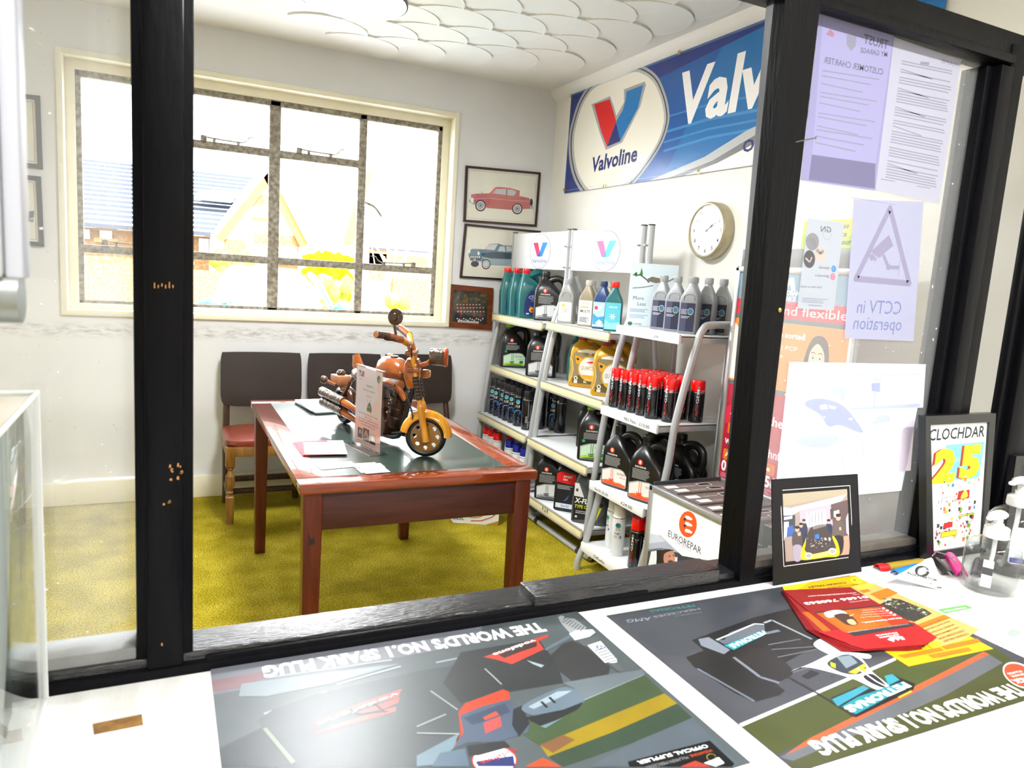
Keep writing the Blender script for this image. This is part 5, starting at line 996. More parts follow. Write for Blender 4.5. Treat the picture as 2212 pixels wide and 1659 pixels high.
def arc_fender(T, R, a0, a1, w_, m, name, th=.006):
    mb = MB(); mb.T = T; n = 18; vs, fs = [], []; cs = [(-w_, -.55), (-w_*.8, .4), (-w_*.35, .95), (0, 1.1), (w_*.35, .95), (w_*.8, .4), (w_, -.55)]
    for i in range(n+1):
        a = a0 + (a1-a0)*i/n
        for lay in (0, 1):
            for y, q in cs: r = R + q*.014 - lay*th; vs.append((r*math.cos(a), y*(1-.1*lay), R*0 + r*math.sin(a)))
    m_ = len(cs); k = 2*m_
    for i in range(n):
        for l in (0, 1):
            for j in range(m_-1): fs.append([i*k+l*m_+j, i*k+l*m_+j+1, (i+1)*k+l*m_+j+1, (i+1)*k+l*m_+j])
        fs.append([i*k, i*k+m_, (i+1)*k+m_, (i+1)*k]); fs.append([i*k+m_-1, i*k+2*m_-1, (i+1)*k+2*m_-1, (i+1)*k+m_-1])
    for i in (0, n): fs.append([i*k+j for j in range(m_)] + [i*k+m_+j for j in reversed(range(m_))])
    mb.add(vs, fs, m); return mb.build(name, bk)
arc_fender(FT @ Matrix.Translation((0, 0, .078)), .082, math.radians(0), math.radians(172), .026, OCH, 'front_fender'); arc_fender(Matrix.Translation((-.315, 0, .074)), .080, math.radians(20), math.radians(185), .026, DKW, 'rear_fender')
for sy in (-1, 1):
    mb = MB(); mb.T = FT; y = sy*.034
    mb.tube([(.004, y, .062), (-.022, y, .19)], [.0125, .0125], OCH, 16); mb.tube([(-.022, y, .19), (-.024, y, .20)], [.0125, .009], OCH, 16); mb.tube([(-.024, y, .20), (-.062, y, .385)], .0085, OCH, 14)
    mb.tube([(-.027, y, .215), (-.045, y, .30)], .0115, BARK, 14)
    for q in range(7): p = Vector((-.028, y, .222)).lerp(Vector((-.044, y, .296)), q/6); mb.lathe([(.0125, -.003), (.014, 0), (.0125, .003)], WIRE, 14, p, (-.2, 0, 1), caps=False)
    mb.build('fork', bk)
mb = MB(); mb.T = FT; mb.box((-.075, -.05, .315), (-.035, .05, .335), ORW, .005); mb.box((-.085, -.048, .375), (-.045, .048, .393), ORW, .006)
for sy in (-1, 1): mb.tube([(-.064, sy*.02, .385), (-.072, sy*.024, .415)], [.014, .010], ORW, 10)
mb.loft([(.255, -.055, 0, .022, .03, 4), (.30, -.06, 0, .03, .042, 4), (.345, -.06, 0, .028, .04, 4), (.36, -.06, 0, .02, .03, 4)], ORW, 20); mb.build('steering_head', bk)
mb = MB(); mb.T = FT; hp = [(-.075, 0, .412), (-.078, -.05, .420), (-.092, -.10, .436), (-.13, -.165, .452), (-.16, -.205, .458)]
mb.tube(hp[:3], .0115, OCH, 14, smooth=3); mb.tube([hp[2], hp[3]], .0135, ORW, 14); mb.tube([hp[3], hp[4]], .0125, BARK, 14); mb.cyl(hp[4], Vector(hp[4])+Vector((-.003, -.004, .0005)), .0105, ENDG, 14)
mb.tube([(-.1, -.105, .43), (-.11, -.15, .438), (-.135, -.19, .443)], [.004, .005, .003], WIRE, 8, smooth=3)
lf = [(x, -y, z) for x, y, z in hp]; mb.tube(lf[:3], .0115, OCH, 14, smooth=3); mb.tube([lf[2], lf[3]], .0135, ORW, 14); mb.tube([lf[3], lf[4]], .0125, BARK, 14)
mb.tube([(-.07, -.03, .415), (-.06, -.07, .405), (-.06, -.03, .36), (-.05, .0, .33)], .003, WIRE, 8, smooth=5); mb.build('handlebar', bk)
mb = MB(); mb.T = FT; mb.tube([(-.105, -.125, .445), (-.112, -.128, .475), (-.112, -.128, .50)], .0045, DKW, 10); q0 = Vector((-.112, -.128, .515)); d = Vector((-.35, -.9, .05))
mb.lathe([(.0, .012), (.012, .012), (.014, .006), (.026, .003), (.029, 0), (.028, -.006), (0, -.007)], DKW, 28, q0, d); mb.build('mirror', bk)
mb = MB(); mb.T = FT; h0 = Vector((.0, 0, .372)); mb.tube([h0, h0+Vector((.055, 0, 0))], [.030, .033], BARK, 20); mb.lathe([(.034, 0), (.036, .004), (.032, .010), (0, .012)], mat('headlight_redwood', (176, 72, 14), .3, scale=9, rgb2=(150, 54, 8)), 28, h0+Vector((.055, 0, 0)), (1, 0, 0)); mb.tube([(-.05, 0, .33), (-.01, 0, .345), (.01, 0, .36)], .009, ORW, 10); mb.build('headlight', bk)
mb = MB(); mb.T = FT; mb.box((-.03, .045, .285), (-.005, .07, .315), ORW, .003); mb.box((-.006, .048, .288), (.0, .067, .312), OCH, .002); mb.build('indicator', bk)
mb = MB(); mb.loft([(.24, .08, 0, .075, .035, 3), (.262, .075, 0, .092, .052, 3), (.29, .075, 0, .095, .056, 2.6), (.318, .07, 0, .08, .048, 2.4), (.335, .06, 0, .05, .03, 2.2), (.34, .055, 0, .02, .012, 2)], ORW, 32); mb.build('fuel_tank', bk)
mb = MB(); mb.lathe([(.016, 0), (.016, .008), (0, .01)], DKW, 16, (.07, 0, .336)); mb.lathe([(.012, 0), (.012, .01), (0, .012)], OCH, 16, (.02, .01, .334)); mb.build('tank_cap', bk)
mb = MB(); mb.loft([(.215, -.10, 0, .10, .04, 3), (.232, -.10, 0, .115, .055, 3), (.25, -.105, 0, .11, .052, 3), (.262, -.12, 0, .08, .04, 2.5)], DKW, 28); mb.tube([(-.2, 0, .245), (-.225, 0, .275), (-.235, 0, .31)], [.02, .018, .012], ORW, 12, 2.0); mb.build('saddle', bk)
mb = MB(); mb.tube([(-.21, 0, .23), (-.05, 0, .225), (.12, 0, .255), (.215, 0, .30)], .014, DKW, 12, smooth=3)
for sy in (-1, 1):
    mb.tube([(.235, sy*.012, .25), (.225, sy*.03, .16), (.18, sy*.035, .05), (.0, sy*.035, .035), (-.16, sy*.035, .05), (-.22, sy*.035, .12)], .009, WIRE, 10, smooth=4)
    mb.tube([(-.22, sy*.03, .20), (-.315, sy*.032, .072)], .008, DKW, 10)
mb.build('bike_frame', bk)
for tilt, x0 in ((.06, .10), (-.05, .03)):
    mb = MB(); mb.tube([(x0, -.006, .08), (x0+tilt, -.012, .225)], [.036, .034], BARK, 18)
    for q in (.3, .55, .8): p = Vector((x0, -.006, .08)).lerp(Vector((x0+tilt, -.012, .225)), q); mb.lathe([(.037, -.004), (.041, 0), (.037, .004)], DKW, 18, p, (tilt, -.006, .145), caps=False)
    mb.build('cylinder', bk)
mb = MB(); mb.lathe([(.0, -.05), (.05, -.048), (.055, -.03), (.055, .03), (.05, .048), (0, .05)], DKW, 28, (.05, 0, .075), (0, 1, 0)); mb.box((-.11, -.04, .035), (.06, .04, .10), DKW, .012); mb.build('engine_block', bk)
mb = MB(); mb.tube([(.02, -.055, .245), (.20, -.05, .25)], .021, BARK, 18); mb.cyl((.2, -.05, .25), (.2035, -.05, .25), .019, ENDG, 18); mb.tube([(.02, -.055, .245), (.016, -.055, .245)], .019, ENDG, 18); mb.build('log_roll', bk)
mb = MB(); mb.tube([(.235, -.045, .20), (.19, -.062, .245), (.10, -.07, .245), (.04, -.07, .19), (.02, -.068, .12), (-.06, -.066, .085)], .0105, ORW, 12, smooth=5); mb.build('exhaust_pipe', bk)
for z, x0 in ((.118, -.40), (.076, -.385)):
    mb = MB(); mb.tube([(-.06, -.062, z-.025), (-.14, -.066, z-.01), (-.22, -.068, z)], [.010, .014, .017], ORW, 14); mb.tube([(-.2, -.068, z), (x0, -.07, z+.012)], [.020, .021], BARK, 16); mb.cyl((x0, -.07, z+.012), (x0-.004, -.07, z+.0125), .016, DKW, 16); mb.build('silencer', bk)
mb = MB(); mb.box((-.405, -.03, .165), (-.33, .03, .205), ENDG, .003); mb.lathe([(.018, 0), (.02, .012), (.012, .022), (0, .024)], BARK, 18, (-.365, 0, .205)); mb.build('tail_box', bk)
for sy in (-1, 1):
    mb = MB(); mb.tube([(-.35, sy*.03, .165), (-.385, sy*.055, .178)], .006, ORW, 10); mb.lathe([(.006, 0), (.015, .008), (.017, .02), (.013, .03), (0, .033)], BARK, 16, (-.383, sy*.054, .178), (-.6, sy*.5, .2)); mb.build('indicator', bk)
mb = MB(); mb.tube([(.24, -.05, .23), (.30, -.052, .15), (.26, -.05, .09), (.16, -.05, .06)], .0035, WIRE, 8, smooth=5); mb.build('brake_cable', bk)

# ------------------------------------------------------------------ acrylic sign holder, leaflets and cards on the table
dv = Vector((.218, -.976, 0)); hc = Vector((.69, 2.655, TZ)); nv = Vector((-.976, -.218, 0))
PH = Plane(hc + nv*.004 + Vector((0, 0, .006)), dv, (0, 0, 1), .0004); ZM = (700, 670, 5.0267); ACR = glass_mat('clear_acrylic', .03, tint=(.96, .98, .98), refl=1.6)
sh = thing('sign_holder', 'clear acrylic table sign holder with printed sheet in front of the motorbike', 'sign holder', hc, math.atan2(dv.y, dv.x))
mb = MB(); mb.box((-.112, -.048, 0), (.112, .042, .003), ACR, .001); mb.box((-.108, -.0055, .003), (.108, -.0025, .31), ACR, .0008); mb.box((-.108, .0025, .003), (.108, .0055, .31), ACR, .0008); mb.build('holder', sh, smooth=0)
A = Art((-.104, .002, .104, .298)); m_ = lambda pts: PH.uvs(pts, ZM)
A.r(-.104, .002, .104, .298, paper_mat('sign_sheet', (238, 226, 232), .25)); A.p([(-.104, .002), (.104, .002), (.104, .12), (-.104, .10)], paper_mat('sign_sheet_pink', (246, 196, 186), .25)); A.p([(-.06, .10), (.104, .12), (.104, .298), (.05, .298), (.08, .2)], paper_mat('sign_sheet_blush', (244, 214, 206), .25))
A.tl('TUV', -.086, .262, .020, ink(40, 60, 90), .05, 0, .8); A.r(-.055, .262, -.042, .282, ink(220, 50, 80)); A.tl('TUNAP', -.084, .249, .006, ink(120, 130, 140)); A.e(.075, .27, .0145, .0145, ink(110, 130, 120)); A.e(.075, .27, .012, .012, ink(70, 90, 70)); A.p(ell(.08, .266, .005, .008), ink(90, 190, 60))
A.tl('TUNAP', -.022, .229, .0075, ink(70, 120, 80), .02); A.lines(.012, .229, .04, .237, 2, ink(140, 160, 150)); A.t('Injector Cleaner - Diesel & Petrol', (-.048, .213), (.05, .213), .0055, ink(60, 60, 66), .01); A.tl('Symptoms', .003, .192, .0065, ink(214, 60, 60), .01, center=True)
A.p(spline([(-.008, .152), (.0, .168), (.012, .172), (.022, .164), (.028, .146), (.02, .134), (.012, .14), (.0, .136), (-.012, .142)], 4), ink(74, 88, 36)); A.e(.008, .156, .003, .003, ink(220, 225, 200)); A.path([(.006, .17), (.014, .182), (.024, .17)], .0015, ink(80, 80, 80)); A.e(-.008, .178, .004, .006, ink(226, 200, 190)); A.path([(-.01, .172), (-.011, .158)], .002, ink(226, 190, 170))
for k, s in enumerate(('Lack of Power, Uneven Idle, Hesitation,', 'Injector Knock', 'Poor Emissions, Using More Fuel, Excess', 'Smoke (Black), MOT Failure (Emissions),', 'Incorrect Fuel Added To Tank')):
    wd = len(s)*.00205; A.t(s, (.003-wd, .121-k*.0105), (.003+wd, .121-k*.0105), .0056, ink(62, 56, 62), .01)
for x0, x1, z0, z1, m1 in ((-.078, -.042, .026, .062, (60, 44, 40)), (-.034, .014, .022, .068, (88, 44, 24)), (.022, .066, .022, .055, (210, 200, 190))): A.r(x0-.0015, z0-.0015, x1+.0015, z1+.0015, ink(40, 36, 40)); A.r(x0, z0, x1, z1, ink(*m1)); A.r(x0, z0, x1, z0+.010, ink(50, 60, 80)); A.e((x0+x1)/2, (z0+z1)/2+.004, .009, .010, ink(min(255, m1[0]+90), m1[1]+50, m1[2]+30)); A.path([(x0+.008, z0+.014), ((x0+x1)/2, z1-.006), (x1-.006, z0+.016)], .002, ink(230, 226, 220))
A.lines(-.08, .008, .08, .016, 2, ink(150, 130, 136), .4, .1)
mb = MB(); A.into(mb, lambda u, v, k: Vector((u, -.0015-.0004*0, .006+v)) + Vector((0, -.0012+.0002*(-k)*.2, 0))); mb.build('sheet', sh, smooth=0)
def leaflet(name, label, z, c, w_, h_, ang, m, artf=None, thick=.0012, group=None, cat='leaflet'):
    a = math.radians(ang); P = Plane((c[0], c[1], z), (math.cos(a), math.sin(a), 0), (-math.sin(a), math.cos(a), 0), .0003); A = Art((-w_/2, -h_/2, w_/2, h_/2)); 
    if artf: artf(A, w_, h_)
    return sheet(name, P, -w_/2, -h_/2, w_/2, h_/2, m, A, label, cat, thick, group)
RP = ink(206, 40, 60); WP = ink(240, 238, 236)
def art_red_leaf(A, w_, h_): A.r(-w_/2, -h_/2, w_/2, h_/2, ink(238, 232, 230)); A.r(-w_/2, h_/2-.03, w_/2-.06, h_/2, ink(224, 60, 80)); A.p([(w_/2-.09, h_/2-.05), (w_/2-.02, h_/2-.05), (w_/2-.03, h_/2-.02)], ink(246, 200, 130)); A.lines(-w_/2+.02, -.05, w_/2-.02, .03, 6, ink(226, 170, 176))
for k in range(5): leaflet('leaflet', ('topmost white and red leaflet of the fanned pile at table front left', 'second leaflet down in the fanned red edged pile on the table', 'third leaflet down in the fanned red edged pile on the table', 'fourth leaflet down in the fanned red edged pile on the table', 'bottom leaflet of the fanned red edged pile on the table')[k], TZ+.0002+(4-k)*.0016, (.535-k*.006, 2.675+k*.004), .148, .21, -8+k*2.2, WP if k == 0 else RP, art_red_leaf if k == 0 else None, .0013, 'leaflets piled on the table')
def art_card(A, w_, h_): A.lines(-w_/2+.006, -.004, w_/2-.012, h_/2-.005, 3, ink(190, 60, 90), .5); A.r(-w_/2+.006, -h_/2+.006, -w_/2+.03, -.01, ink(214, 180, 190))
cds = [(.625, 2.425, 2), (.640, 2.405, 3), (.628, 2.362, 4), (.640, 2.345, 5)]
for k, (x, y, a) in enumerate(cds): leaflet('business_card', ('lower card of the far pair of pink printed business cards', 'upper card of the far pair of pink printed business cards', 'lower card of the near pair of pink printed business cards', 'upper card of the near pair of pink printed business cards')[k], TZ+.0002+.0012*(k % 2)+.0002, (x, y), .085, .055, a, WP, art_card, .001, 'business cards on the table', 'card')
leaflet('note_paper', 'blank white slip lying left of the business cards on the table', TZ+.0003, (.53, 2.44), .13, .07, 8, WP, None, .0006, cat='paper')
leaflet('map_sheet', 'pale green folded sheet near the right rear edge of the green table top', TZ+.0004, (1.04, 3.20), .17, .12, 6, ink(150, 206, 160), lambda A, w_, h_: A.p([(-.06, -.04), (.02, -.02), (.05, .05), (-.03, .03)], ink(196, 222, 190)), .0008, cat='paper')
def art_mag(c1, c2):
    def f(A, w_, h_): A.r(-w_/2, -h_/2, w_/2, h_/2, ink(238, 240, 244)); A.p([(-w_/2, -.02), (.02, -.05), (.06, .05), (-w_/2, .08)], ink(*c1)); A.p([(.0, -.09), (w_/2, -.06), (w_/2, -.01), (.02, -.03)], ink(*c2)); A.lines(-w_/2+.02, -h_/2+.015, w_/2-.02, -h_/2+.05, 3, ink(160, 170, 190))
    return f
leaflet('magazine', 'dark edged magazine lowest in the pile by the middle chair back', TZ+.0003, (.70, 3.47), .21, .28, 12, ink(60, 66, 70), None, .006, 'magazines on the table', 'magazine'); leaflet('magazine', 'white magazine in the middle of the pile near the middle chair', TZ+.0066, (.695, 3.475), .21, .28, 10, WP, art_mag((206, 216, 236), (236, 200, 212)), .005, 'magazines on the table', 'magazine'); leaflet('magazine', 'topmost blue and pink magazine on the pile behind the sign holder', TZ+.0119, (.685, 3.49), .20, .27, 6, WP, art_mag((120, 160, 214), (226, 70, 110)), .004, 'magazines on the table', 'magazine')
leaflet('magazine', 'white open magazine lying behind the motorbike at the table far end', TZ+.0003, (1.0, 3.50), .21, .28, 4, WP, art_mag((214, 222, 236), (220, 40, 90)), .006, 'magazines on the table', 'magazine')
# ------------------------------------------------------------------ printed things lying on the counter
ZA = (440, 1300, 3.6867); ZB = (900, 1300, 3.16); ZC = (1300, 1240, 2.42544); ZD = (1690, 1220, 4.23755); ZE = (1880, 860, 3.4548); ZG = (1660, 1020, 6.3794)
PC = Plane((0, 0, CT), (1, 0, 0), (0, 1, 0), .00025)
def cz(pts, z): return PC.uvs(pts, z)
def gi(r, g, b):
    f = 1.0 if min(r, g, b) > 200 else .74
    r, g, b = int(r*f), int(g*f), int(b*f); return mat('laminate_%02x%02x%02x' % (r, g, b), (r, g, b), .34, bump=.03, bscale=14, spec=.3, var=.2, scale=9)
def txt_px(A, P, body, a, b, top, m, z, bold=.02, shear=0, flip=False):
    a, b, top = P.uvs([a, b, top], z); L_ = math.hypot(b[0]-a[0], b[1]-a[1]); h = abs((top[0]-a[0])*-(b[1]-a[1]) + (top[1]-a[1])*(b[0]-a[0]))/L_; A.t(body, a, b, h, m, bold, shear, flip)
# racing car poster nearest the camera
u0, v0, u1, v1 = .056, .60, .646, 1.0225
A = Art((u0, v0, u1, v1)); a_ = lambda *p: cz(p, ZA); b_ = lambda *p: cz(p, ZB)
A.r(u0, v0, u1, v1, gi(92, 102, 106)); A.p(a_((0, 540), (500, 430), (1200, 300), (2212, 150), (2212, 320), (1400, 480), (700, 640), (0, 760)), gi(128, 132, 142)); A.p(a_((40, 640), (480, 560), (520, 600), (300, 690), (50, 730)), gi(146, 110, 118)); A.p(a_((300, 660), (1060, 560), (1560, 500), (1000, 660), (500, 760), (280, 760)), gi(146, 160, 172))
for q in (((1060, 665), (1570, 520)), ((1850, 490), (2150, 430)), ((480, 900), (980, 720)), ((520, 610), (1500, 470))): s_, e_ = a_(*q); A.line(s_, e_, .004, gi(176, 186, 192))
A.p(a_((430, 950), (560, 860), (900, 740), (1700, 560), (2212, 480), (2212, 1324), (100, 1324), (60, 1200), (460, 1010)), gi(76, 84, 88)); A.p(a_((100, 1200), (460, 1010), (740, 1290), (720, 1324), (100, 1324)), gi(62, 68, 74)); A.p(a_((470, 1020), (500, 1010), (730, 1280), (700, 1300)), gi(140, 150, 130))
A.p(b_((870, 410), (1000, 290), (1060, 270), (1150, 310), (1320, 450), (1310, 500), (1180, 570), (1100, 580), (960, 470)), gi(60, 62, 64)); A.p(b_((300, 350), (830, 260), (960, 430), (1000, 560), (640, 620), (300, 700), (180, 560)), gi(54, 58, 60))
A.p(b_((1120, 670), (1545, 495), (1700, 640), (1340, 780), (840, 990), (700, 900), (760, 820)), gi(72, 92, 60)); A.p(b_((840, 985), (1340, 775), (1690, 632), (1780, 700), (1330, 900), (900, 1070)), gi(172, 146, 26)); A.p(b_((840, 985), (1000, 915), (1080, 950), (930, 1040)), gi(140, 96, 60)); A.p(b_((900, 1065), (1330, 900), (1780, 705), (1880, 800), (1500, 960), (1000, 1134)), gi(60, 80, 62)); A.p(b_((1180, 1134), (1500, 960), (1880, 800), (2212, 1134)), gi(96, 108, 118))
s_, e_ = b_((1125, 678), (1545, 500)); A.line(s_, e_, .005, gi(176, 188, 196)); A.p(b_((1000, 560), (1320, 500), (1540, 470), (1560, 500), (1130, 680), (1080, 600)), gi(118, 130, 138))
A.p(b_((455, 383), (895, 228), (900, 245), (830, 275), (870, 330), (650, 432), (540, 400)), gi(226, 74, 58)); A.p(b_((560, 370), (700, 300), (820, 280), (820, 310), (700, 350), (600, 390)), gi(70, 50, 52)); txt_px(A, PC, 'vodafone', (800, 262), (515, 362), (812, 280), gi(244, 236, 232), ZB)
A.p(b_((870, 330), (1040, 232), (1060, 250), (885, 340)), gi(110, 128, 142)); A.p(b_((750, 405), (870, 440), (850, 455), (790, 430)), gi(190, 206, 212))
VR = gi(238, 96, 88); A.p(a_((862, 980), (1190, 835), (1580, 700), (1545, 765), (1200, 862), (870, 1005)), VR); A.p(a_((1235, 885), (1440, 812), (1560, 770), (1545, 812), (1450, 852), (1262, 897)), VR); A.p(a_((870, 1058), (1130, 960), (1530, 845), (1528, 880), (1200, 980), (886, 1068)), VR); A.path(a_((1165, 855), (1215, 905), (1380, 890), (1470, 880)), .0035, gi(60, 56, 60)); A.path(a_((1335, 800), (1420, 870), (1450, 890)), .004, gi(60, 56, 60)); txt_px(A, PC, 'vodafone', (1540, 730), (900, 980), (1548, 750), gi(240, 226, 224), ZA, .0)
A.p(b_((285, 760), (330, 700), (590, 605), (630, 620), (640, 690), (600, 700), (300, 790), (320, 900), (240, 1000), (255, 1010), (300, 900)), gi(226, 72, 36)); A.p(b_((296, 782), (450, 720), (636, 672), (680, 750), (770, 840), (760, 900), (560, 960), (350, 970), (245, 1012), (320, 900)), gi(86, 100, 124)); A.p(b_((320, 800), (600, 700), (640, 760), (380, 850)), gi(62, 76, 104))
A.p(b_((450, 800), (540, 755), (565, 780), (470, 815)), gi(226, 84, 60)); A.p(b_((455, 835), (570, 790), (580, 860), (470, 910)), gi(214, 84, 84))
A.p(b_((0, 1060), (290, 905), (250, 1010), (120, 1120), (0, 1134)), gi(124, 150, 166)); A.p(b_((100, 1134), (160, 1040), (330, 1010), (360, 1134)), gi(96, 120, 140)); A.p(b_((660, 740), (720, 715), (770, 840), (700, 930), (650, 850)), gi(40, 44, 50))
A.p(b_(*spline([(720, 720), (960, 600), (1060, 600), (1110, 630), (1140, 700), (980, 760), (800, 785)], 4)), gi(112, 130, 146)); A.p(b_((760, 725), (960, 620), (1060, 615), (980, 660), (800, 740)), gi(176, 196, 210)); A.p(b_((780, 790), (1000, 745), (1140, 690), (1100, 740), (980, 800), (880, 870), (740, 800)), gi(38, 42, 44)); A.p(b_((840, 860), (1000, 800), (880, 872)), gi(120, 150, 162)); s_, e_ = b_((850, 690), (890, 730)); A.line(s_, e_, .004, gi(40, 44, 48)); s_, e_ = b_((905, 660), (945, 700)); A.line(s_, e_, .004, gi(40, 44, 48))
A.p(b_(*ell(530, 1090, 155, 105)), gi(214, 60, 60)); A.p(b_(*ell(530, 1092, 145, 92)), gi(240, 238, 240)); A.p(b_((400, 1100), (660, 1060), (672, 1134), (420, 1134)), gi(40, 54, 120)); txt_px(A, PC, 'vodafone', (672, 1010), (430, 1100), (676, 1044), gi(220, 40, 44), ZB); A.p(b_((340, 990), (600, 960), (640, 1000), (420, 1060), (360, 1060)), gi(44, 46, 50)); A.p(b_((740, 1134), (860, 1075), (990, 1134)), gi(240, 86, 36))
for q in (((465, 462), (580, 570)), ((95, 615), (280, 745)), ((0, 860), (200, 775)), ((0, 905), (290, 910))): s_, e_ = b_(*q); A.line(s_, e_, .0025, gi(180, 190, 190))
sp_ = gi(176, 182, 186); sd_ = gi(104, 110, 114); A.p(b_((965, 110), (985, 98), (1010, 105), (1000, 130), (985, 150)), sp_); A.p(b_((985, 150), (1020, 115), (1075, 120), (1160, 180), (1130, 210), (1050, 225)), sp_); A.p(b_((1040, 225), (1090, 200), (1200, 195), (1220, 215), (1180, 245), (1080, 270)), gi(214, 220, 222)); A.p(b_((1090, 270), (1240, 240), (1250, 275), (1210, 300), (1140, 310)), sd_); A.p(b_((1165, 305), (1255, 275), (1370, 405), (1365, 425), (1285, 425)), gi(214, 220, 226)); A.p(b_((1310, 432), (1370, 420), (1420, 480), (1385, 492)), sd_)
for k in range(7): s_, e_ = b_((1000+k*19, 150+k*10), (1040+k*17, 120+k*9)); A.line(s_, e_, .0018, sd_, k > 0)
for k in range(6): s_, e_ = b_((1215+k*16, 345+k*16), (1290+k*16, 320+k*17)); A.line(s_, e_, .002, sd_, k > 0)
A.k += 1; txt_px(A, PC, 'NGK', (1268, 300), (1205, 312), (1270, 326), gi(60, 90, 140), ZB)
A.p(b_((1440, 1100), (2000, 955), (2170, 1115), (2150, 1134), (1450, 1134)), gi(22, 22, 24)); txt_px(A, PC, 'OFFICIAL SUPPLIER', (1975, 982), (1500, 1098), (1990, 1003), gi(226, 228, 230), ZB, .02); txt_px(A, PC, 'VODAFONE', (2010, 1015), (1860, 1055), (2016, 1032), gi(230, 84, 40), ZB); txt_px(A, PC, 'McLAREN MERCEDES', (1842, 1062), (1560, 1134), (1848, 1082), gi(170, 176, 180), ZB, .0); A.p(b_((1800, 1134), (1900, 1095), (2010, 1134)), gi(230, 70, 50)); A.p(b_((1960, 1110), (2060, 1070), (2100, 1110), (2040, 1134)), gi(224, 226, 230)); A.path(b_(*ell(2010, 1070, 30, 22)), .001, gi(190, 170, 80))
A.t("THE WORLD'S NO.1 SPARK PLUG", (.563, 1.004), (.122, 1.006), .028, gi(240, 242, 242), .045)
sheet('racing_poster', PC, u0, v0, u1, v1, gi(70, 78, 84), A, 'grey racing car spark plug poster lying on the counter nearest the camera', 'poster', .0012)
# second racing poster
u0, v0, u1, v1 = .688, .566, 1.284, .993
A = Art((u0, v0, u1, v1)); c_ = lambda *p: cz(p, ZC)
A.r(u0, v0, u1, v1, gi(88, 90, 98)); A.p(c_((30, 210), (600, 120), (1100, 60), (1000, 210), (560, 330), (440, 440), (300, 420)), gi(82, 86, 94)); A.p(c_((470, 350), (800, 230), (1050, 170), (1300, 330), (1050, 420), (900, 500), (600, 460)), gi(44, 44, 46))
A.p(c_((720, 800), (1545, 440), (2060, 390), (2212, 500), (1640, 600), (1330, 755), (920, 950)), gi(86, 92, 40)); s_, e_ = c_((720, 800), (1545, 445)); A.line(s_, e_, .006, gi(206, 212, 220)); A.p(c_((1540, 450), (2060, 390), (2000, 420), (1640, 595), (1540, 520)), gi(82, 96, 44))
A.p(c_((1090, 865), (1640, 592), (2000, 410), (2030, 425), (1660, 615), (1130, 880), (940, 965)), gi(240, 110, 64)); A.p(c_((930, 965), (1130, 880), (1660, 615), (2030, 425), (2100, 470), (1800, 640), (1300, 860), (1000, 985)), gi(120, 124, 130)); A.p(c_((950, 1016), (1000, 985), (1300, 860), (1800, 640), (2100, 470), (2212, 560), (2212, 1016)), gi(88, 92, 50))
A.p(c_((440, 440), (560, 395), (690, 440), (900, 570), (960, 615), (930, 640), (800, 675), (700, 630), (480, 490)), gi(48, 46, 46)); A.p(c_((640, 440), (720, 400), (880, 385), (1000, 505), (1000, 530), (930, 570), (790, 530)), gi(54, 51, 51))
s_, e_ = c_((500, 500), (800, 672)); A.line(s_, e_, .004, gi(130, 140, 156)); A.path(c_((690, 440), (830, 545), (930, 575)), .006, gi(150, 158, 172))
A.p(c_((505, 345), (560, 335), (672, 402), (640, 425), (520, 380)), gi(150, 160, 174)); A.p(c_((595, 345), (640, 350), (670, 310), (790, 265), (850, 270), (855, 300), (690, 360), (640, 372)), gi(120, 128, 140)); A.p(c_((640, 378), (850, 300), (860, 318), (690, 402)), gi(60, 190, 200)); txt_px(A, PC, 'PETRONAS', (842, 300), (662, 378), (852, 322), gi(236, 246, 248), ZC); A.path(c_((850, 260), (890, 245), (1100, 345)), .005, gi(190, 198, 208)); A.path(c_((860, 315), (930, 300)), .007, gi(140, 148, 160)); A.path(c_((600, 350), (660, 325), (800, 265), (850, 268)), .003, gi(206, 212, 220))
for q in (((870, 375), (1040, 345)), ((890, 400), (1110, 385)), ((920, 440), (1120, 400)), ((1000, 520), (1200, 460))): s_, e_ = c_(*q); A.line(s_, e_, .0025, gi(130, 132, 138))
A.p(c_(*spline([(1108, 375), (1170, 340), (1260, 400), (1400, 425), (1395, 448), (1290, 432), (1200, 428)], 4)), gi(214, 220, 230)); A.p(c_(*spline([(990, 515), (1100, 470), (1230, 412), (1340, 430), (1420, 520), (1505, 590), (1495, 612), (1440, 612), (1330, 560), (1200, 520), (1060, 492)], 4)), gi(206, 214, 226)); A.p(c_(*spline([(1180, 470), (1290, 425), (1385, 488), (1345, 530), (1250, 520)], 4)), gi(60, 70, 80)); A.p(c_((1195, 465), (1225, 475), (1225, 500), (1200, 490)), gi(226, 220, 40)); A.p(c_((1290, 520), (1380, 470), (1385, 490), (1330, 530)), gi(232, 222, 60)); A.p(c_((1340, 505), (1385, 500), (1375, 530)), gi(240, 230, 30)); A.p(c_((1230, 440), (1300, 430), (1340, 470), (1280, 500)), gi(150, 170, 180))
A.p(c_(*spline([(1370, 540), (1420, 530), (1485, 585), (1470, 600), (1400, 570)], 4)), gi(40, 42, 46)); A.path(c_((1340, 500), (1440, 570), (1500, 600)), .003, gi(246, 248, 250)); A.p(c_((1045, 540), (1095, 508), (1140, 525), (1080, 555)), gi(50, 52, 56)); A.p(c_((1190, 540), (1220, 535), (1215, 550)), gi(90, 70, 70))
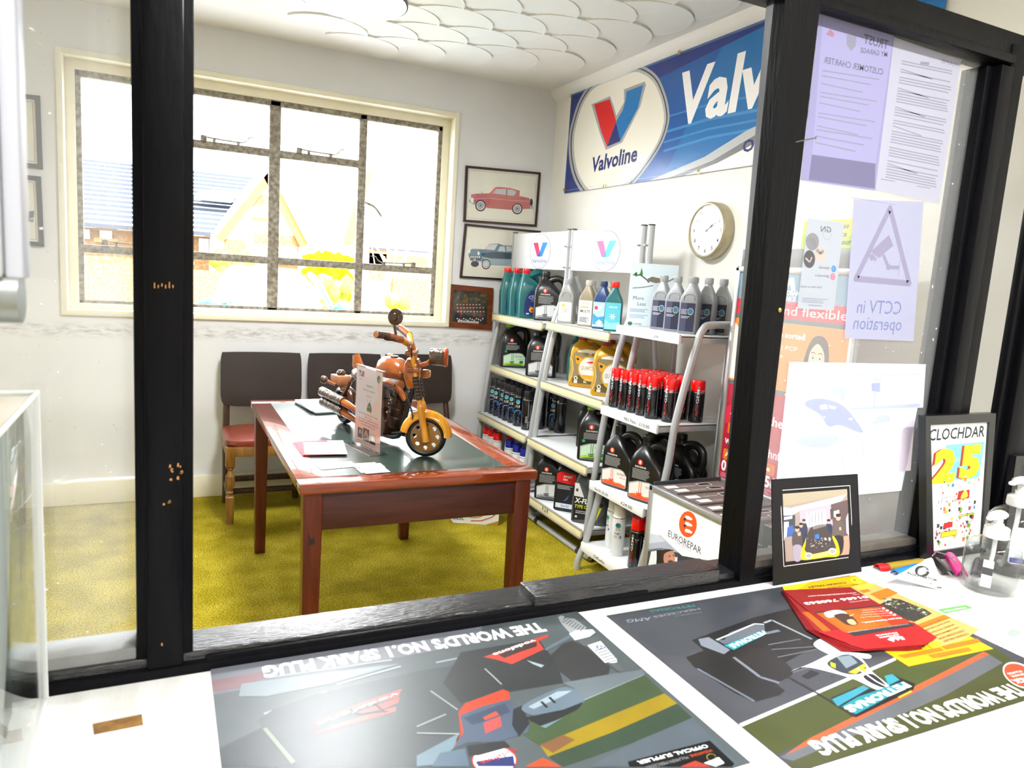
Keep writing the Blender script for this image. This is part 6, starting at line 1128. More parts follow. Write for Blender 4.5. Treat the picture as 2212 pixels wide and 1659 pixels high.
A.p(c_((1200, 655), (1330, 600), (1440, 612), (1500, 610), (1525, 535), (1642, 580), (1632, 612), (1330, 757)), gi(34, 36, 38)); A.path(c_((970, 540), (1180, 660), (1330, 755)), .004, gi(60, 62, 64)); A.p(c_((1205, 662), (1370, 590), (1400, 605), (1235, 700)), gi(66, 176, 200)); A.p(c_((1480, 540), (1520, 530), (1560, 560), (1500, 590)), gi(66, 180, 204)); A.p(c_((1255, 700), (1340, 650), (1560, 575), (1610, 592), (1330, 742)), gi(40, 168, 186)); txt_px(A, PC, 'PETRONAS', (1580, 572), (1262, 708), (1612, 598), gi(240, 246, 248), ZC, .05); A.p(c_((1550, 650), (1620, 615), (1625, 625), (1555, 660)), gi(226, 220, 70))
txt_px(A, PC, 'MERCEDES', (505, 180), (265, 225), (500, 192), gi(172, 186, 200), ZC, 0); txt_px(A, PC, 'AMG', (255, 228), (118, 245), (250, 245), gi(172, 186, 200), ZC, .0, .3); txt_px(A, PC, 'PETRONAS', (478, 163), (246, 193), (474, 176), gi(70, 176, 176), ZC, 0); txt_px(A, PC, 'TEAM SUPPLIER OF', (520, 200), (380, 222), (516, 207), gi(150, 160, 170), ZC, 0)
A.t("THE WORLD'S NO.1 SPARK PLUG", (1.174, .602), (.745, .604), .0265, gi(242, 244, 244), .045)
A.p(c_(*ell(2190, 535, 98, 58, 36, 0, .5)), gi(250, 246, 240)); A.p(c_(*ell(2190, 536, 90, 52, 36, 0, .5)), gi(240, 96, 60)); txt_px(A, PC, 'NGK', (2212, 545), (2140, 560), (2212, 572), gi(250, 240, 236), ZC); txt_px(A, PC, 'SPARK', (2205, 525), (2138, 540), (2204, 535), gi(250, 240, 236), ZC); txt_px(A, PC, 'PLUGS', (2190, 510), (2120, 525), (2188, 521), gi(250, 240, 236), ZC)
sheet('racing_poster', PC, u0, v0, u1, v1, gi(60, 62, 68), A, 'right hand racing poster with silver car, partly under the red flyers', 'poster', .0012)
def lay(name, pts, z, zoom, m, art, label, cat, thick=.0006, group=None, lift=.00025):
    P = Plane((0, 0, CT+z), (1, 0, 0), (0, 1, 0), lift); c = P.uvs(pts, zoom); A = Art(); 
    if art: art(A, P)
    return sheet(name, P, 0, 0, 0, 0, m, A, label, cat, thick, group, poly=c)
YEL, PEA, ORB = ink(212, 162, 2), ink(210, 160, 90), ink(196, 108, 8)
def ry(A, P):
    z = ZD; p = lambda *q: P.uvs(q, z)
    A.p(p((0, 205), (250, 160), (140, 230), (20, 240)), ink(250, 222, 40)); txt_px(A, P, 'CYNON VALLEY', (568, 160), (218, 206), (560, 178), ink(60, 50, 30), z, .02); txt_px(A, P, 'HORTICULTURAL SHOW', (680, 176), (400, 212), (676, 190), ink(60, 50, 30), z, .01)
    A.p(p(*spline([(620, 130), (680, 120), (740, 150), (700, 180), (640, 170)], 3)), ink(220, 196, 30)); A.p(p(*ell(660, 145, 14, 8)), ink(170, 110, 20))
    A.p(p((1050, 835), (1440, 760), (1480, 790), (1120, 860)), ORB); A.p(p((1330, 830), (1700, 760), (1740, 790), (1380, 860)), ORB); A.p(p((1450, 750), (1780, 680), (1820, 710), (1500, 780)), ORB); A.lines(*p((1420, 850), (1440, 830))[0], *p((1640, 780), (1660, 800))[1], 2, ink(120, 90, 30))
lay('flyer', [(0, 200), (660, 100), (1930, 770), (1155, 932)], .0013, ZD, YEL, ry, 'bright yellow show flyer lowest in the pile, its corner on the racing poster', 'flyer')
def rp(A, P):
    z = ZD; p = lambda *q: P.uvs(q, z)
    A.p(p((640, 200), (780, 170), (860, 180), (800, 220), (700, 230)), ink(232, 176, 60)); A.p(p((700, 240), (780, 225), (810, 245), (740, 262)), ORB)
    for k in range(3): A.p(p((800+k*30, 270+k*18), (960+k*30, 215+k*15), (1000+k*30, 232+k*15), (840+k*30, 292+k*18)), ORB)
    A.p(p((890, 365), (960, 330), (1000, 310), (1080, 320), (1240, 385), (1310, 410), (1370, 450), (1330, 470), (1210, 525), (1140, 510), (1000, 440)), ink(46, 44, 40)); r = random.Random(4)
    for k in range(60): q = r.random(); w_ = r.random(); x = 930+q*400; y = 335+q*110+(w_-.5)*90*(1-abs(q-.5)); A.p(p(*ell(x, y, 6+r.random()*14, 3+r.random()*7, 8)), ink(*r.choice(((120, 130, 110), (80, 90, 76), (150, 140, 110), (110, 90, 60), (170, 170, 160), (60, 80, 60)))))
    A.p(p((1210, 560), (1480, 460), (1540, 490), (1270, 590)), ORB)
    for k, s in enumerate(('For More Information', 'Show opens to the public', 'SATURDAY 17TH AUGUST', 'at the CWMDARE NIVERY', 'HORTICULTURAL SHOW', 'CYNON VALLEY')):
        a = (1480+k*42, 490+k*28); b = (1240+k*44, 585+k*24); txt_px(A, P, s, a, b, (a[0]+14, a[1]+9+(k > 3)*5), ink(96, 70, 30), z, .01)
    A.p(p(*ell(1400, 735, 60, 30)), ink(250, 220, 30))
lay('flyer', [(600, 215), (830, 170), (1800, 595), (1660, 690), (1380, 770), (1330, 730)], .0023, ZD, PEA, rp, 'peach show flyer with dark plant photo, under the right side of red flyers', 'flyer')
RD_, OG_ = ink(128, 4, 10), ink(190, 82, 4)
def rr_top(A, P):
    z = ZD; p = lambda *q: P.uvs(q, z)
    A.p(p((330, 620), (1200, 530), (1415, 670), (1300, 735), (760, 775), (620, 735)), ink(158, 5, 12)); A.p(p((290, 440), (890, 375), (910, 385), (310, 450)), ink(40, 36, 40)); A.p(p((310, 450), (910, 385), (1180, 535), (620, 628), (560, 620)), OG_); A.p(p((350, 450), (620, 420), (900, 560), (620, 628)), ink(200, 92, 4)); A.p(p((800, 395), (910, 385), (1180, 535), (1000, 560)), ink(176, 40, 8)); A.p(p((600, 628), (1170, 535), (1215, 562), (660, 660)), ink(40, 40, 44))
    txt_px(A, P, '01656 760563', (765, 288), (186, 352), (745, 312), ink(250, 240, 240), z, .04); txt_px(A, P, 'www.autobahnfinance.com', (672, 258), (235, 290), (668, 268), ink(250, 230, 230), z, .01); txt_px(A, P, 'Apply over the phone', (786, 322), (610, 345), (783, 332), ink(250, 226, 226), z, 0); txt_px(A, P, 'or online', (700, 272), (640, 278), (698, 280), ink(250, 226, 226), z, 0)
    A.p(p(*spline([(390, 440), (480, 420), (560, 430), (600, 470), (570, 500), (500, 480), (420, 490), (385, 460)], 4)), ink(244, 232, 226)); A.p(p(*spline([(470, 470), (560, 450), (640, 480), (690, 540), (660, 562), (590, 555), (530, 520)], 4)), ink(64, 42, 36)); A.p(p(*spline([(590, 515), (640, 505), (680, 545), (650, 558), (610, 545)], 4)), ink(222, 160, 120)); A.p(p((610, 470), (650, 458), (655, 466), (620, 480)), ink(222, 170, 130))
    for k, s in enumerate(('No Obligation Quote', 'Gold Standard Service', 'Great Portfolio of Lenders', 'Personal Loan | Hire Purchase | PCP')): a = (890+k*40, 405+k*20); b = (730-k*8, 420+k*22); txt_px(A, P, s, a, b, (a[0]+10, a[1]+8), ink(252, 226, 200), z, 0); A.p(p(*ell(925+k*34, 405+k*20, 14, 9)), ink(250, 240, 236))
    txt_px(A, P, 'Get your finance sorted...', (1080, 490), (725, 535), (1092, 502), ink(252, 244, 236), z, .03); txt_px(A, P, "You've already found a car at one of our dealer partners, now...", (1150, 545), (580, 626), (1156, 552), ink(226, 220, 220), z, 0)
    A.p(p((960, 690), (985, 670), (1060, 660), (1095, 660), (1125, 690), (1095, 692), (1075, 680), (1060, 700), (1030, 680), (1020, 712)), ink(252, 244, 244)); txt_px(A, P, 'AUTOBAHN', (1060, 640), (880, 668), (1064, 652), ink(252, 236, 236), z, .04); txt_px(A, P, 'FINANCE', (1040, 622), (850, 650), (1044, 634), ink(252, 236, 236), z, .03)
base = [(10, 240), (620, 207), (1415, 668), (1300, 735), (760, 778), (620, 740)]
nmF = ('lowest', 'second lowest', 'third from the bottom', 'fourth from the bottom', 'next to top')
def fan(k): return lambda A, P: (A.p(P.uvs([(180-k*2+40, 450), (350, 430), (700, 600), (370+k*40, 620+k*2)], ZD), OG_))
for k in range(5):
    f = (4-k)/4; pts = [(0-f*10, 236+f*6), (610-f*14, 210), (1400-f*120, 672+f*100), (1270-f*110, 745+f*42), (740-f*200, 790+f*2), (600-f*150, 752-f*20), (300-f*80, 600-f*5)]
    lay('flyer', pts, .0032+.0011*k, ZD, RD_, lambda A, P, k=k, f=f: A.p(P.uvs([(180-f*10, 440), (300, 430), (640-f*110, 640-f*16), (400-f*60, 640-f*10)], ZD), OG_), 'red and orange finance flyer, %s of the fanned pile on the counter' % nmF[k], 'flyer', .0009, 'fanned red finance flyers')
lay('flyer', base, .0089, ZD, RD_, rr_top, 'topmost red and orange finance flyer with phone number, on the fanned pile', 'flyer', .0009, 'fanned red finance flyers')
def rt(A, P):
    z = ZD; p = lambda *q: P.uvs(q, z); GR = ink(96, 160, 84)
    A.p(p((1415, 413), (1680, 370), (1745, 400), (1490, 450)), GR); txt_px(A, P, 'PREVENTITIVE', (1490, 436), (1690, 402), (1484, 424), ink(236, 244, 232), z, .02); txt_px(A, P, 'TUNAP 184', (1610, 492), (1805, 452), (1590, 472), ink(140, 156, 150), z, 0)
    for k in range(14): a, b = p((1620+k*34, 520+k*22), (1860+k*30, 470+k*21)); A.line(a, b, .0022, ink(170, 174, 182), k > 0)
    A.k += 1; A.p(p(*ell(2120, 630, 60, 34)), ink(150, 160, 156))
lay('leaflet', [(1400, 415), (1680, 368), (2420, 760), (2330, 860), (2100, 820)], .0004, ZD, ink(244, 246, 246), rt, 'white product leaflet with green header strip, right of the peach flyer', 'leaflet')
lay('tape_strip', [(200, 1564), (306, 1543), (309, 1566), (203, 1587)], .0001, (0, 0, 1), mat('brown_parcel_tape', (142, 104, 52), .5, scale=60, rgb2=(104, 72, 30)), None, 'short strip of brown tape stuck on the bare counter left of the posters', 'tape', .0003)
lay('tape_strip', [(-10, 1585), (46, 1574), (50, 1600), (-10, 1612)], .0001, (0, 0, 1), MATS['brown_parcel_tape'], None, 'brown tape strip half seen through the clear leaflet box', 'tape', .0003)

# ------------------------------------------------------------------ framed things standing at the hatch
def standing(name, label, cat, pts, Y0s, lean, zoom, frame_m, fw, mountm, artfn, depth=.012, inner=None, stand=True):
    """a picture on the counter leaning back; pts corners in the photograph tl tr br bl"""
    V = Vector((0, lean, 1)).normalized(); P = Plane((0, Y0s, CT), (1, 0, 0), V, .0003); c = P.uvs(pts); c = [c[0], c[1], (c[2][0], 0), (c[3][0], 0)]
    base = Vector(((c[2][0]+c[3][0])/2, Y0s, CT)); t = thing(name, label, cat, base)
    L_ = lambda u, v, d=0: P.at(u, v) + P.N*d - base
    cx, cy = sum(p[0] for p in c)/4, sum(p[1] for p in c)/4
    b = [(p[0] + (fw if p[0] < cx else -fw), p[1] + (fw if p[1] < cy else -fw)) for p in c]
    mb = MB()
    for i in range(4):
        j = (i+1) % 4; q = [c[i], c[j], b[j], b[i]]; vs = [L_(u, v, d) for d in (-depth, 0) for u, v in q]; mb.add(vs, [[0, 1, 2, 3], [7, 6, 5, 4]] + [[k, (k+1) % 4, 4+(k+1) % 4, 4+k] for k in range(4)], frame_m)
    mb.add([L_(u, v, -depth*.9) for u, v in c], [[0, 1, 2, 3]], frame_m); mb.build('frame', t, smooth=0)
    A = Art((max(b[0][0], b[3][0]), min(p[1] for p in b), min(b[1][0], b[2][0]), max(p[1] for p in b))); artfn(A, P, b)
    mb = MB(); mb.add([L_(u, v, -depth*.3) for u, v in b], [[3, 2, 1, 0]], mountm); A.into(mb, lambda u, v, k: P.at(u, v, k) - P.N*depth*.3 - base); mb.build('picture', t, smooth=0)
    if stand: mb = MB(); mb.add([L_(cx-.03, cy, -depth), L_(cx+.03, cy, -depth), L_(cx+.03, .002, -depth-.012), L_(cx-.03, .002, -depth-.012)], [[0, 1, 2, 3]], frame_m); mb.build('strut', t, smooth=0)
    return t
CARD = mat('black_card', (24, 24, 27), .6, bump=.03, bscale=200, spec=.2)
def garage(A, P, b):
    z = ZG; p = lambda *q: P.uvs(q, z)
    A.path(p((165, 252), (1125, 185), (1175, 1165), (215, 1300), (165, 252)), .0012, ink(226, 226, 226)); A.p(p((198, 300), (1085, 232), (1130, 1130), (240, 1235)), ink(150, 136, 132))
    A.p(p((200, 300), (1085, 235), (1090, 300), (340, 450), (205, 470)), ink(160, 150, 130)); A.p(p((330, 490), (1085, 305), (1000, 400), (860, 440), (440, 530), (330, 590)), ink(236, 234, 240)); A.p(p((430, 540), (860, 440), (900, 470), (900, 760), (440, 760)), ink(176, 160, 176)); A.p(p((520, 560), (785, 505), (800, 720), (530, 760)), ink(228, 234, 246))
    for x in (560, 600, 645, 690, 735): A.path(p((x, 548-(x-560)*.2), (x+8, 740)), .0016, ink(70, 70, 90))
    A.p(p((860, 450), (1090, 380), (1130, 1130), (1000, 1120), (900, 800)), ink(90, 74, 78)); A.p(p((900, 540), (975, 520), (980, 620), (905, 620)), ink(230, 228, 230)); A.p(p((850, 510), (895, 500), (890, 640), (860, 660)), ink(70, 64, 66)); A.p(p((1070, 640), (1100, 560), (1110, 880), (1075, 830)), ink(196, 200, 206))
    A.p(p((205, 480), (330, 500), (335, 590), (210, 600)), ink(226, 226, 232)); A.p(p((205, 600), (370, 590), (370, 900), (210, 950)), ink(60, 64, 76)); A.p(p((215, 620), (330, 600), (330, 640), (215, 660)), ink(196, 210, 240)); A.p(p((215, 690), (280, 680), (285, 900), (215, 930)), ink(220, 226, 238)); A.p(p((260, 760), (330, 730), (370, 800), (340, 920), (250, 900)), ink(60, 90, 160))
    A.p(p((220, 900), (340, 880), (480, 1210), (240, 1235)), ink(150, 134, 128)); A.p(p((940, 900), (1110, 870), (1130, 1130), (960, 1150)), ink(170, 140, 120))
    def man(x, y, s, top, leg, lx=None): A.p(p(*spline([(x-26*s, y+16*s), (x+26*s, y+16*s), (x+52*s, y+60*s), (x+50*s, y+180*s), (x-46*s, y+180*s), (x-54*s, y+60*s)], 3)), ink(*top)); A.p(p(*spline([(x-46*s, y+175*s), (x+48*s, y+175*s), (x+36*s, y+330*s), (x-34*s, y+330*s)], 3)), ink(*leg)); A.p(p(*ell(x, y-12*s, 24*s, 32*s, 12)), ink(206, 160, 140)); A.p(p(*ell(x, y-32*s, 26*s, 18*s, 12)), ink(40, 32, 32))
    man(488, 690, .9, (44, 50, 80), (40, 40, 54)); man(450, 745, 1.0, (44, 50, 80), (40, 40, 54)); man(396, 800, 1.25, (74, 70, 74), (150, 144, 164)); A.p(p((395, 840), (440, 815), (445, 870), (410, 880)), ink(206, 160, 140))
    man(830, 695, 1.0, (36, 44, 78), (36, 38, 52)); man(962, 640, 1.45, (92, 82, 80), (34, 32, 36)); A.p(p((975, 760), (1000, 755), (1005, 800), (975, 800)), ink(206, 160, 140)); A.p(p((860, 870), (900, 800), (930, 830), (890, 890)), ink(92, 82, 80))
    A.p(p(*spline([(560, 800), (620, 745), (780, 720), (820, 800), (880, 880), (940, 1100), (540, 1130), (490, 1000)], 3)), ink(62, 56, 58)); A.p(p((600, 750), (780, 715), (800, 740), (620, 790)), ink(120, 112, 112)); A.p(p(*spline([(455, 1200), (460, 1060), (500, 960), (515, 900), (510, 1000), (500, 1080), (610, 1130), (830, 1080), (930, 1050), (880, 900), (900, 885), (960, 990), (970, 1150), (800, 1170), (600, 1200)], 3)), ink(244, 216, 20))
    r = random.Random(9)
    for k in range(40): A.p(p(*ell(540+r.random()*340, 900+r.random()*150, 5+r.random()*14, 4+r.random()*9, 7)), ink(*r.choice(((150, 148, 150), (90, 86, 90), (40, 38, 40), (190, 190, 194)))))
    A.p(p((635, 865), (690, 845), (700, 910), (640, 920)), ink(50, 110, 210)); A.p(p(*ell(880, 1090, 56, 46)), ink(210, 212, 216)); A.p(p(*ell(880, 1090, 40, 32)), ink(150, 154, 160)); A.p(p(*ell(552, 1150, 54, 44)), ink(200, 202, 206)); A.p(p(*ell(552, 1150, 36, 28)), ink(150, 150, 154)); A.p(p((610, 1130), (830, 1085), (820, 1150), (615, 1190)), ink(250, 236, 110))
standing('framed_photograph', 'black card framed photograph of mechanics round a yellow car, leaning at the hatch', 'picture', ((1667, 1036), (1853, 1024), (1862, 1225), (1672, 1252)), 1.003, .04, None, CARD, .0015, CARD, garage, .002)
def comic(A, P, b):
    z = ZE; p = lambda *q: P.uvs(q, z); u0 = min(q[0] for q in b); u1 = max(q[0] for q in b); v0 = min(q[1] for q in b); v1 = max(q[1] for q in b); W_, H_ = u1-u0, v1-v0
    f = lambda x, y: (u0 + W_*x, v0 + H_*y)
    A.p([f(0, 0), f(1, 0), f(1, 1), f(0, 1)], ink(240, 242, 244)); A.t('CLOCHDAR', f(.03, .875), f(.83, .885), H_*.085, ink(20, 22, 28), .02); A.p([f(.855, .885), f(.97, .885), f(.97, .955), f(.855, .955)], ink(40, 40, 46)); A.lines(*f(.87, .895), *f(.955, .945), 3, ink(200, 200, 200), .4); A.t('Papur Bro Cwm Cynon', f(.03, .85), f(.33, .85), H_*.012, ink(70, 72, 110)); A.line(f(.36, .855), f(.97, .865), .0006, ink(60, 60, 70)); A.p([f(.0, .53), f(1, .53), f(1, .845), f(0, .83)], ink(110, 184, 208))
    r = random.Random(11)
    for k in range(8): A.e(*f(r.random(), .6+r.random()*.2), W_*.06, H_*.02, ink(130, 196, 216))
    A.p([f(0, .53), f(.3, .56), f(.7, .545), f(1, .57), f(1, .4), f(0, .4)], ink(240, 240, 236))
    for dx, dy, m in ((-.035, .0, ink(150, 40, 20)), (0, 0, ink(250, 200, 12))): A.t('2', f(.15+dx, .56+dy), f(.47+dx, .56+dy), H_*.225, m, .07); A.t('5', f(.53+dx, .575+dy), f(.83+dx, .58+dy), H_*.225, m, .07)
    A.e(*f(.09, .76), W_*.05, H_*.028, ink(250, 216, 20)); A.path([f(.09, .73), f(.07, .68)], .0006, ink(40, 40, 40)); pal = ((200, 40, 40), (240, 200, 30), (110, 160, 50), (60, 60, 80), (150, 60, 90), (220, 120, 60), (70, 120, 150), (236, 160, 150), (30, 30, 34))
    for k in range(150):
        x, y = .03+r.random()*.94, .02+r.random()*.52
        if y > .5 and .4 < x < .6: continue
        s = .5+r.random(); c = ink(*r.choice(pal)); A.p([f(x-.012*s, y), f(x+.012*s, y), f(x+.016*s, y+.02*s), f(x-.014*s, y+.022*s)], c); A.e(*f(x, y+.029*s), W_*.011*s, H_*.007*s, ink(238, 200, 180)); A.path([f(x-.01*s, y), f(x-.012*s, y-.018*s)], .0005, ink(30, 30, 34)); A.path([f(x+.008*s, y), f(x+.016*s, y-.018*s)], .0005, ink(30, 30, 34)); A.path([f(x-.014*s, y+.018*s), f(x-.03*s, y+.02*s+.01)], .0005, ink(30, 30, 34))
    for x, y, w_, h_, m in ((.12, .44, .1, .035, (250, 226, 30)), (.2, .47, .12, .04, (240, 240, 235)), (.55, .39, .18, .075, (196, 24, 24)), (.06, .35, .16, .05, (120, 170, 50)), (.32, .39, .2, .035, (250, 250, 246)), (.4, .17, .14, .05, (200, 30, 40)), (.38, .1, .24, .05, (232, 204, 30)), (.05, .21, .3, .03, (244, 236, 226)), (.16, .14, .03, .1, (196, 70, 30)), (.08, .06, .2, .02, (226, 200, 60)), (.6, .25, .26, .02, (190, 210, 60)), (.85, .3, .06, .06, (170, 50, 40))):
        A.p([f(x, y), f(x+w_, y+.006), f(x+w_-.01, y+h_), f(x+.006, y+h_-.004)], ink(30, 30, 32)); A.p([f(x+.006, y+.003), f(x+w_-.006, y+.008), f(x+w_-.014, y+h_-.003), f(x+.01, y+h_-.007)], ink(*m))
    A.p(spline([f(.6, .4), f(.63, .455), f(.67, .46), f(.7, .41)], 3), ink(250, 226, 60))
BFR = mat('black_frame_moulding', (18, 18, 20), .28)
t = standing('framed_print', 'black framed magazine cover with large yellow 25, on the counter by the jamb', 'picture', ((2000, 899), (2152, 893), (2131, 1186), (2003, 1206)), 1.0, .02, None, BFR, .020, ink(240, 242, 244), comic, .018)
P = Plane((0, .955, CT), (1, 0, 0), (0, .12, 1), .0003); t = standing('picture_frame', 'dark empty picture frame standing behind the hand gel bottles at far right', 'picture', ((2196, 985), (2340, 985), (2300, 1200), (2164, 1230)), .972, .12, None, BFR, .022, ink(30, 32, 36), lambda A, P, b: None, .016)

# ------------------------------------------------------------------ papers taped to the right hand glass (seen from behind)
PG = Plane((0, 1.0605, 0), (1, 0, 0), (0, 0, 1), .00015); FA, FB = paper_mat('office_paper', (200, 200, 214), .6), paper_mat('office_paper_lavender', (176, 174, 208), .6)
ZH = (1680, 0, 3.6072); ZK = (1680, 420, 4.3667); ZL = (1620, 760, 3.319)
def on_glass(name, pts, m, art, label, cat='notice', th=.0003, lift=0):
    P = Plane((0, 1.0605-lift, 0), (1, 0, 0), (0, 0, 1), .00015); c = P.uvs(pts); A = Art(); art(A, P) if art else None
    return sheet(name, P, 0, 0, 0, 0, m, A, label, cat, th, None, poly=c)
GT = paper_mat('show_through_ink', (128, 126, 150), .5); GT2 = paper_mat('show_through_ink_light', (160, 160, 178), .5)
def charter(A, P):
    p = lambda *q: P.uvs(q, ZH); A.p(p((265, 1205), (760, 1275), (755, 1470), (240, 1400)), paper_mat('pocket_grey', (148, 146, 176), .6)); A.p(p((350, 130), (900, 270), (760, 1275), (268, 1205)), paper_mat('charter_sheet', (190, 188, 222), .6))
    a, b, t_ = P.uvs([(855, 385), (665, 335), (850, 330)], ZH); A.t('TRUST', a, b, .016, GT, .02, flip=True); a, b = P.uvs([(850, 445), (640, 410)], ZH); A.t('MY GARAGE', a, b, .009, GT, .01, flip=True); a, b = P.uvs([(815, 585), (355, 490)], ZH); A.t('CUSTOMER CHARTER', a, b, .011, GT, .01, flip=True)
    A.p(p((535, 270), (570, 262), (610, 280), (605, 360), (570, 398), (535, 350)), GT2); A.p(p((375, 270), (405, 225), (440, 265), (430, 290)), paper_mat('show_through_red', (186, 140, 160), .5))
    for k, y in enumerate((600, 640, 700, 770, 800, 850, 930, 960, 1030, 1060, 1110, 1160)): a, b = p((345-k*5, y-50), (790-k*6 - (k % 3)*60, y+20)); A.line(a, b, .0022, GT2, k > 0)
def page2(A, P):
    p = lambda *q: P.uvs(q, ZH); A.k += 1
    for k in range(44):
        if k in (2, 5, 9, 16, 21, 25, 31, 36): continue
        y = 500+k*21; a, b = p((965-k*3.0, y-25), (1355-k*3.2 + (k % 4)*6 - (k % 7 == 3)*160, y+55)); A.line(a, b, .0021, GT2, True)
    a, b = P.uvs([(1395, 525), (1270, 490)], ZH); A.t('NAME', a, b, .008, GT2, 0, flip=True); A.p(p((1110, 480), (1180, 485), (1175, 510), (1108, 500)), GT2)
    for x, y in ((800, 1395), (1080, 1450)): a, b = p((x, y), (x+110, y+18)); A.line(a, b, .001, GT, True)
on_glass('customer_notice', [(1770, 30), (1932, 78), (1890, 412), (1729, 389)], FB, charter, 'lavender customer charter sheet in plastic pocket, top left on the right glass')
on_glass('customer_notice', [(1931, 80), (2076, 130), (2029, 440), (1891, 411)], FA, page2, 'closely printed white sheet in plastic pocket, right of the lavender one on glass', lift=.0004)
CG = paper_mat('sign_grey_ink', (150, 146, 172), .35)
def cctv(A, P):
    p = lambda *q: P.uvs(q, ZK); th = .0125; a, b, c = p((1058, 130), (1240, 840), (735, 795)); A.path([a, b, c, a], th, CG)
    for q in (a, b, c): A.e(q[0], q[1], th/2, th/2, CG)
    A.p(p((875, 540), (1048, 382), (1088, 485), (1015, 545), (960, 600), (930, 585)), CG); A.p(p((860, 580), (890, 560), (920, 595), (880, 630)), CG); A.p(p((900, 600), (935, 600), (912, 637)), CG); A.path(p((995, 570), (1042, 685), (1145, 690)), .0075, CG); A.e(*p((1042, 685))[0], .006, .006, CG); A.path(p((1152, 610), (1135, 775)), .001, CG)
    CB = paper_mat('sign_blue_grey_ink', (126, 134, 178), .35); a, b = p((1155, 1132), (742, 1118)); A.t('CCTV in', a, b, .0275, CB, -.0, flip=True); a, b = p((1160, 1285), (708, 1270)); A.t('operation', a, b, .0275, CB, 0, flip=True); a, b = p((690, 28), (1110, 97)); A.line(a, b, .0008, CG)
on_glass('cctv_sign', [(1845, 430), (1995, 436), (1973, 737), (1824, 731)], paper_mat('cctv_paper', (192, 194, 214), .6), cctv, 'white sign with mirrored CCTV camera triangle taped on the right glass', 'sign', lift=.0002)
def gn(A, P):
    p = lambda *q: P.uvs(q, ZK); D1, D2 = paper_mat('flyer_dark_grey', (96, 94, 98), .3), paper_mat('flyer_mid_grey', (140, 138, 140), .3)
    A.p(p(*ell(325, 445, 62, 82)), D2); A.p(p(*ell(400, 565, 54, 80)), paper_mat('flyer_pale_skin', (186, 176, 172), .3)); A.p(p(*ell(296, 610, 54, 84)), D1)
    for k in range(4): A.path(p((285+k*20, 400+k*6), (330+k*14, 500)), .002, GT2)
    A.path(p((260, 600), (300, 640), (320, 590)), .003, paper_mat('flyer_pale_skin', (186, 176, 172), .3)); A.path(p((365, 520), (400, 560), (430, 530)), .006, D2)
    a, b = p((500, 360), (398, 350)); A.t('GN', a, b, .011, D1, 0, .2, flip=True); A.path(p(*ell(465, 370, 40, 55)), .0006, D2)
    A.p(p(*ell(527, 702, 22, 32)), paper_mat('flyer_blue', (90, 140, 190), .3)); a, b = p((527, 715), (518, 715)); A.t('f', a, b, .006, FA, .02, flip=True); A.p(p(*ell(518, 776, 22, 32)), paper_mat('flyer_pink', (200, 120, 140), .3)); A.p(p(*ell(518, 776, 12, 18)), FA); A.p(p(*ell(518, 776, 8, 12)), paper_mat('flyer_pink', (200, 120, 140), .3))
    for s, y, x0, x1 in (('Glamnails', 705, 485, 385), ('glamnails.x', 780, 480, 350), ('Scan here to book', 885, 412, 212)): a, b = p((x0, y), (x1, y-8)); A.t(s, a, b, .0045, D1, 0, flip=True)
    A.lines(*p((225, 1020))[0], *p((480, 985))[0], 3, GT2); A.lines(*p((285, 1055))[0], *p((420, 1040))[0], 1, GT2)
on_glass('salon_flyer', [(1745, 471), (1823, 481), (1801, 671), (1722, 666)], paper_mat('flyer_grey_paper', (184, 190, 200), .45), gn, 'narrow grey nail salon flyer on the glass left of the CCTV sign', 'flyer', lift=.0003)
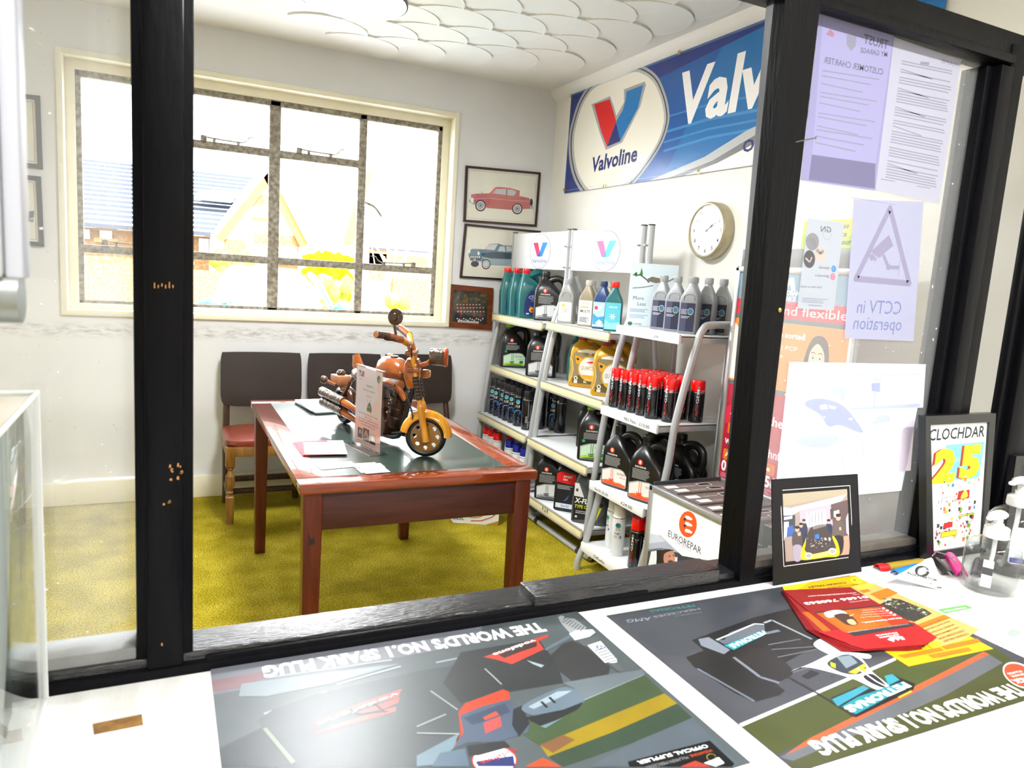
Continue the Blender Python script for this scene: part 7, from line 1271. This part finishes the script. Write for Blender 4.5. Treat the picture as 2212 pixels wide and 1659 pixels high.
def carsheet(A, P):
    p = lambda *q: P.uvs(q, ZL); L1, L2, L3 = paper_mat('faint_blue_ink', (206, 212, 234), .55), paper_mat('faint_violet_ink', (184, 190, 220), .55), paper_mat('faint_line_ink', (194, 202, 224), .55)
    A.p(p((280, 90), (1260, 90), (1240, 400), (700, 420), (560, 300), (270, 330)), paper_mat('faint_wall_ink', (222, 228, 242), .55)); A.path(p((290, 160), (700, 170), (1255, 160)), .003, L1); A.path(p((680, 120), (780, 165), (950, 95)), .003, L1); A.path(p((330, 200), (320, 300), (370, 380)), .0015, L3)
    A.p(p((580, 240), (680, 250), (675, 345), (585, 340)), L1); A.p(p((590, 295), (660, 300), (650, 335), (600, 330)), paper_mat('faint_white', (240, 244, 250), .55)); A.p(p((870, 225), (935, 220), (930, 290), (872, 280)), L2); A.p(p((840, 210), (900, 170), (945, 200), (930, 215)), L1); A.path(p((895, 290), (890, 400)), .002, L2)
    for x in (740, 775, 800): A.path(p((x, 290), (x, 400)), .003, L1)
    A.p(p((720, 400), (1220, 370), (1220, 395), (720, 420)), L1)
    A.p(p(*spline([(395, 385), (420, 345), (520, 335), (640, 370), (720, 440), (810, 570), (760, 570), (640, 525), (560, 535), (500, 450)], 4)), L2); W = paper_mat('faint_white', (240, 244, 250), .55); A.p(p((495, 385), (545, 375), (560, 410), (505, 415)), W); A.p(p((560, 380), (620, 395), (610, 412), (570, 405)), W); A.p(p((700, 480), (730, 470), (735, 490), (710, 490)), W); A.p(p(*ell(530, 468, 8, 8)), W)
    A.p(p(*spline([(260, 720), (330, 620), (500, 570), (640, 560), (800, 580), (900, 480), (960, 440), (1010, 470), (1030, 540), (1090, 600), (1060, 620), (860, 720), (780, 760), (640, 800), (400, 840), (270, 800)], 4)), paper_mat('faint_car_ink', (230, 235, 246), .55)); A.path(p(*spline([(260, 720), (330, 620), (500, 570), (640, 560), (800, 580)], 4, False)), .0015, L3); A.p(p((870, 500), (930, 445), (1000, 460), (1005, 500), (880, 520)), L1); A.p(p(*spline([(330, 640), (420, 600), (540, 590), (640, 610), (560, 680), (400, 680)], 4)), L1); A.path(p(*ell(720, 780, 60, 90)), .003, L1); A.path(p((800, 570), (850, 480), (900, 430), (760, 430), (720, 440)), .002, L3); A.p(p((800, 660), (820, 650), (815, 740), (798, 750)), L1)
    A.p(p((1090, 560), (1180, 470), (1150, 850), (1060, 860)), paper_mat('faint_pink_ink', (234, 222, 232), .55))
on_glass('photo_print', [(1705, 782), (2000, 787), (1947, 1060), (1672, 1085)], paper_mat('photo_paper', (236, 240, 248), .5), carsheet, 'large pale print of an open bonnet sports car, taped low on the right glass', 'print', lift=.0005)

# ------------------------------------------------------------------ pump bottles
CLR = glass_mat('clear_bottle', .03, tint=(.97, .98, .98), refl=1.3); GEL = glass_mat('clear_gel', .05, tint=(.86, .87, .87), refl=.8); PW = mat('white_pump_plastic', (240, 240, 240), .3); PCL = mat('frosted_pump_plastic', (196, 200, 202), .35)
def pump(label, x, y, R, hb, hs, pm, fill, rz, lab=None, group='pump bottles of hand gel'):
    t = thing('pump_bottle', label, 'pump bottle', (x, y, CT), rz, group)
    mb = MB(); mb.lathe([(R*.8, 0), (R*.97, .004), (R, .012), (R, hb*.72), (R*.95, hb*.82), (R*.78, hb*.91), (R*.5, hb*.975), (R*.36, hb), (R*.34, hb+.004)], CLR, 40, caps=True); mb.build('bottle', t)
    mb = MB(); mb.lathe([(R*.9, .012), (R*.96, .02), (R*.96, hb*fill), (0, hb*fill)], GEL, 40); mb.build('gel', t)
    mb = MB(); mb.lathe([(R*.44, hb), (R*.46, hb+.002), (R*.45, hb+.020), (R*.40, hb+.022), (R*.22, hb+.024), (R*.22, hb+hs*.55), (R*.16, hb+hs*.55), (R*.16, hb+hs*.8)], pm, 28)
    mb.tube([(.010, 0, hb+hs*.9), (-.01, 0, hb+hs*.92), (-.03, 0, hb+hs*.9), (-R*.95, 0, hb+hs*.86)], [R*.26, R*.24, R*.14, R*.09], pm, 14, .6, smooth=3); mb.lathe([(0, hb+hs*.8), (R*.24, hb+hs*.8), (R*.28, hb+hs*.96), (R*.2, hb+hs), (0, hb+hs)], pm, 24); mb.build('pump', t)
    mb = MB(); mb.tube([(0, 0, hb), (0, 0, hb*.75), (-R*.15, 0, hb*.45), (-R*.6, 0, hb*.15), (-R*.85, 0, .03)], R*.085, mat('dip_tube', (214, 218, 220), .4), 10, smooth=4); mb.build('dip_tube', t)
    if lab:
        A = Art(); lab(A, R, hb); mb = MB(); f = curved(R+.0003); A.into(mb, f); mb.build('label', t, smooth=0)
    return t
pump('clear squat pump bottle with white pump, in front on the counter edge', 1.52, .855, .0505, .112, .052, PW, .74, math.radians(10), lambda A, R, h: (A.r(-R*1.5, .02, -R*1.15, .075, ink(238, 240, 242)), A.r(-R*1.5, .045, -R*1.15, .06, ink(60, 62, 66))))
pump('taller clear pump bottle with frosted pump and white label, behind the squat one', 1.675, .905, .056, .150, .062, PCL, .45, math.radians(5), lambda A, R, h: (A.p(clip(rrect(-R*1.25, .035, R*1.25, .115, .006), -R*1.25, 0, -R*.42, 1), ink(236, 240, 244)), A.p(clip(rrect(-R*1.25, .035, R*1.25, .115, .006), -R*.42, 0, R*.42, 1), ink(236, 240, 244)), A.p(clip(rrect(-R*1.25, .035, R*1.25, .115, .006), R*.42, 0, 2, 1), ink(236, 240, 244)), A.r(-R*1.2, .037, -R*.5, .048, ink(60, 60, 150)), A.tl('A', -R*.6, .082, .017, ink(50, 80, 190), .04, .2)))
pump('clear pump bottle cut by the right picture edge, white label low on it', 1.70, .795, .045, .125, .045, PW, .4, math.radians(20), lambda A, R, h: (A.r(-R*1.3, .012, -R*.4, .075, ink(240, 242, 244)), A.r(-R*.4, .012, R*.5, .075, ink(240, 242, 244)), A.r(-R*1.3, .06, -R*.4, .068, ink(50, 52, 56)), A.lines(-R*1.2, .02, -R*.5, .055, 6, ink(120, 124, 130))))

# ------------------------------------------------------------------ wheel protector samples on a ball chain
def clipstrip(label, a, b, w_, m, z=.004, rot=0.0):
    a, b = Vector((*a, CT)), Vector((*b, CT)); d = (b-a); Ln = d.length; t = d.normalized(); n = Vector((-t.y, t.x, 0)); mb = MB(); k = 9; vs, fs = [], []; N = 8
    for i in range(N+1):
        for lay in (0, 1):
            for j in range(k):
                an = PI*j/(k-1)*1.15 - .24; r = w_/2 - lay*.0022; s = .9+.1*math.sin(PI*i/N); vs.append(a + t*Ln*i/N + n*(-math.cos(an)*r*s) + Vector((0, 0, z + max(-.002, math.sin(an))*r*s)))
    for i in range(N):
        for lay in (0, 1):
            for j in range(k-1): q = (i*2+lay)*k+j; fs.append([q, q+1, q+2*k+1, q+2*k])
        for j in (0, k-1): q = i*2*k+j; fs.append([q, q+k, q+3*k, q+2*k])
    for i in (0, N): q = i*2*k; fs.append([q+j for j in range(k)] + [q+k+j for j in reversed(range(k))])
    mb.add(vs, fs, m); return tag(mb.build('trim_sample', origin=(a+b)/2), label, 'sample', 'coloured trim samples on a chain')
SG = lambda n, c: mat(n, c, .3, spec=.6)
clipstrip('gold wheel trim sample, furthest back of the fan by the framed cover', (1.40, .995), (1.51, .99), .022, SG('sample_gold', (150, 124, 30)), .004); clipstrip('red ended wheel trim sample under the gold one', (1.375, 1.0), (1.40, .995), .024, SG('sample_red', (196, 16, 24)), .002)
clipstrip('blue wheel trim sample at left of the fan', (1.385, .965), (1.47, .975), .022, SG('sample_blue', (20, 120, 214)), .003); clipstrip('black wheel trim sample beside the hanging tag', (1.497, .922), (1.545, .985), .022, SG('sample_black', (24, 24, 26)), .006)
clipstrip('pink wheel trim sample at right of the fan', (1.515, .905), (1.60, .99), .026, SG('sample_pink', (214, 24, 130)), .008); clipstrip('dark navy wheel trim sample lying right of the pink one', (1.56, .905), (1.66, .96), .022, SG('sample_navy', (30, 26, 60)), .003)
P = Plane((0, .885, CT+.001), (1, 0, 0), (0, .9, .3), .0003); ZT = (1880, 860, 3.4548); A = Art(); tri = P.uvs([(165, 1340), (440, 1195), (465, 1200), (555, 1440)], ZT)
A.path(P.uvs(ell(385, 1295, 45, 36), ZT), .005, ink(40, 42, 46)); A.path(P.uvs(ell(385, 1295, 32, 26), ZT), .002, ink(120, 122, 126)); txt_px(A, P, 'ALLOYGATOR', (275, 1315), (505, 1375), (280, 1300), ink(50, 52, 56), ZT, .03); txt_px(A, P, 'PROTECT ENHANCE CUSTOMISE', (218, 1335), (482, 1402), (222, 1326), ink(90, 92, 96), ZT, .01); A.p(P.uvs([(492, 1408), (530, 1412), (535, 1425), (497, 1422)], ZT), ink(90, 90, 92))
sheet('sample_card', P, 0, 0, 0, 0, ink(240, 240, 238), A, 'white triangular product card propped against the fan of trim samples', 'card', .0008, poly=tri)
P = Plane((0, .955, CT), (1, 0, 0), (0, .5, 1), .0003); tg = P.uvs([(400, 1205), (455, 1190), (462, 1335), (400, 1345)], ZT); A = Art(); A.path(P.uvs(ell(432, 1250, 16, 18), ZT), .002, ink(60, 60, 60)); txt_px(A, P, 'ALLOYGATOR', (440, 1268), (432, 1335), (446, 1270), ink(70, 70, 72), ZT, .02)
sheet('sample_tag', P, 0, 0, 0, 0, ink(236, 236, 234), A, 'narrow white tag hanging on the ball chain over the triangular card', 'tag', .0008, poly=tg)
mb = MB(); ch0 = [Vector((1.50, .965, CT+.032)), Vector((1.525, .975, CT+.034)), Vector((1.55, .965, CT+.028)), Vector((1.545, .945, CT+.024))]
for i in range(16):
    q = i/15*3; k = min(int(q), 2); mb.lathe([(0, -.002), (.0018, -.001), (.0018, .001), (0, .002)], CHR, 8, ch0[k].lerp(ch0[k+1], q-k))
    if i: q2 = (i-1)/15*3; k2 = min(int(q2), 2); mb.cyl(ch0[k2].lerp(ch0[k2+1], q2-k2), ch0[k].lerp(ch0[k+1], q-k), .0007, CHR, 6)
tag(mb.build('ball_chain'), 'silver ball chain looped through the trim samples and tag', 'chain')

# ------------------------------------------------------------------ clear leaflet box and roller blind at the left edge
BXM = glass_mat('leaflet_box_acrylic', .02, tint=(.93, .96, .95), refl=.9); lb_ = thing('leaflet_box', 'clear acrylic leaflet box on the counter at the left picture edge', 'leaflet box', (-.28, .86, CT)); X0, X1, Y0_, Y1_, ZT_ = -.45, -.136, .72, 1.018, 1.256
mb = MB(); mb.T = Matrix.Translation(-Vector(lb_.location))
for lo, hi in (((X1-.004, Y0_, CT), (X1, Y1_, ZT_)), ((X0, Y0_, CT), (X0+.004, Y1_, ZT_)), ((X0+.004, Y0_, CT), (X1-.004, Y0_+.004, ZT_)), ((X0+.004, Y1_-.004, CT), (X1-.004, Y1_, ZT_))): mb.box(lo, hi, BXM, .0008)
mb.build('box_panel', lb_)
mb = MB(); mb.T = Matrix.Translation(-Vector(lb_.location)); FRO = mat('frosted_edge', (214, 216, 214), .3)
for p_, q_ in (((X1-.002, Y0_, ZT_), (X1-.002, Y1_, ZT_)), ((X1-.002, Y1_-.002, CT), (X1-.002, Y1_-.002, ZT_)), ((X1-.002, Y0_, CT+.002), (X1-.002, Y1_, CT+.002)), ((X0, Y1_-.002, ZT_), (X1, Y1_-.002, ZT_))): mb.tube([p_, q_], .0028, FRO, 8)
mb.build('box_edge', lb_)
mb = MB(); mb.T = Matrix.Translation(-Vector(lb_.location)); mb.box((X0+.004, Y0_+.004, ZT_-.004), (X1-.004, Y1_-.03, ZT_), mat('cream_lid', (196, 186, 168), .4), .001); mb.build('lid', lb_)
P = Plane((-.17, 0, 0), (0, -1, 0), (0, 0, 1)); A = Art(); q = .9; A = Art((-.99, CT+.003, -.74, 1.24)); A.r(-.99, CT, -.74, 1.24, ink(38, 52, 60)); A.p([(-.99, .95), (-.9, 1.06), (-.8, 1.2), (-.74, 1.24), (-.74, 1.05), (-.85, .93), (-.95, .87)], ink(18, 44, 26)); A.p([(-.9, .98), (-.78, 1.12), (-.77, 1.08), (-.88, .95)], ink(70, 120, 50)); A.p([(-.95, CT), (-.78, CT), (-.74, 1.0), (-.86, .94)], ink(44, 64, 90))
mb = MB(); mb.box((-.18, .742, CT+.001), (-.1705, .985, 1.24), ink(40, 52, 54)); P2 = Plane((-.1702, 0, 0), (0, -1, 0), (0, 0, 1)); 
P3 = Plane((-.1702, 0, 0), (0, 1, 0), (0, 0, 1)); A.into(mb, lambda u, v, k: Vector((-.1702 + .0003*k, -u, v))); tag(mb.build('leaflet_stack', origin=(-.175, .86, CT), smooth=0), 'dark green and blue leaflets standing inside the clear box', 'leaflets')
bl_ = thing('roller_blind', 'pale grey roller blind in silver side channel with round bottom bar, left edge', 'blind', (-.30, .63, 1.38)); mb = MB(); o_ = -Vector(bl_.location)
mb.T = Matrix.Translation(o_); mb.box((-.52, .628, 1.40), (-.108, .632, CEIL), mat('blind_fabric_grey', (116, 122, 136), .6, bump=.05, bscale=160), .0006); mb.build('fabric', bl_)
mb = MB(); mb.T = Matrix.Translation(o_); mb.box((-.115, .61, 1.405), (-.101, .65, CEIL), ALU, .004); mb.box((-.101, .615, 1.405), (-.089, .645, CEIL), mat('white_side_channel', (150, 152, 162), .35), .003); mb.build('side_channel', bl_)
mb = MB(); mb.T = Matrix.Translation(o_); mb.tube([(-.52, .63, 1.392), (-.093, .63, 1.392)], .019, mat('bottom_bar_silver', (120, 124, 122), .35, .5), 24); mb.build('bottom_bar', bl_)
# ------------------------------------------------------------------ the street beyond the window
GY = -.35
mb = MB(); mb.box((-30, BW+.3, GY-.2), (40, 60, GY), mat('pale_tarmac', (150, 150, 152), .8)); struct(mb.build('ground'))
def at(x, y, Y): d = ray(x, y); return CPOS + d*((Y-CPOS.y)/d.y)
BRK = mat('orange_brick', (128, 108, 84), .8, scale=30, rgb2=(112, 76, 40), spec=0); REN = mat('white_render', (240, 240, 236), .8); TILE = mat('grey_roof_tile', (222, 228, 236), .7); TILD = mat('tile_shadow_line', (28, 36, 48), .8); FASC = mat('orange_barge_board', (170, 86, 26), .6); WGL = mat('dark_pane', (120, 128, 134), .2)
h = thing('house', 'brick house with grey tiled roof and front gable across the street', 'house', (1.5, 18, GY)); ho = Vector(h.location); HT = Matrix.Translation(-ho)
ev0, ev1, rg0, rg1 = at(120, 470, 16), at(470, 526, 16), at(100, 332, 19), at(578, 372, 19); ez = (ev0.z+ev1.z)/2; rz_ = rg0.z
ex0, ex1 = -8.5, at(466, 522, 16).x; rx1 = at(575, 374, 19).x
mb = MB(); mb.T = HT; mb.box((ex0, 16.25, GY), (ex1-.1, 21, ez), BRK); mb.build('wall', h)
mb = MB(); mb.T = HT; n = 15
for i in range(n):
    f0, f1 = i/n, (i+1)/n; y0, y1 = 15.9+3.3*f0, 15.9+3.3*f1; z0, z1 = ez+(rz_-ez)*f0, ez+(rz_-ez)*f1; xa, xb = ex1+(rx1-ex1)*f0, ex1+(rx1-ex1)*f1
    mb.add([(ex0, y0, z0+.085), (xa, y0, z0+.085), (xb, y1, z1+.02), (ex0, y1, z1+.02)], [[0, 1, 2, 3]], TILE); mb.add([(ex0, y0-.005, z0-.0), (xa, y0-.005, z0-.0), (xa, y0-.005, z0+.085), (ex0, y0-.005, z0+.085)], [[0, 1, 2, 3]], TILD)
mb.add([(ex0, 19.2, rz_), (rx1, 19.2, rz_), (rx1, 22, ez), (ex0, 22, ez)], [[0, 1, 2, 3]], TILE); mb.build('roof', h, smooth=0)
gl, ga, gr = at(466, 522, 15.6), at(579, 374, 15.6), at(661, 522, 15.6); gz = (gl.z+gr.z)/2; ga_x = (gl.x+gr.x)/2
mb = MB(); mb.T = HT; mb.prism([(gl.x+.15, GY), (gr.x-.15, GY), (gr.x-.15, gz), (ga.x, ga.z-.1), (gl.x+.15, gz)], .3, REN, Matrix.Translation((0, 15.6, 0)))
for x in (gl.x+.15, gr.x-.55): mb.box((x, 15.57, GY), (x+.4, 15.62, gz), BRK)
mb.box((gl.x+.15, 15.57, GY), (gr.x-.2, 15.62, .55), BRK); mb.build('gable_wall', h)
for a, b in ((gl, ga), (gr, ga)):
    mb = MB(); mb.T = HT; d = Vector((b.x-a.x, 0, b.z-a.z)).normalized(); nn = Vector((-d.z, 0, d.x)); nn = nn if nn.z > 0 else -nn
    q = [Vector((a.x, 0, gz)), Vector((b.x, 0, b.z))]; poly = [q[0]-nn*.14, q[1]-nn*.14, q[1]+nn*.02, q[0]+nn*.02]; mb.prism([(p.x, p.z) for p in poly], .1, FASC, Matrix.Translation((0, 15.45, 0))); mb.prism([(p.x, p.z) for p in (q[0]+nn*.02, q[1]+nn*.02, q[1]+nn*.1, q[0]+nn*.1)], 3.5, TILE, Matrix.Translation((0, 15.4, 0))); mb.build('barge_board', h)
def hwin(p, q, Y, lintel=True):
    a, b = at(*p, Y), at(*q, Y); mb = MB(); mb.T = HT; mb.box((a.x, Y-.05, b.z), (b.x, Y, a.z), ink(240, 240, 238)); 
    if lintel: mb.box((a.x-.1, Y-.06, a.z), (b.x+.1, Y, a.z+.22), BRK); mb.box((a.x-.1, Y-.08, b.z-.08), (b.x+.1, Y, b.z), FASC)
    w_ = mb.build('window', h); mb = MB(); mb.T = HT; mb.box((a.x+.07, Y-.06, b.z+.07), (b.x-.07, Y-.045, a.z-.07), WGL); mb.build('pane', w_)
hwin((555, 445), (588, 472), 15.57); hwin((560, 528), (640, 560), 15.57); hwin((216, 498), (242, 516), 16.2); hwin((182, 496), (194, 516), 16.2, False); hwin((430, 515), (450, 555), 16.2, False)
mb = MB(); mb.T = HT; a = at(535, 432, 18); 
for x0 in (450, 472): p0, p1 = at(x0, 452, 16.8), at(x0+22, 428, 17.6); mb.add([(p0.x-.35, 16.8, p0.z+.15), (p0.x+.25, 16.8, p0.z+.15), (p1.x+.25, 17.5, p1.z+.15), (p1.x-.35, 17.5, p1.z+.15)], [[0, 1, 2, 3]], TILD)
mb.build('roof_light', h, smooth=0)
h2 = thing('house', 'pale house with orange barge board, partly seen at right of the street', 'house', (7.5, 24, GY)); HT = Matrix.Translation(-Vector(h2.location)); c0, c1 = at(738, 528, 22), at(768, 430, 22)
mb = MB(); mb.T = HT; mb.box((c0.x+.2, 22, GY), (c0.x+9, 27, c0.z), REN); mb.build('wall', h2)
mb = MB(); mb.T = HT; d = (c1-c0); apx = c0 + d*1.6; mb.prism([(c0.x, c0.z), (apx.x, apx.z), (apx.x+.25, apx.z), (c0.x+.3, c0.z)], .15, FASC, Matrix.Translation((0, 21.9, 0))); mb.build('barge_board', h2)
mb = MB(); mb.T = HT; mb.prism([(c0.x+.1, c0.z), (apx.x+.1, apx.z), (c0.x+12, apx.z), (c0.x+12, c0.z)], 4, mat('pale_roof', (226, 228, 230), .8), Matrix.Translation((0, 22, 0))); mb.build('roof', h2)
mb = MB(); mb.T = HT; a, b = at(800, 530, 21.9), at(925, 545, 21.9); mb.box((a.x, 21.8, b.z-.03), (b.x, 22, b.z+.03), TILD); mb.box((a.x, 21.85, GY), (a.x+.5, 22, b.z), BRK); mb.box((a.x, 21.85, b.z-.5), (b.x, 22, b.z-.15), FASC); mb.build('porch', h2)
def blobs(name, label, cat, c, size, n, m, seed, r0, thing_kind=None):
    r = random.Random(seed); mb = MB()
    for k in range(n):
        p = Vector((c[0]+(r.random()-.5)*size[0], c[1]+(r.random()-.5)*size[1], c[2]+r.random()*size[2])); bm = bmesh.new(); bmesh.ops.create_icosphere(bm, subdivisions=1, radius=r0*(.6+.8*r.random()))
        for v in bm.verts: v.co = v.co*(.8+.4*r.random()) + p
        mb.bm(bm, m)
    return tag(mb.build(name, smooth=60), label, cat)
HED = mat('yellow_green_hedge', (238, 236, 10), .8, scale=6, rgb2=(190, 205, 8), spec=0); GRN = mat('soft_green_shrub', (170, 190, 70), .8, scale=5, rgb2=(110, 140, 40), spec=0)
a, b = at(656, 560, 14.6), at(760, 560, 14.6); blobs('hedge', 'bright yellow hedge between the two houses across the street', 'hedge', ((a.x+b.x)/2, 14.6, GY), (b.x-a.x-.2, .4, at(700, 558, 14.6).z-GY), 190, HED, 2, .14)
a, b = at(645, 600, 11), at(765, 605, 11); blobs('shrub', 'green shrubs behind the parked car, right of its roof', 'shrub', ((a.x+b.x)/2, 11, GY), (b.x-a.x-.2, .4, at(700, 590, 11).z-GY-.1), 110, GRN, 5, .12)
a = at(505, 545, 15); blobs('shrub', 'small green bush against the gable wall of the brick house', 'shrub', (a.x, 15.1, GY), (.6, .2, a.z-GY), 70, GRN, 6, .14)
a = at(875, 650, 9); blobs('shrub', 'round clipped bush in the front garden at far right of the window', 'shrub', (a.x, 9.5, GY+.08), (.3, .3, at(875, 655, 9).z-GY-.1), 30, GRN, 8, .1)
mb = MB(); a, b = at(405, 577, 13), at(482, 590, 13); mb.box((-9, 13, GY), (at(484, 590, 13).x, 13.25, at(450, 585, 13).z), BRK); tag(mb.build('garden_wall'), 'low orange brick garden wall across the street, left of the car', 'wall')
mb = MB(); a, b = at(850, 600, 13), at(930, 610, 13); mb.box((a.x, 13, GY), (a.x+3, 13.2, at(880, 600, 13).z), BRK); tag(mb.build('garden_wall'), 'short orange brick wall across the street at the far right', 'wall')
mb = MB(); mb.box((at(730, 668, 9.5).x, 8.6, GY), (14, 9.25, GY+.02), HED); tag(mb.build('lawn'), 'strip of yellow green grass outside at right of the car', 'grass')
# parked car facing the window
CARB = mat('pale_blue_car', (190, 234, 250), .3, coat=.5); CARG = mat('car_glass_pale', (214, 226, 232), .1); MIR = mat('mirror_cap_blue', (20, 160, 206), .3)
cr = thing('parked_car', 'pale blue parked car seen through the window, nose towards the room', 'car', (at(595, 620, 8).x, 8.6, GY)); HT = Matrix.Translation(-Vector(cr.location)); YC = 8.0
xl, xr = at(490, 655, YC).x, at(722, 660, YC).x; zb = at(600, 660, YC).z; zt = at(595, 585, YC).z; xc = (xl+xr)/2; hw = (xr-xl)/2
mb = MB(); mb.T = HT @ Matrix.Translation((xc, 0, 0)); sec = []
mb.loft([(GY+.2, 0, YC+.9, hw*1.02, 2.0, 5), (GY+.5, 0, YC+.9, hw*1.05, 2.1, 5), (zb-.06, 0, YC+1.0, hw*1.0, 2.0, 5)], CARB, 40); mb.loft([(zb-.08, 0, YC+1.6, hw*.96, 1.62, 6), ((zb+zt)/2, 0, YC+1.7, hw*.84, 1.4, 6), (zt-.05, 0, YC+1.75, hw*.70, 1.15, 5), (zt, 0, YC+1.75, hw*.6, 1.0, 4)], CARG, 40); mb.loft([(zt-.03, 0, YC+1.75, hw*.68, 1.1, 5), (zt+.01, 0, YC+1.75, hw*.62, 1.0, 4)], CARB, 32); mb.build('body', cr)
for s in (-1, 1):
    mb = MB(); mb.T = HT @ Matrix.Translation((xc, 0, 0)); mb.tube([(s*hw*.97, YC-.02, zb-.05), (s*hw*.86, YC+.28, (zb+zt)/2), (s*hw*.70, YC+.62, zt-.02)], .03, MIR, 8); mb.build('pillar', cr)
    mb = MB(); mb.T = HT @ Matrix.Translation((xc, 0, 0)); mb.loft([(zb-.13, s*(hw+.13), YC+.1, .05, .06, 2.5), (zb-.08, s*(hw+.13), YC+.1, .14, .08, 2.5), (zb+.0, s*(hw+.13), YC+.1, .14, .08, 2.5), (zb+.04, s*(hw+.12), YC+.1, .07, .05, 2.5)], MIR, 20); mb.tube([(s*hw*.95, YC+.12, zb-.08), (s*(hw+.1), YC+.1, zb-.06)], .025, MIR, 8); mb.build('wing_mirror', cr)
    mb = MB(); mb.T = HT @ Matrix.Translation((xc, 0, 0)); mb.cyl((s*hw*.8, YC-.3, GY+.3), (s*hw*1.03, YC-.3, GY+.3), .3, RUB, 24); mb.build('wheel', cr)
mb = MB(); mb.T = HT @ Matrix.Translation((xc, 0, 0))
for s in (-1, 1): mb.tube([(s*.05, YC-.02, zb+.0), (s*.5, YC+.02, zb+.03)], .012, CARB, 6)
mb.build('wiper', cr)
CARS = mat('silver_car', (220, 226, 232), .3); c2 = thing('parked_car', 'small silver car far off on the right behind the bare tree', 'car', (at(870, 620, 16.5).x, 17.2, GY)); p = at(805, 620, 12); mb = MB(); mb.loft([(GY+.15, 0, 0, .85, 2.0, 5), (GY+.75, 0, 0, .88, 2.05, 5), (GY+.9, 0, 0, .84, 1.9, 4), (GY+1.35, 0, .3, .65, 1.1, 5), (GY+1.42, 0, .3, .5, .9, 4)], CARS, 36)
mb.T = Matrix.Translation((0, 0, -GY)); o2 = mb; mb2 = MB(); mb2.T = Matrix.Translation((0, 0, -GY)); mb2.loft([(GY+.15, 0, 0, .85, 2.0, 5), (GY+.75, 0, 0, .88, 2.05, 5), (GY+.9, 0, 0, .84, 1.9, 4), (GY+1.35, 0, .3, .65, 1.1, 5), (GY+1.42, 0, .3, .5, .9, 4)], CARS, 36); mb2.build('body', c2)
for s in (-1, 1):
    mb = MB(); mb.cyl((s*.7, -1.3, .3), (s*.88, -1.3, .3), .3, RUB, 20); mb.build('wheel', c2)
mb = MB(); a = at(838, 640, 10); r = random.Random(3); mb.tube([(a.x, 10, GY), (a.x+.02, 10, GY+1.2), (a.x-.03, 10, GY+2.2)], [.04, .03, .012], mat('bare_bark_pale', (190, 176, 160), .8), 8)
for k in range(12): z = GY+.9+r.random()*1.1; an = r.random()*6.28; mb.tube([(a.x, 10, z), (a.x+.25*math.cos(an), 10+.25*math.sin(an), z+.3), (a.x+.4*math.cos(an), 10+.4*math.sin(an), z+.75)], [.012, .008, .004], MATS['bare_bark_pale'], 6)
tag(mb.build('bare_tree'), 'thin leafless young tree outside the right hand casement', 'tree')
